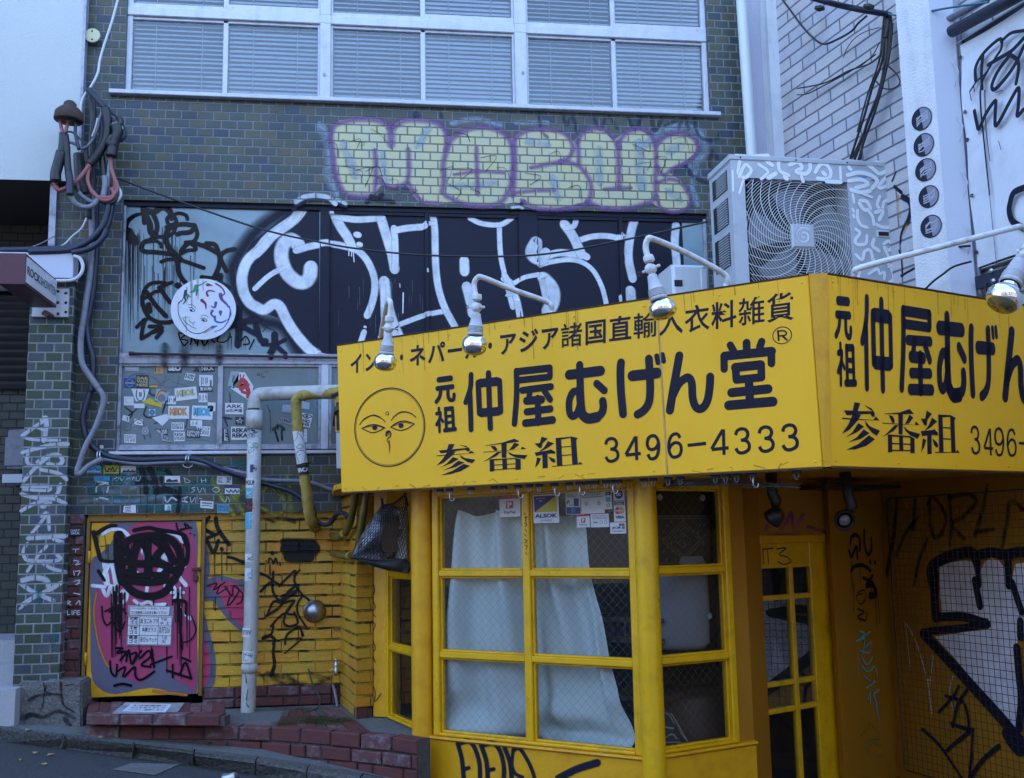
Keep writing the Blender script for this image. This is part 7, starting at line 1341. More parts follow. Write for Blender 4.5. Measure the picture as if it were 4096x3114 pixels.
# chalk letters on the red brick strip
mb = MB(); rsp = Plane((0, 7.288, 0), 0)
strokes(mb, rsp, '02', [('625,1375 680,1372', 8), ('655,1375 650,1400', 8), ('640,1470 680,1480 650,1510 690,1500', 8), ('635,1560 640,1600', 8), ('650,1565 690,1560 670,1600', 8), ('640,1650 690,1640 660,1680', 8)], 0, soft=.2)
strokes(mb, rsp, '03', [('585,150 585,185', 8), ('585,152 610,160 590,170 612,188', 8), ('655,180 685,150 690,185', 8), ('580,235 582,270 600,268', 8), ('620,235 622,270', 8), ('635,270 637,238 655,236', 7), ('637,252 650,252', 6), ('690,236 665,240 668,270 692,266', 7), ('668,255 685,252', 6), ('635,85 690,95', 7), ('650,10 690,0', 7)], 0, soft=.2); mb.build('chalk_letters', M['p_white'], rs)
# ------------------------------------------------------------------ round portrait plaque
pq = Plane((0, 7.262, 0), 0); u_, w_ = pq.uw(*px('01', 1753, 985)); ru = pq.uw(*px('01', 2033, 985))[0] - u_; rw = w_ - pq.uw(*px('01', 1753, 1242))[1]; rw = (rw + ru) / 2
PQ = thing('portrait_plaque', 'round white plaque with a line drawn child face and coloured curls', 'plaque', tuple(pq.at(u_, w_)))
mb = MB(); n = 48; V = [pq.at(u_ + ru * math.cos(2 * math.pi * k / n), w_ + rw * math.sin(2 * math.pi * k / n), o) for o in (-.012, .002) for k in range(n)]; mb.add(V, [tuple(range(n, 2 * n))] + [(k, (k + 1) % n, n + (k + 1) % n, n + k) for k in range(n)]); mb.build('disc', M['paper'], PQ)
mb = MB(); pq2 = pq.moved(.0026)
strokes(mb, pq2, '01', SX([('1590,850 1570,910 1540,930 1535,980 1540,1030 1560,1080 1600,1140 1640,1180 1690,1195 1750,1185 1820,1140', 9), ('1540,940 1560,910', 6), ('1625,975 1650,970 1680,1000 1650,1005 1635,990', 7), ('1640,990 1655,1000', 14), ('1730,1065 1760,1065 1785,1085 1755,1090 1735,1078', 7), ('1748,1075 1758,1082', 14), ('1625,945 1660,950 1690,980', 5), ('1735,1045 1765,1038 1795,1055', 5), ('1630,1075 1640,1095 1670,1105 1680,1090', 5), ('1575,1065 1600,1100 1640,1130 1680,1150', 6), ('1660,1110 1670,1125', 5), ('1560,1060 1640,1055', 3), ('1690,1160 1685,1150', 5), ('1760,1190 1800,1170 1835,1150', 5)], .7), 0, soft=0); mb.build('face_lines', M['ink'], PQ)
for nm, c, st in (('green_curls', (.02, .22, .11), [('1690,790 1670,830 1640,840', 16, 4), ('1700,820 1690,870', 12, 4), ('1620,870 1640,880', 14, 4), ('1680,790 1740,770 1780,745', 6, 3)]), ('black_curls', (.02, .02, .03), [('1600,830 1590,880 1600,910 1580,940', 12, 4), ('1610,860 1620,900', 9, 3)]),
                  ('red_curls', (.2, .015, .05), [('1790,775 1830,780', 14, 3), ('1790,870 1780,840 1810,825 1850,835', 9, 4), ('1740,910 1770,940 1775,980', 14, 4), ('1860,765 1910,800 1935,850 1900,880', 7, 4)]), ('violet_curls', (.09, .05, .25), [('1900,860 1910,900 1950,940 1970,970', 16, 4), ('1860,930 1850,970 1820,960', 12, 4), ('1830,1000 1820,1030 1850,1060', 11, 4), ('1900,1010 1900,1040', 14, 4), ('1975,960 1990,1030 1960,1080', 5, 3)]), ('blue_curls', (.02, .12, .35), [('1850,1050 1860,1090 1910,1100 1950,1080', 11, 4), ('1830,1140 1870,1130', 12, 4), ('1985,1000 1970,1080 1920,1150 1850,1180', 5, 3)])):
    mb = MB(); strokes(mb, pq2, '01', SX(st, 2.1), .0004, soft=0); mb.build(nm, plain_once(nm, c), PQ)
mb = MB(); strokes(mb, pq2, '01', [('1650,760 1655,1000', 34, 10), ('1705,740 1708,900', 26, 8), ('1610,800 1612,950', 16, 6), ('1750,735 1752,820', 14), ('1600,1050 1605,1180', 14)], .0008, soft=.8); mb.build('dirt_runs', paint('plaque_dirt', (.18, .12, .13), opacity=.55, patchy=.5), PQ)
# ------------------------------------------------------------------ vent, tap, hose, wires, papers
vc = FY.hit(*px('13', 505, 240)); k = 7.3 / FPX / 2.154
VT = thing('vent_cap', 'round domed steel vent cap on the yellow brick wall', 'vent', tuple(vc))
mb = MB(); mb.lathe(vc, (0.05, -1, 0), [(94 * k, -.02), (95 * k, .006), (84 * k, .008), (80 * k, .03), (72 * k, .05), (56 * k, .066), (34 * k, .076), (14 * k, .080), (0, .081)], 32); mb.build('dome', M['vent'], VT)
mb = MB(); vp = Plane(tuple(vc + Vector((0, -.064, 0))), 0); strokes(mb, Plane((0, vc.y - .074, 0), 0), '13', [('555,215 560,250 545,270', 22), ('520,270 560,275', 16)], .003, soft=.3) if 0 else None
tp = hity(*px('13', 690, 760), 7.12); TA = thing('water_tap', 'small chrome water tap low on the yellow brick corner', 'tap', tuple(tp))
mb = MB(); mb.tube([tp + Vector((0, .2, .03)), tp + Vector((0, .03, .03)), tp + Vector((0, .0, .02)), tp + Vector((0, -.01, -.025))], .012, 10); mb.build('spout', M['steel'], TA)
mb = MB(); mb.lathe(tp + Vector((0, .03, .03)), (0, 0, 1), [(.013, 0), (.013, .02), (.008, .022), (.008, .035), (.012, .037), (.012, .045), (0, .046)], 12); mb.build('valve', M['steel'], TA)
mb = MB(); mb.tube([tp + Vector((-.012, -.02, .03)), tp + Vector((-.03, -.03, .02)), tp + Vector((-.03, -.03, -.01)), tp + Vector((-.012, -.02, -.02))], .002, 5); mb.build('wire_loop', M['steel'], TA)
q = [hity(1332, 2743, 7.33), hity(1336, 2755, 7.26), hity(1343, 2785, 7.24), hity(1350, 2828, 7.22)]; mb = MB(); mb.tube([Vector(p) for p in spline([tuple(p) for p in q], 5)], .0095, 8); tag(mb.build('hose', M['cable_grey']), 'short grey hose end coming out of the wall above the brick platform', 'hose')
cable('green_wire', 'thin green wire hanging from the yellow bricks and lying on the platform', 'wire', '13', '452,735 470,810 495,880 530,950 555,1010 530,1070 480,1095 425,1110', 3, [7.325, 7.31, 7.3, 7.28, 7.2, 7.1, 7.03, 6.98], plain_once('green_wire', (.02, .07, .05)))
NP = DO.moved(.0085); NT = thing('rubbish_notice', 'handwritten rubbish collection notice in a plastic sleeve on the pink metal door', 'notice', tuple(NP.hit(*px('03', 1285, 370))))
def sheet(mb, pl, code, s_, off): mb.add([pl.at(*pl.uw(*p), off) for p in pts(code, s_)], [(0, 1, 2, 3)], cov=[1] * 4)
mb = MB(); sheet(mb, NP, '03', '1085,538 1478,542 1496,195 1102,188', 0); mb.build('plastic_sleeve', glass('sleeve_plastic', (.82, .84, .88), .8, dust=.5), NT)
mb = MB(); sheet(mb, NP, '03', '1095,530 1472,534 1484,285 1108,280', .0008); sheet(mb, NP, '03', '1120,270 1455,276 1462,205 1125,202', .0009); mb.build('paper', M['paper'], NT)
mb = MB()
for q_, t_ in (('1128,225 1440,228 1440,208 1130,206', 'ゴミは分別してお出し下さい'), ('1128,264 1440,268 1442,240 1130,238', 'ゴミ処理券には店名を書いて下さい'), ('1115,355 1190,358 1192,290 1118,288', '可燃ゴミ'), ('1210,345 1360,350 1362,305 1212,302', '紙 生ごみ プラ'), ('1378,355 1460,358 1462,330 1380,328', '水 土'), ('1385,322 1440,324 1442,298 1386,296', '毎週'), ('1115,435 1185,437 1187,370 1117,368', '不燃ゴミ'), ('1222,420 1345,424 1347,380 1224,378', '金属ガラス'), ('1372,432 1462,434 1464,375 1374,373', '第1月曜日のみ'), ('1108,515 1185,517 1187,450 1110,448', '資源ゴミ'), ('1208,505 1350,508 1352,462 1210,460', '缶びんペット'), ('1392,518 1430,520 1432,485 1394,483', '火'), ('1388,482 1440,484 1442,458 1390,456', '毎週')):
    two = {'可燃ゴミ': ('可燃', 'ゴミ'), '不燃ゴミ': ('不燃', 'ゴミ'), '資源ゴミ': ('資源', 'ゴミ')}.get(t_); Q = lquad(NP, '03', q_)
    if two:
        m0 = [tuple((Q[0][i] + Q[3][i]) / 2 for i in (0, 1)), tuple((Q[1][i] + Q[2][i]) / 2 for i in (0, 1))]
        letter(mb, NP, [m0[0], m0[1], Q[2], Q[3]], two[0], .0016, .02); letter(mb, NP, [Q[0], Q[1], m0[1], m0[0]], two[1], .0016, .02)
    else: letter(mb, NP, Q, t_, .0016, .015)
strokes(mb, NP, '03', [(s_, 4) for s_ in ('1100,288 1482,292', '1098,365 1478,368', '1096,448 1474,452', '1096,528 1472,531', '1100,288 1096,528', '1203,290 1198,530', '1366,292 1358,530', '1482,292 1472,531')], .0014, soft=0, sm=False); mb.build('handwriting', M['ink'], NT)
pz = hitz(600, 2828, Z1); pa = [hitz(*px('03', *p), Z1) + Vector((0, 0, .004)) for p in ((1050, 1110), (1425, 1118), (1480, 1048), (1130, 1045))]; pb_ = [hitz(*px('03', *p), Z1) + Vector((0, 0, .0025)) for p in ((960, 1128), (1520, 1125), (1590, 1035), (1080, 1030))]
ST = thing('taped_notice', 'white paper notice taped flat on the brick doorstep', 'notice', tuple(pa[0]))
mb = MB(); mb.add(pb_, [(0, 1, 2, 3)]); mb.build('tape', glass('tape_plastic', (.75, .75, .8), .9, dust=.6), ST); mb = MB(); mb.add(pa, [(0, 1, 2, 3)]); mb.build('paper', M['paper'], ST)
mb = MB()
for i, t_ in enumerate(('不法投棄禁止', 'ゴミを捨てないで', 'ください 通報します')):
    v, f = glyphs(t_, .01); x0, x1 = min(q[0] for q in v), max(q[0] for q in v); a0 = .12 + .27 * i
    V = [lerp(lerp(pa[3], pa[0], a0 + .2 * (.85 - y)), lerp(pa[2], pa[1], a0 + .2 * (.85 - y)), .08 + .84 * (x - x0) / (x1 - x0)) + Vector((0, 0, .001)) for x, y in v]; mb.add(V, f)
mb.build('printing', M['ink'], ST)
# ------------------------------------------------------------------ net bundle over a hood, beside the bay
NB2 = thing('net_bundle', 'black net draped over a crumpled silver hood beside the bay window', 'net', tuple(hity(1560, 2150, 6.3)))
def outline(code, s_, Y, th, mat, name, par, bul=.0):
    P_ = [hity(*p, Y) for p in pts(code, s_)]; tri = tessellate_polygon([[Vector((p.x, p.z, 0)) for p in P_]]); c = sum(P_, Vector()) / len(P_); n = len(P_)
    bk_ = [p + Vector((0, th, 0)) for p in P_]; mid = [c + (p - c) * .6 + Vector((0, -bul, 0)) for p in P_]; ctr = c + Vector((0, -bul * 1.3, 0)); mb = MB()
    V = P_ + bk_ + mid + [ctr]; F_ = [(i, (i + 1) % n, n + (i + 1) % n, n + i) for i in range(n)] + [(i, (i + 1) % n, 2 * n + (i + 1) % n, 2 * n + i) for i in range(n)] + [(2 * n + i, 2 * n + (i + 1) % n, 3 * n) for i in range(n)]
    mb.add(V, F_, smooth=True); return mb.build(name, mat, par)
outline('12', '1075,1000 1040,1050 940,1200 870,1330 825,1440 900,1455 1060,1465 1180,1430 1220,1300 1260,1150 1280,1040 1170,990', 6.42, .25, M['foil'], 'silver_hood', NB2, .08)
outline('12', '1240,1010 1285,1010 1300,1480 1200,1470 1220,1300', 6.30, .02, M['board'], 'white_board', NB2)
bq = Plane((0, 6.285, 0), 0)
mb = MB(); pfill(mb, bq, '12', '1170,1140 1210,1115 1240,1150 1230,1200 1260,1200 1250,1250 1215,1280 1225,1390 1170,1410 1090,1390 1085,1250 1110,1170', .001); mb.build('brown_stain', plain_once('brown_stain', (.12, .07, .035)), NB2)
outline('12', '820,1445 940,1470 1100,1480 1290,1455 1325,1520 1300,1580 1150,1560 1000,1520 900,1480', 6.25, .22, M['net'], 'gathered_net', NB2, .05)
mb = MB(); a = hity(*px('12', 1280, 900), 6.2); 
tops = [(1085, 1000), (1130, 990), (1180, 985), (1230, 950), (1285, 900), (1310, 1000)]
bots = [(825, 1440), (920, 1450), (1020, 1465), (1120, 1470), (1230, 1460), (1320, 1500)]
def nett(s_, t_):
    def row(L): f = s_ * (len(L) - 1); i = min(int(f), len(L) - 2); g = f - i; return L[i][0] * (1 - g) + L[i + 1][0] * g, L[i][1] * (1 - g) + L[i + 1][1] * g
    A, B = row(tops), row(bots); x, y = A[0] * (1 - t_) + B[0] * t_, A[1] * (1 - t_) + B[1] * t_
    return hity(*px('12', x, y), 6.27 - .05 * math.sin(t_ * 2.6) * math.sin(s_ * 3.1))
for k in range(27):
    for d in (1, -1):
        P_ = []
        for i in range(15):
            t_ = i / 14; s_ = (k / 26) * 1.5 - .25 + d * (t_ - .5) * .5
            if 0 <= s_ <= 1: P_.append(nett(s_, t_))
        if len(P_) > 2: mb.tube(P_, .0023, 3, caps=False, smooth=False)
for t_ in (0, 1): mb.tube([nett(i / 20, t_) for i in range(21)], .006, 5)
mb.tube([hity(*px('12', 1085, 940), 6.3), nett(.05, .02)], .008, 5); mb.tube([hity(*px('12', 1285, 895), 6.2), nett(.8, .0)], .01, 5); mb.build('net', M['net'], NB2)
# ------------------------------------------------------------------ clips and hooks under the sign
CLX = [('A', 165, 1590), ('A', 270, 1585), ('A', 508, 1577), ('A', 765, 1563), ('A', 865, 1558), ('A', 1028, 1550), ('A', 1155, 1546), ('A', 1262, 1538), ('A', 1430, 1528), ('A', 1592, 1520), ('A', 1705, 1518), ('A', 1796, 1512), ('A', 1880, 1510), ('A', 2000, 1502), ('A', 2070, 1500), ('22', 915, 770), ('22', 1135, 762), ('22', 1215, 756), ('22', 1345, 748), ('22', 1452, 743), ('22', 1752, 728), ('22', 1840, 722), ('22', 1935, 717), ('22', 2070, 710), ('32', 245, 688)]
proto = None
cp = SLP.moved(-.012)
for i, (code, x, y) in enumerate(CLX):
    u_ = cp.uw(*px(code, x, y))[0]; L = cp.at(u_, -.012)
    if proto is None:
        proto = thing('binder_clip', '', 'clip', tuple(L)); mb = MB(); pl0 = Plane(tuple(L), -40.7)
        mb.hexa([pl0.at(-.019, -.012, .007), pl0.at(.019, -.012, .007), pl0.at(.019, -.012, -.006), pl0.at(-.019, -.012, -.006), pl0.at(-.021, .006, .003), pl0.at(.021, .006, .003), pl0.at(.021, .006, -.002), pl0.at(-.021, .006, -.002)]); mb.build('jaw', plain_once('clip_black', (.01, .01, .01), spec=.1), proto)
        mb = MB(); mb.tube([pl0.at(-.009, -.012, .004), pl0.at(-.006, -.032, .003), pl0.at(.0, -.036, .003), pl0.at(.006, -.032, .003), pl0.at(.009, -.012, .004)], .0011, 4); mb.build('wire_loop', M['cable_grey'], proto); o = proto
    else:
        o = proto.copy(); COL.objects.link(o); o.location = L
        for ch in list(proto.children): c = ch.copy(); COL.objects.link(c); c.parent = o
    o['label'] = ['black binder clip clamped under the lower edge of the yellow sign'][0]; o['group'] = 'binder clips under the yellow sign'; o['category'] = 'clip'; ROOTLOC[o.name] = Vector(L)
    if (code, x) in (('A', 270), ('A', 1028), ('A', 1430), ('A', 1705), ('A', 2070), ('22', 2070)):
        mb = MB(); b = Vector(L) + Vector((0, -.004, -.018)); P_ = [b, b + Vector((.002, 0, -.03))] + [b + Vector((.014 + .014 * math.cos(g), 0, -.045 + .014 * math.sin(g))) for g in [math.pi - .35 * k for k in range(-1, 11)][:12]]
        P_ = [b, b + Vector((0, 0, -.028))] + [b + Vector((.012 - .012 * math.cos(g), 0, -.03 - .013 * math.sin(g))) for g in [k * .35 for k in range(1, 11)]]
        mb.tube(P_, .0022, 5); hk = mb.build('s_hook', M['steel']); tag(hk, 'small wire hook hanging from a clip under the yellow sign', 'hook', 'wire hooks under the yellow sign')
    if code == '32': cp2 = None
# rolled wire mesh and spotlights under the canopy
mp = SLP.moved(-.35)
q0, q1, q2 = [mp.hit(*p) for p in ((2610, 1942), (2880, 1925), (3170, 1945))]
MR = thing('mesh_roll', 'flat bundle of wire mesh slung under the canopy soffit', 'mesh', tuple(q1)); mb = MB()
for k in range(9):
    o = Vector((0, .0, (k - 4) * .004)) + Vector((-.02, .03, 0)) * (k - 4) * .5; mb.tube([q0 + o * .3, lerp(q0, q1, .5) + o, q1 + o, lerp(q1, q2, .5) + o, q2 + o * .6], .0028, 4)
for k in range(26): a = lerp(q0, q2, k / 25) + Vector((0, 0, .012 if 8 < k < 17 else 0)); mb.tube([a + Vector((-.03, .05, -.012)), a + Vector((.03, -.05, .012))], .0018, 4)
mb.build('wires', M['cable_grey'], MR); mb = MB(); mb.tube([q0 + Vector((0, 0, -.006)), lerp(q0, q1, .62) + Vector((0, 0, -.004))], .008, 6); mb.build('bar', M['alu'], MR)
BPn = thing('dark_panel', 'dark flat panel fixed under the canopy behind the wire mesh', 'panel', tuple(hity(3300, 1950, 5.3)))
mb = MB(); q = [hitz(*p, zb - .01) for p in ((3080, 1958), (3420, 1955), (3600, 1940), (3300, 1938))]; mb.hexa([p - Vector((0, 0, .02)) for p in q] + q); mb.build('board', M['black'], BPn)
def spot(label, code, pts_, head, r, Y, aim):
    a = [hity(*px(code, *p), Y) for p in pts_]; a[0].z = zb + .03; S = thing('spotlight', label, 'lamp', tuple(a[0]), 'black spotlights under the canopy'); mb = MB(); mb.tube(a, [.03, .028, .03, .022][:len(a)], 10); mb.build('stem', M['black'], S)
    h = hity(*px(code, *head), Y); ax = Vector(aim).normalized(); R = r * Y / FPX / 2.154; mb = MB(); mb.lathe(h - ax * R * 1.4, ax, [(0, 0), (R * .55, .01), (R * .8, R * .5), (R, R * 1.2), (R * 1.02, R * 1.6), (R * .85, R * 1.6), (R * .7, R * 1.2)], 20); mb.build('head', M['black'], S)
    mb = MB(); mb.lathe(h + ax * R * .02, ax, [(R * .55, 0), (R * .4, .012), (0, .016)], 20); mb.build('lens', M['chrome'] if 0 else plain_once('lens_glass', (.25, .26, .3), rough=.15), S)
spot('black spotlight under the canopy near the door, its dark head turned sideways', '32', [(30, 830), (40, 900), (70, 960), (60, 1010)], (40, 1110), 88, 5.25, (-.5, .6, -.6))
spot('black spotlight under the canopy with its pale lens facing the street', '32', [(670, 880), (700, 930), (725, 1000), (690, 1060)], (660, 1125), 92, 5.2, (-.15, -1, -.35))
# wire grid panel on the entrance side wall
GD = WS.moved(.055); g0 = GD.uw(3552, 2100)[0]; gz1 = (GD.uw(3550, 1996)[1] + GD.uw(4096, 1957)[1]) / 2; gz0 = GD.uw(3622, 3081)[1]; g1 = GD.uw(4096, 2400)[0] + .35
GR = thing('wire_grid', 'dark wire grid panel fixed on the tagged yellow side wall of the entrance', 'grid', tuple(GD.at(g0, gz0)))
mb = MB(); st = .0415
n = int((g1 - g0) / st)
for i in range(1, n + 1): mb.tube([GD.at(g0 + st * i, gz0, 0), GD.at(g0 + st * i, gz1, 0)], .0017, 4, smooth=False)
m_n = int((gz1 - gz0) / st)
for j in range(1, m_n): mb.tube([GD.at(g0, gz0 + st * j, .003), GD.at(g1, gz0 + st * j, .003)], .0017, 4, smooth=False)
mb.build('wires', M['black'], GR)
mb = MB(); mb.tube([GD.at(g1, gz1), GD.at(g0 + .02, gz1), GD.at(g0, gz1 - .02), GD.at(g0, gz0 + .02), GD.at(g0 + .02, gz0), GD.at(g1, gz0)], .0045, 6); mb.build('rim', M['black'], GR)
# ------------------------------------------------------------------ curtain and goods inside the bay
CU = thing('window_curtain', 'pale grey green cloth curtain draped inside the middle bay window', 'curtain', tuple(BC.moved(-.1).hit(2100, 2960)))
ci = BC.moved(-.085); edges = [(2040, 1832, 2318), (2120, 1822, 2332), (2300, 1808, 2352), (2480, 1790, 2405), (2640, 1782, 2440), (2760, 1776, 2478), (2860, 1770, 2510), (2940, 1768, 2545), (2985, 1785, 2540)]
mb = MB(); NU, NV = 90, 50; V = []
ed = spline(edges, 6)
for j in range(NV + 1):
    f = j / NV * (len(ed) - 1); i0 = min(int(f), len(ed) - 2); g = f - i0; y, xl, xr_ = (ed[i0][k] * (1 - g) + ed[i0 + 1][k] * g for k in range(3)); t_ = j / NV
    for i in range(NU + 1):
        s_ = i / NU; x = xl + (xr_ - xl) * s_
        yy = y + (26 * math.sin(s_ * math.pi * 3) ** 2 * (1 - t_) if t_ < .3 else 0)
        if t_ > .8: yy += (t_ - .8) * 60 * math.sin(s_ * 9)
        d = .034 * math.sin(s_ * 19 + t_ * 2.4) * (1 - .45 * t_) + .024 * math.sin(s_ * 37 + 1 - t_ * 5) * (1 - .7 * t_) + .03 * math.sin(s_ * 5 + t_ * 3)
        b = max(0, t_ - .62) / .38; d += b * (.075 * math.sin(16 * t_ + s_ * 6 - 2 * s_ * s_) + .035 * math.sin(26 * t_ - s_ * 8))
        d += .03 * math.exp(-((s_ - .93 - .03 * math.sin(t_ * 5)) / .03) ** 2)
        u_, w_ = ci.uw(x, yy); V.append(ci.at(u_, w_, d - .02))
mb.add(V, [(j * (NU + 1) + i, j * (NU + 1) + i + 1, (j + 1) * (NU + 1) + i + 1, (j + 1) * (NU + 1) + i) for j in range(NV) for i in range(NU)], smooth=True); mb.build('cloth', M['curtain'], CU)
sh = thing('shop_shelf', 'dark wooden shelves seen between the curtain and the bay post', 'shelf', tuple(BC.at(1.2, .6, -.3))); 
for i, y in enumerate((2480, 2560, 2790)):
    q = BC.moved(-.28); u_, w_ = q.uw(2440, y); mb = MB(); mb.slab(q, u_ - .35, u_ + .3, w_ - .012, w_ + .012, -.25, 0); mb.build('plank', M['wood'], sh)
mb = MB(); q = BC.moved(-.5); u_ = q.uw(2440, 2500)[0]; rr = random.Random(6)
for k in range(9): a = u_ - .3 + .07 * k; mb.slab(q, a, a + .055, q.uw(2440, 2555)[1] + .012, q.uw(2440, 2555)[1] + rr.uniform(.08, .16), 0, .16, bev=.01)
mb.build('stacked_goods', plain_once('dark_goods', (.03, .03, .05)), sh)
q = BR.moved(-.18)
LS = thing('pale_shade', 'pale round cloth shade hanging behind the narrow three pane window', 'lampshade', tuple(q.hit(2710, 2450))); a = q.hit(2635, 2340); b = q.hit(2828, 2590); c = (a + b) / 2; R = (b - a).xy.length / 2
mb = MB(); mb.lathe((c.x, c.y + R * .4, b.z), (0, 0, 1), [(0, 0), (R * .8, .0), (R * .98, .03), (R * 1.02, .2), (R, a.z - b.z + .08), (R * .9, a.z - b.z + .14)], 28); mb.build('shade', plain_once('pale_shade_cloth', (.22, .235, .27), rough=.9), LS)
TX2 = thing('hanging_textile', 'dark patterned textile hanging behind the top pane of the narrow window', 'textile', tuple(q.hit(2700, 2250))); q = BR.moved(-.12)
a, b = q.uw(2625, 2270), q.uw(2835, 2060); mb = MB(); mb.slab(q, a[0], b[0], a[1], b[1], -.01, 0); mb.build('cloth', plain_once('dark_textile', (.035, .03, .03), rough=.95), TX2)
mb = MB(); cxm, cym = (a[0] + b[0]) / 2, (a[1] + b[1]) / 2; hw, hh = (b[0] - a[0]) / 2, (b[1] - a[1]) / 2
for k in (.95, .86): mb.ribbon(q, [(cxm - hw * k, cym - hh * k), (cxm + hw * k, cym - hh * k), (cxm + hw * k, cym + hh * k), (cxm - hw * k, cym + hh * k), (cxm - hw * k, cym - hh * k)], .004, .001, soft=0)
for k in (.75, .62, .3): mb.ribbon(q, [(cxm, cym - hh * k), (cxm + hw * k, cym), (cxm, cym + hh * k), (cxm - hw * k, cym), (cxm, cym - hh * k)], .006, .002, soft=0)
rr = random.Random(1)
for k in range(40): x, y = cxm + rr.uniform(-.8, .8) * hw, cym + rr.uniform(-.8, .8) * hh; mb.ribbon(q, [(x, y), (x + .008, y + .006)], .007, .0025, soft=0)
mb.build('pattern', plain_once('textile_pattern', (.13, .12, .11), rough=.95), TX2)
q = BR.moved(-.10); CS = thing('patterned_cushion', 'patterned dark cushion with a pale braid behind the lowest bay pane', 'cushion', tuple(q.hit(2700, 2960)))
mb = MB(); P_ = [q.hit(*px('23', *p)) for p in ((1290, 1420), (1520, 1370), (1440, 1250), (1380, 1120), (1290, 1060))]; n_ = -q.n * .18; mb.add(P_ + [p + n_ for p in P_] + [sum(P_, Vector()) / 5 + q.n * .04], [(0, 1, 10), (1, 2, 10), (2, 3, 10), (3, 4, 10), (4, 0, 10)] + [(i, (i + 1) % 5, 5 + (i + 1) % 5, 5 + i) for i in range(5)], smooth=False); mb.build('cushion', plain_once('cushion_cloth', (.05, .05, .07), rough=.9), CS)
mb = MB(); qq = q.moved(.03); strokes(mb, qq, '23', [('1300,1120 1350,1130 1400,1210 1490,1340', 10), ('1310,1240 1390,1250', 14), ('1300,1280 1310,1200', 10), ('1320,1330 1380,1300 1420,1340', 14), ('1370,1120 1420,1200 1510,1360', 12), ('1330,1370 1450,1370', 10)], 0, soft=.2); mb.build('braid', plain_once('braid', (.28, .28, .22)), CS)
q = BR.moved(-.3); c = q.hit(2790, 2900); mb = MB(); mb.lathe((c.x, c.y + .2, c.z - .25), (0, 0, 1), [(.26, 0), (.27, .1), (.27, .38), (.25, .40), (0, .41)], 28); tag(mb.build('brown_drum', M['wood']), 'brown drum shaped stool in the dim shop behind the narrow bay window', 'stool')
sk = BR.moved(-.024)
for i, (x, y, rx, ry) in enumerate(((1275, 925, 20, 34), (1645, 930, 20, 32), (1702, 280, 20, 34))):
    code = '22' if i < 2 else '23'; u_, w_ = sk.uw(*px(code, x, y)); k = 5.4 / FPX / 2.154; mb = MB(); mb.lathe(sk.at(u_, w_, 0), -sk.n, [(30 * k, 0), (22 * k, .012), (10 * k, .018), (10 * k, .03), (0, .03)], 16); tag(mb.build('suction_cup', plain_once('suction_cup', (.35, .37, .36), rough=.2)), ('pale suction cup at the upper beside the top right bay pane', 'pale suction cup at the upper beside the top right bay pane', 'pale suction cup in the middle pane of the right bay window')[i], 'suction cup', 'suction cups on the bay glass')
# ------------------------------------------------------------------ litter
rr = random.Random(12)
for i, (x, y) in enumerate(((310, 1463), (437, 1478), (165, 1525), (380, 1560), (245, 1268), (875, 1330), (110, 1235))):
    c = hits(*px('03', x, y), .08 if y > 1400 else -.004); r = rr.uniform(.012, .022); a0 = rr.uniform(0, 6); mb = MB()
    V = [c + Vector((math.cos(a0 + g) * r * (1.4 if k % 2 else .8), math.sin(a0 + g) * r * (1.4 if k % 2 else .8), .004 * (k % 3))) for k, g in enumerate([j * math.pi / 3 for j in range(6)])]; mb.add(V + [c + Vector((0, 0, .008))], [(k, (k + 1) % 6, 6) for k in range(6)])
    tag(mb.build('fallen_leaf', plain_once('dry_leaf', (.32, .23, .10), rough=.8)), 'small dry yellowish leaf lying by the kerb', 'leaf', 'dry leaves by the kerb')
c = hits(*px('03', 1975, 1665), .06); CN = thing('drink_can', 'crushed silver drink can lying in the gutter at the bottom edge', 'can', tuple(c)); mb = MB(); mb.lathe(c + Vector((-.03, 0, -.01)), (1, -.5, .15), [(0, 0), (.022, 0), (.028, .006), (.026, .04), (.029, .07), (.022, .08), (0, .078)], 18); mb.build('body', M['steel'], CN)
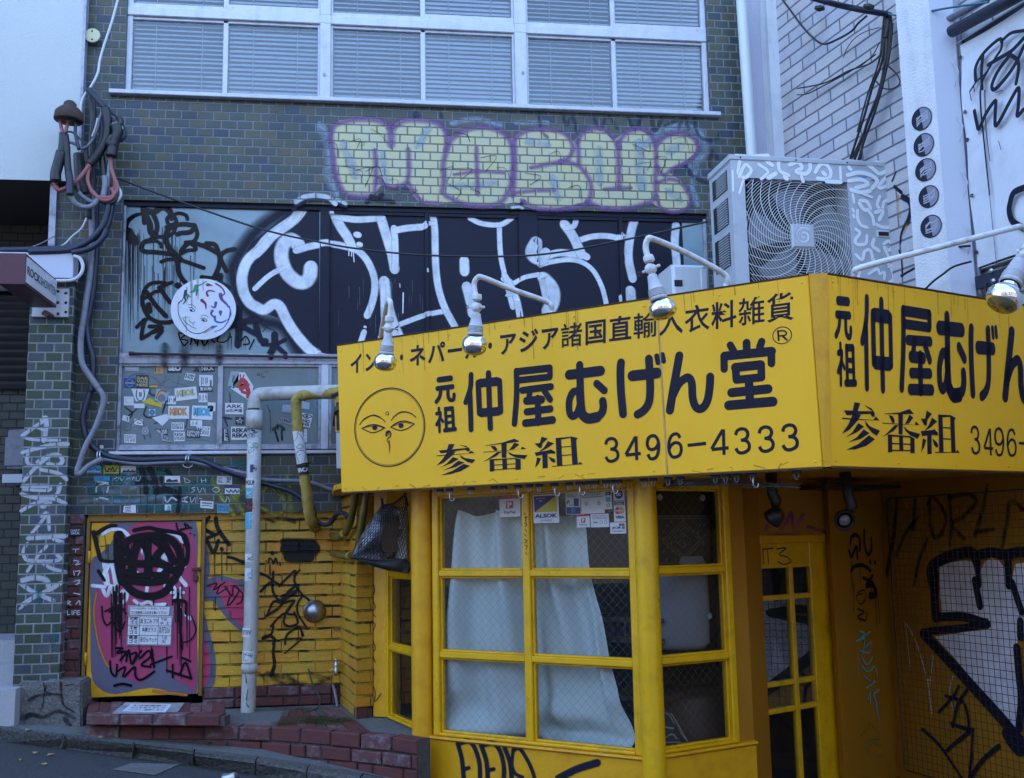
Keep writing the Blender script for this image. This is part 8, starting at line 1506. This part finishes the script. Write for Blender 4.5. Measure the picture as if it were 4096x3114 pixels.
# ------------------------------------------------------------------ stickers: each its own thing
C_ = dict(w=(.62, .63, .66), k=(.015, .015, .02), y=(.5, .42, .03), b=(.05, .25, .45), o=(.5, .26, .09), r=(.42, .03, .04), g=(.03, .18, .08), n=(.03, .03, .16), c=(.08, .36, .5), p=(.42, .40, .2), s=(.33, .35, .4), m=(.14, .15, .18))
def sticker(pl, code, quad, bg, text, fg, label, off=.0018, bold=.02, extra=None, name='sticker', box=(.06, .94, .12, .88), group=None, lines=None, parent=None):
    """quad in px: bottom left, bottom right, top right, top left; text: list of lines"""
    Q = lquad(pl, code, quad); c = pl.at((Q[0][0] + Q[2][0]) / 2, (Q[0][1] + Q[2][1]) / 2, off)
    t = thing(name, label, 'sticker', tuple(c), group)
    mb = MB(); mb.add([pl.at(*q, off) for q in Q], [(0, 1, 2, 3)]); mb.build('sheet', plain_once('sticker_' + bg, C_[bg]), t)
    def at(s_, t_): return tuple((Q[0][i] * (1 - s_) + Q[1][i] * s_) * (1 - t_) + (Q[3][i] * (1 - s_) + Q[2][i] * s_) * t_ for i in (0, 1))
    if text:
        mb = MB(); x0, x1, y0, y1 = box; n = len(text)
        for i, l in enumerate(text):
            hi, lo = y1 - (y1 - y0) * i / n, y1 - (y1 - y0) * (i + .86) / n
            letter(mb, pl, [at(x0, lo), at(x1, lo), at(x1, hi), at(x0, hi)], l, off + .0007, bold)
        mb.build('lettering', plain_once('print_' + fg, C_[fg]), t)
    for e in extra or []:
        kind, col = e[0], e[1]; mb = MB()
        if kind == 'poly': mb.poly(pl, [at(*q) for q in e[2]], off + .0004)
        elif kind == 'line': mb.ribbon(pl, spline([at(*q) for q in e[2]], 5) if len(e) < 5 else [at(*q) for q in e[2]], e[3], off + .0009, soft=0)
        elif kind == 'disc':
            a, b = at(e[2][0], e[2][1]), at(e[2][0] + e[3], e[2][1]); r = math.hypot(b[0] - a[0], b[1] - a[1]); mb.disc(pl, a[0], a[1], r, r, off + (e[4] if len(e) > 4 else .0005), 24)
        elif kind == 'text': letter(mb, pl, [at(e[3][0], e[3][2]), at(e[3][1], e[3][2]), at(e[3][1], e[3][3]), at(e[3][0], e[3][3])], e[2], off + .0011, e[4] if len(e) > 4 else .02)
        mb.build({'poly': 'printed_shape', 'line': 'printed_line', 'disc': 'printed_disc', 'text': 'lettering'}[kind], plain_once('print_' + col, C_[col]), t)
    return t
def R_(x0, y0, x1, y1, sk=0): return f'{x0},{y1} {x1},{y1 + sk} {x1},{y0 + sk} {x0},{y0}'
scr = lambda seed, n=3, w_=.004: [('line', 'k', [(random.Random(seed * 10 + k).uniform(.1, .9), random.Random(seed * 17 + k + j * 31).uniform(.15, .85)) for j in range(5)], w_) for k in range(n)]
GS = 'stickers on the lower windows'
sticker(Pw, '01', R_(1078, 1468, 1198, 1518, 4), 's', ['Usaliving'], 'w', 'pale grey script sticker at the top left corner of the stickered window', group=GS)
sticker(Pw, '01', R_(1328, 1446, 1408, 1542), 'o', None, 'k', 'narrow orange and black picture sticker at the top of the crowded stickered window', extra=[('disc', 'p', (.5, .68), .35), ('disc', 'o', (.32, .5), .2, .0008), ('disc', 'o', (.68, .5), .2, .0008)] + scr(3), group=GS)
sticker(Pw, '01', R_(1443, 1462, 1566, 1534), 'k', ['SEO'], 'w', 'black sticker with fat white bubble letters at the top of the crowded stickered window', bold=.06, group=GS)
sticker(Pw, '01', '1735,1532 1852,1524 1846,1464 1728,1470', 'k', ['NICK'], 'w', 'black sticker reading NICK at the top beside the crowded stickered window', group=GS)
sticker(Pw, '01', '1660,1520 1724,1530 1704,1484 1700,1484', 'k', None, 'k', 'small black triangular sticker beside the NICK sticker', group=GS)
sticker(Pw, '01', '1586,1590 1668,1606 1684,1546 1604,1532', 'w', ['DBI', 'PRR'], 'k', 'tilted white sticker with two rows of black block letters under the NICK sticker', group=GS)
sticker(Pw, '01', R_(1070, 1580, 1166, 1662, 2), 'n', ['INDIGOKIDS'], 'w', 'dark blue sticker with a pale diamond, beside the SAE sticker', box=(.1, .95, .4, .58), extra=[('line', 'c', [(.2, .3), (.5, .08), (.8, .3)], .005, 0), ('line', 'c', [(.2, .68), (.5, .9), (.8, .68)], .005, 0)], group=GS)
sticker(Pw, '01', R_(1172, 1552, 1282, 1668, 4), 'k', ['SAE', 'WAS', 'HERE'], 'p', 'black sticker reading SAE WAS HERE in pale green letters', bold=.03, group=GS)
sticker(Pw, '01', '1285,1668 1362,1672 1350,1630 1290,1636', 'g', None, 'k', 'small red yellow and green striped sticker beside the SAE sticker', extra=[('poly', 'r', [(0, .7), (1, .7), (1, 1), (0, 1)]), ('poly', 'y', [(0, .35), (1, .35), (1, .7), (0, .7)])], group=GS)
sticker(Pw, '01', R_(1716, 1552, 1834, 1668, 2), 'w', None, 'k', 'white sticker with a dense black scribble drawing under the NICK sticker', extra=scr(5, 6), group=GS)
sticker(Pw, '02', '1510,100 1702,76 1690,-28 1504,-10', 'w', ['MEOL'], 'p', 'white sticker with fat yellow bubble letters, tilted, above the orange one', bold=.09, box=(.08, .92, .2, .85), extra=scr(7, 2, .003), group=GS)
sticker(Pw, '02', R_(1450, 140, 1630, 250), 'w', ['MEOK'], 'o', 'white sticker with fat orange bubble letters, beside the blue one', bold=.09, box=(.06, .94, .15, .88), extra=scr(8, 2, .003), group=GS)
sticker(Pw, '02', '1650,252 1828,262 1840,140 1658,136', 'w', ['MEOK'], 'c', 'white sticker with fat sky blue bubble letters, beside the orange one', bold=.09, box=(.06, .94, .15, .88), extra=scr(9, 2, .003), group=GS)
sticker(Pw, '02', '1132,-8 1288,-8 1250,100 1170,100', 'w', None, 'k', 'white cut out sticker of a big eared creature on the crowded stickered window', extra=[('line', 'k', [(.3, .1), (.2, .5), (.3, .9), (.7, .9), (.8, .5), (.7, .1)], .006), ('line', 'k', [(.45, .6), (.45, .3)], .006), ('line', 'k', [(.55, .6), (.55, .3)], .006)], group=GS)
sticker(Pw, '02', '1330,100 1440,130 1460,20 1350,-10', 's', None, 'k', 'small grey sticker with a rainbow coloured headdress on the crowded stickered window', extra=[('disc', 'm', (.5, .4), .3), ('line', 'r', [(.1, .3), (.3, .9), (.8, .95)], .008), ('line', 'y', [(.15, .3), (.35, .8), (.8, .85)], .006), ('line', 'c', [(.9, .9), (.95, .4)], .008)], group=GS)
sticker(Pw, '02', '1220,110 1400,155 1395,120 1290,70', 'y', None, 'k', 'orange yellow cut out sticker above the blue dot', group=GS)
sticker(Pw, '02', R_(1437, 50, 1516, 122, 4), 'w', None, 'k', 'small white sticker with a dense black tag beside the bubble letter stickers', extra=scr(11, 5), group=GS)
sticker(Pw, '02', R_(1712, 30, 1788, 108), 'w', None, 'k', 'white sticker with a square black tag at the beside the crowded stickered window', extra=scr(12, 6), group=GS)
sticker(Pw, '02', R_(1716, -30, 1832, 18), 'k', ['宣伝物'], 'w', 'narrow black sticker with white characters at the beside the crowded stickered window', group=GS)
sticker(Pw, '02', '1786,190 1856,186 1858,112 1792,108', 'w', None, 'k', 'small white sticker with a black outline figure beside the bubble letter stickers', extra=scr(13, 3), group=GS)
sticker(Pw, '02', R_(1068, 58, 1152, 134, 2), 'w', None, 'k', 'pale square sticker with a faint drawing at the beside the stickered window', extra=[('line', 's', [(.2, .3), (.8, .3), (.8, .8), (.2, .8), (.2, .3)], .003, 0)], group=GS)
sticker(Pw, '02', R_(1154, 120, 1246, 158), 'w', None, 'k', 'blank white strip sticker under the pale square one', group=GS)
t = sticker(Pw, '02', R_(1284, 168, 1340, 222), 'w', None, 'k', 'round blue eye like dot sticker in the middle of the crowded stickered window', extra=[('disc', 'b', (.5, .5), .5), ('disc', 'k', (.5, .5), .28, .001), ('disc', 'w', (.5, .5), .12, .0014)], group=GS)
sticker(Pw, '02', '1140,310 1240,320 1230,256 1160,250', 'w', None, 'k', 'white cloud shaped sticker with a frowning face', extra=[('line', 'k', [(.1, .2), (0, .5), (.2, .8), (.5, .95), (.85, .8), (1, .4), (.9, .1), (.1, .15)], .005), ('line', 'k', [(.4, .5), (.5, .45)], .005), ('line', 'k', [(.6, .4), (.75, .42)], .005)], group=GS)
sticker(Pw, '02', '1050,262 1112,280 1116,230 1062,216', 'w', None, 'k', 'small white blob sticker with a face outline at the left edge of the stickered window', extra=scr(15, 2), group=GS)
sticker(Pw, '02', '1310,240 1400,312 1460,250 1440,208', 'w', None, 'k', 'white torn patch of sticker backing in the middle of the crowded stickered window', group=GS)
t = sticker(Pw, '02', R_(1212, 312, 1290, 392), 'm', ['ファースト'], 'w', 'grey round ring sticker at the lower beside the stickered window', box=(.15, .85, .75, .95), extra=[('disc', 's', (.5, .45), .38), ('disc', 'm', (.5, .45), .25, .0008), ('disc', 's', (.5, .45), .14, .0011)], group=GS)
sticker(Pw, '02', R_(1070, 382, 1172, 456, 4), 'w', ['STEW1', 'TETLE', '74 RR'], 'm', 'white sticker with three rows of letters at the lower beside the stickered window', group=GS)
sticker(Pw, '02', R_(1478, 282, 1586, 350), 'w', ['ROOTS', 'BASTEM 2KR'], 'k', 'white sticker reading ROOTS above the RESK sticker', group=GS)
sticker(Pw, '02', R_(1498, 362, 1592, 444), 'w', ['RESK', 'NOT FOR ACTION'], 'k', 'white sticker reading RESK in tall black letters', box=(.06, .94, .05, .9), group=GS)
sticker(Pw, '02', '1604,412 1726,418 1730,346 1606,342', 'k', ['DIFFUSE', 'REALITY'], 'w', 'black sticker reading DIFFUSE REALITY beside the RESK sticker', group=GS)
sticker(Pw, '02', '1390,396 1446,388 1448,338 1330,338', 'k', ['FUSE'], 'w', 'torn black sticker peeling off beside the RESK sticker', group=GS)
sticker(Pw, '02', '1400,440 1515,456 1505,440 1385,375', 's', ['ACRO'], 'k', 'curled strip of peeling sticker beside the RESK sticker', off=.006, group=GS)
sticker(Pw, '02', '1728,398 1808,402 1814,318 1690,312', 'w', ['NC17', 'ODZ'], 'k', 'white sticker reading NC17 at the lower corner of the crowded stickered window', group=GS)
sticker(Pw, '02', R_(1642, 262, 1742, 312), 'w', None, 'k', 'small white sticker with a quick black tag above the NC17 sticker', extra=scr(18, 3), group=GS)
sticker(Pw, '02', R_(1940, 114, 2098, 210, 2), 'w', ['ARK', '#北海道'], 'k', 'white sticker reading ARK in the sparse stickered window', group=GS)
sticker(Pw, '02', R_(2028, 234, 2106, 300), 'k', None, 'w', 'black sticker with a white outlined star under the ARK sticker', extra=[('line', 'w', [(.1, .5), (.42, .6), (.55, .95), (.6, .6), (.95, .5), (.6, .42), (.75, .1), (.5, .35), (.25, .15), (.38, .42), (.1, .5)], .004, 0)], group=GS)
sticker(Pw, '02', '1920,440 1982,452 1962,340 1924,332', 'k', None, 'w', 'narrow upright black sticker reading ELLE beside the drainpipe', extra=[('text', 'w', 'E', (.2, .8, .72, .95)), ('text', 'w', 'L', (.2, .8, .5, .7)), ('text', 'w', 'L', (.2, .8, .28, .48)), ('text', 'w', 'E', (.2, .8, .05, .26))], group=GS)
sticker(Pw, '02', R_(1992, 318, 2146, 432), 'w', ['REKA', 'REKA'], 'k', 'white sticker with REKA twice in heavy black letters beside the drainpipe', bold=.05, group=GS)
sticker(Pw, '02', '1990,-10 2160,100 2185,-40 2040,-60', 'w', None, 'r', 'white cut out sticker of a red dragon like figure above the ARK sticker, lower half', extra=[('line', 'r', [(.4, .5), (.6, .8), (.8, .5), (.85, .2)], .03), ('line', 'r', [(.5, .3), (.8, .35)], .02)], group=GS)
sticker(Pw, '01', '1990,1668 2178,1640 2110,1530 2060,1530', 'w', None, 'r', 'white cut out sticker of a red horned figure above the ARK sticker, upper half', extra=[('line', 'r', [(.3, .1), (.5, .45), (.7, .3), (.75, .05)], .03), ('line', 'r', [(.4, .5), (.3, .85)], .008), ('line', 'r', [(.55, .55), (.75, .8)], .008), ('line', 'g', [(.15, .1), (.25, .3)], .015)], group=GS)
sticker(Pw, '01', '1960,1650 2050,1640 2060,1520 1990,1520', 's', None, 'k', 'grey sticker with a small black figure beside the red dragon sticker', extra=scr(21, 3), group=GS)
sticker(Pw, '12', '200,280 312,300 316,258 210,236', 's', ['LUNGZ'], 'k', 'grey sticker reading LUNGZ behind the wrapped pipe', group=GS)
sticker(Pw, '12', '398,316 464,328 490,214 398,198', 'w', ['ND', 'HS'], 'k', 'white sticker with a black eye and block letters beside the wrapped pipe', box=(.05, .85, .05, .55), bold=.04, extra=[('line', 'k', [(.05, .8), (.4, .65), (.95, .85), (.4, .95), (.05, .8)], .006), ('disc', 'k', (.45, .8), .12)], group=GS)
sticker(Pw, '12', '222,190 300,200 308,130 230,130', 's', None, 'k', 'torn grey paper scrap on the pale window beside the wrapped pipe', group=GS)
sticker(Pw, '12', '392,160 458,172 464,112 395,98', 's', None, 'k', 'torn grey paper scrap on the pale window beside the wrapped pipe', group=GS)
sticker(Pw, '12', R_(414, 340, 440, 452), 'w', None, 'k', 'narrow white strip sticker with green drawings beside the wrapped pipe', extra=[('disc', 'g', (.5, .8), .3), ('disc', 'w', (.5, .8), .2, .0009), ('disc', 'g', (.5, .2), .3), ('disc', 'w', (.5, .2), .2, .0009), ('line', 'r', [(.3, .5), (.7, .55)], .004)], group=GS)
GT = 'stickers on the tiles under the windows'; FS = F.moved(.0035)
sticker(FS, '02', R_(742, 654, 872, 720), 'c', None, 'n', 'sky blue sticker with a dark blue tag on the tiles, beside the yellow one', extra=[('line', 'n', [(.1, .5), (.25, .7), (.3, .4), (.45, .6), (.6, .8), (.75, .4), (.9, .6)], .006), ('line', 'w', [(.1, .2), (.5, .3), (.9, .2)], .005)], group=GT)
sticker(FS, '02', R_(892, 652, 1024, 722), 'y', None, 'k', 'bright yellow sticker with a black graffiti tag on the tiles', extra=[('line', 'k', [(.1, .8), (.15, .4), (.3, .3), (.35, .7), (.5, .4), (.6, .8), (.7, .3), (.9, .7)], .008), ('line', 'k', [(.1, .2), (.9, .25)], .005)], group=GT)
sticker(FS, '02', R_(1042, 656, 1172, 718), 'w', None, 'k', 'white sticker with a black skyline like tag on the tiles, beside the yellow one', extra=[('poly', 'k', [(.02, .05), (.98, .05), (.98, .4), (.85, .3), (.8, .5), (.6, .25), (.5, .55), (.35, .3), (.2, .45), (.1, .2)])], group=GT)
sticker(FS, '02', R_(808, 742, 946, 784), 'b', None, 'k', 'dull blue sticker on the tiles under the yellow one', extra=scr(30, 2), group=GT)
sticker(FS, '02', R_(1420, 742, 1552, 800), 'w', None, 'k', 'white sticker half covered in black spray on the tiles', extra=[('poly', 'k', [(.1, .05), (.9, .1), (.8, .5), (.5, .35), (.3, .6), (.1, .4)])], group=GT)
sticker(FS, '02', R_(1870, 744, 2000, 814, 2), 'w', ['I WAS HERE', 'SEAK'], 'k', 'white sticker with a round figure and handwriting near the drainpipe', extra=[('disc', 'w', (.48, .55), .2, .0012), ('line', 'k', [(.36, .5), (.48, .85), (.62, .5)], .004)], group=GT)
sticker(FS, '02', R_(1938, 830, 2066, 898, 2), 'w', None, 'k', 'white name tag sticker with a blue top and a black tag near the drainpipe', extra=[('poly', 'n', [(0, .75), (1, .75), (1, 1), (0, 1)]), ('line', 'k', [(.1, .5), (.3, .2), (.4, .55), (.55, .2), (.7, .55), (.8, .2), (.95, .45)], .007)], group=GT)
sticker(FS, '02', '1726,1016 1838,1026 1840,964 1728,954', 'w', None, 'k', 'white sticker with a faded landscape print beside the blue PERCH sticker', extra=[('poly', 'm', [(.1, .6), (.9, .6), (.9, .8), (.1, .8)]), ('line', 'k', [(.1, .3), (.5, .4), (.9, .3)], .004)], group=GT)
sticker(FS, '02', R_(1872, 986, 1976, 1060, 2), 'c', ['PERCH', 'OR DSTE'], 'n', 'bright blue sticker reading PERCH above the yellow bricks', bold=.03, group=GT)
sticker(FS, '02', '1060,1056 1172,1062 1170,994 1070,994', 'w', ['FEP', 'ZAN'], 'k', 'white and pink sticker reading FEP on the lowest tile row', extra=[('poly', 'r', [(0, .9), (.6, .9), (.6, 1), (0, 1)])], box=(.15, .6, .05, .8), group=GT)
sticker(FS, '02', R_(1420, 990, 1474, 1040), 'w', None, 'k', 'small white and light blue sticker on the lowest tile row', extra=[('poly', 'c', [(.3, 0), (.9, 0), (.9, .8), (.5, .9)])], group=GT)
sticker(Plane((0, 7.289, 0), 0), '02', R_(584, 1186, 708, 1256), 'k', ['DART', '2KR'], 'w', 'black sticker reading DART on the red brick strip', box=(.2, .85, .1, .75), group=GT)
# stickers wrapped on the pipes
def pipestick(A, B, t0, t1, a0, a1, r, bg, label, extra=None, fg='k', text=None):
    ax = (B - A); L = ax.length; ax.normalize(); e1 = ax.cross(Vector((0, 1, 0))).normalized(); 
    if e1.x < 0: e1 = -e1
    e2 = Vector((0, -1, 0)); e2 = (e2 - ax * e2.dot(ax)).normalized(); n = 8; V = []
    def at(s_, t_, o=0): g = math.radians(a0 + (a1 - a0) * s_); return A + ax * L * (t0 + (t1 - t0) * t_) + (e1 * math.sin(g) + e2 * math.cos(g)) * (r + o)
    t = thing('sticker', label, 'sticker', tuple(at(.5, .5)), 'stickers on the pipes')
    mb = MB(); mb.add([at(i / n, j) for j in (0, 1) for i in range(n + 1)], [(i, i + 1, n + 2 + i, n + 1 + i) for i in range(n)], smooth=True); mb.build('sheet', plain_once('sticker_' + bg, C_[bg]), t)
    mb = MB()
    if text:
        v, f = glyphs(text, .04); x0, x1 = min(q[0] for q in v), max(q[0] for q in v); y0, y1 = min(q[1] for q in v), max(q[1] for q in v)
        mb.add([at(.08 + .84 * (x - x0) / (x1 - x0), .25 + .5 * (y - y0) / (y1 - y0), .0008) for x, y in v], f)
    for s_ in extra or []: mb.tube([at(x, y, .0005) for x, y in spline(s_, 4)], .0016, 4)
    if mb.v: mb.build('drawing', plain_once('print_' + fg, C_[fg]), t)
A_, B_ = legp[3], legp[0]
def zt(y): return (y - 1640) / (2858 - 1640)
rr = random.Random(40)
SCR = lambda s_: [[(random.Random(s_ * 7 + k * 3 + j).uniform(.1, .9), random.Random(s_ * 5 + k * 11 + j * 2).uniform(.1, .9)) for j in range(4)] for k in range(3)]
for y0, y1, a0, a1, bg, fg, tx, lab in ((1635, 1675, -60, 50, 'k', 'w', 'BO', 'black sticker with white block letters at the top of the white drainpipe'), (1680, 1695, -60, 40, 'k', 'w', None, 'thin black strip sticker under the top one on the white drainpipe'), (1715, 1760, -70, 60, 's', 'k', None, 'grey sticker with a dense black tag high on the white drainpipe'), (1772, 1830, -60, 60, 'w', 'g', None, 'white sticker with a teal face drawing on the white drainpipe'), (1868, 1900, -20, 60, 'n', 'k', None, 'small navy square sticker on the white drainpipe'), (1922, 1962, -70, 40, 'w', 'k', 'PGUN', 'white sticker with black block letters halfway up the white drainpipe'), (1965, 2000, -70, 10, 'c', 'w', None, 'light blue curved sticker on the white drainpipe'), (2005, 2060, -60, 65, 'k', 'r', None, 'black rounded sticker with a red ring on the white drainpipe'), (2065, 2128, -65, 65, 'c', 'w', None, 'light blue sticker with a disc and mountains on the white drainpipe'), (2228, 2260, -50, 60, 'w', 'k', None, 'white sticker with a small black head drawing on the white drainpipe'), (2285, 2335, -50, 55, 'w', 'c', None, 'white sticker with a pale blue flask on the white drainpipe'), (2520, 2556, -70, 55, 'w', 'm', 'STEW1', 'white sticker with rows of grey letters low on the white drainpipe'), (2610, 2655, -50, 40, 'w', 'g', None, 'white sticker with a dark green cross on the drainpipe collar')):
    pipestick(A_, B_, zt(y1), zt(y0), a0, a1, .0462 if 'collar' not in lab else .0515, bg, lab, SCR(int(y0)) if not tx else None, fg, tx)
mb = MB()
pz_ = Plane((0, 7.12, 0), 0)
def pipeline(code, s_, w_):
    for it in s_:
        P_ = []
        for p in spline(pts(code, it), 4):
            c = hity(*p, 7.17); cx_ = lerp(A_, B_, (A_.z - c.z) / (A_.z - B_.z)).x; d = max(-.044, min(.044, c.x - cx_)); P_.append(Vector((cx_ + d, 7.17 - math.sqrt(.0466 ** 2 - d * d), c.z)))
        mb.tube(P_, w_, 4)
pipeline('03', ['2125,40 2180,30 2150,80 2200,70', '2130,110 2120,150 2180,140 2190,180', '2140,180 2135,230 2180,240', '2120,290 2140,350 2180,280 2195,350', '2160,375 2165,380', '2110,490 2112,520', '2165,485 2185,560'], .0022); pipeline('02', ['2120,1310 2150,1350 2190,1310', '2130,1360 2200,1350', '2125,1390 2190,1380 2150,1420'], .0022); mb.build('black_scribble', M['p_black'], DPI)
mb = MB(); pipeline('03', ['2120,780 2130,850', '2140,900 2130,1000', '2125,1020 2150,1060', '2170,560 2178,600'], .004); mb.build('teal_wear', plain_once('teal_wear', (.1, .24, .27)), DPI)
pipestick(opp[5] + Vector((0, 0, 0)), opp[6], -.35, .95, -60, 60, .0385, 'w', 'white sticker with a black outlined head on the wrapped pipe', [[(.3, .95), (.1, .7), (.5, .6), (.9, .7), (.7, .95)], [(.2, .5), (.5, .42), (.8, .5), (.5, .55), (.2, .5)], [(.1, .3), (.4, .2), (.5, .05), (.9, .3)], [(.3, .75), (.5, .72)]])
pipestick(opp[7], opp[6], .62, .98, -55, 55, .0395, 'k', 'black sticker with white block letters on the wrapped pipe', None, 'w', 'BO')
# card and payment stickers on the middle bay window
GB = 'stickers on the shop window'; BS = BC.moved(-.0205)
sticker(BS, '12', '2102,1098 2282,1092 2280,902 2096,912', 'w', None, 'k', 'white payment sticker with a red header, on the upper left pane of the bay', extra=[('poly', 'r', [(0, .83), (1, .83), (1, 1), (0, 1)]), ('text', 'w', 'ペイペイ使えます', (.1, .9, .86, .97), .01), ('poly', 'r', [(.3, .38), (.64, .38), (.68, .72), (.34, .72)]), ('text', 'w', 'P', (.38, .6, .42, .68), .06), ('text', 'k', 'PayPay', (.22, .78, .12, .28), .015)], group=GB)
sticker(BS, '22', '188,1150 410,1144 400,896 180,908', 'w', None, 'n', 'white security sticker with a blue and yellow diagonal square', extra=[('poly', 'n', [(.05, .38), (.93, .95), (.05, .95)]), ('poly', 'y', [(.05, .38), (.93, .38), (.93, .95)]), ('text', 'w', 'Security', (.12, .48, .83, .9), .0), ('text', 'w', 'On', (.24, .38, .75, .82), .0), ('text', 'n', 'ALSOK', (.06, .94, .18, .32), .05), ('text', 'n', '綜合警備保障', (.28, .72, .06, .12), .0)], group=GB)
sticker(BS, '22', '468,1074 594,1074 590,876 460,882', 'w', None, 'n', 'white and navy card sticker with a wave drawing and a small blue shop', extra=[('poly', 'n', [(.03, .02), (.98, .02), (.98, .32), (.03, .32)]), ('poly', 'b', [(.35, .08), (.66, .08), (.66, .27), (.35, .27)]), ('text', 'n', 'Cards', (.1, .5, .84, .92), .0), ('text', 'n', 'Welcome', (.1, .72, .75, .83), .0), ('poly', 'n', [(.55, .36), (.88, .36), (.88, .7), (.55, .7)]), ('line', 'n', [(.05, .4), (.2, .6), (.3, .4), (.5, .45)], .003), ('line', 'n', [(.08, .5), (.2, .65), (.15, .5)], .003)], group=GB)
sticker(BS, '22', '600,1070 802,1062 796,866 594,876', 'w', None, 'k', 'large white wireless internet sticker with a framed caption at its top', extra=[('line', 'k', [(.08, .72), (.92, .74), (.92, .94), (.08, .92), (.08, .72)], .0025, 0), ('text', 'k', 'Wi-Fiつかえます', (.14, .86, .78, .89), .012), ('line', 'k', [(.3, .5), (.25, .45), (.3, .38)], .003), ('line', 'k', [(.7, .5), (.75, .45), (.7, .38)], .003), ('line', 'k', [(.24, .54), (.18, .45), (.24, .34)], .003), ('line', 'k', [(.76, .54), (.82, .45), (.76, .34)], .003)], group=GB)
sticker(BS, '22', '800,1030 866,1028 860,864 794,866', 'w', None, 'k', 'narrow white strip sticker with three small card marks', extra=[('text', 'n', 'JCB', (.12, .88, .7, .92), .08), ('poly', 'c', [(.2, .38), (.8, .38), (.8, .62), (.2, .62)]), ('disc', 'n', (.5, .2), .22), ('disc', 'w', (.5, .2), .14, .001)], group=GB)
sticker(BS, '22', '882,1138 984,1134 968,856 872,858', 'w', None, 'k', 'tall white strip of card marks at the upper right corner of the bay window', extra=[('disc', 'n', (.5, .84), .36), ('text', 'w', 'UC', (.3, .7, .79, .89), .06), ('poly', 'n', [(.06, .58), (.94, .58), (.94, .65), (.06, .65)]), ('poly', 'g', [(.06, .51), (.94, .51), (.94, .58), (.06, .58)]), ('text', 'w', 'SAISON', (.12, .88, .595, .64), .02), ('text', 'w', 'CARD', (.25, .75, .525, .57), .02), ('text', 'n', 'INTERNATIONAL', (.1, .9, .47, .495), .0), ('disc', 'r', (.36, .34), .27), ('disc', 'o', (.64, .34), .27, .0008), ('text', 'w', 'MasterCard', (.15, .85, .315, .365), .02), ('text', 'n', 'VISA', (.12, .9, .09, .18), .06)], group=GB)
sticker(BS, '22', '562,1186 674,1184 668,1072 558,1078', 'w', None, 'k', 'small white payment sticker with a red square letter, under the wireless sticker', extra=[('poly', 'r', [(0, .86), (1, .86), (1, 1), (0, 1)]), ('poly', 'r', [(.32, .36), (.66, .36), (.7, .72), (.36, .72)]), ('text', 'w', 'P', (.42, .62, .42, .67), .06), ('text', 'k', 'PayPay', (.2, .8, .12, .28), .015)], group=GB)
sticker(BS, '22', '680,1186 840,1182 834,1066 676,1072', 'w', None, 'n', 'small white welcome sticker with two grey rings, under the wireless sticker', extra=[('text', 'm', 'お支払いはVisaで', (.1, .9, .78, .92), .0), ('text', 'm', 'We Welcome Visa', (.1, .9, .6, .74), .0), ('text', 'n', 'VISA', (.14, .4, .3, .42), .05), ('disc', 's', (.58, .36), .09), ('disc', 'w', (.58, .36), .06, .001), ('disc', 'c', (.82, .36), .09), ('disc', 'w', (.82, .36), .06, .001)], group=GB)
sticker(BS, '22', '850,1240 986,1238 984,1140 846,1144', 'w', None, 'n', 'small white card sticker with four coloured petals at the lowest right', extra=[('text', 'n', 'JCB', (.1, .68, .38, .62), .06), ('text', 'n', 'PREMO', (.12, .9, .14, .28), .01), ('poly', 'n', [(.55, .66), (.72, .66), (.72, .9), (.58, .9)]), ('poly', 'r', [(.74, .66), (.92, .66), (.9, .9), (.74, .9)]), ('poly', 'g', [(.74, .4), (.92, .4), (.92, .62), (.74, .62)])], group=GB)
mb = MB(); bs2 = BC.moved(.0075); strokes(mb, bs2, '22', [('105,1060 112,1075', 8), ('108,1100 130,1095', 8), ('120,1095 118,1140', 8), ('108,1150 130,1160 112,1180', 8), ('112,1200 128,1225', 8), ('105,1245 125,1260', 8), ('108,1290 130,1300 112,1320', 8), ('112,1340 130,1345 122,1375', 8), ('120,1400 124,1420', 8)], 0, soft=.2); o = mb.build('marker_writing', M['p_black'], SH)
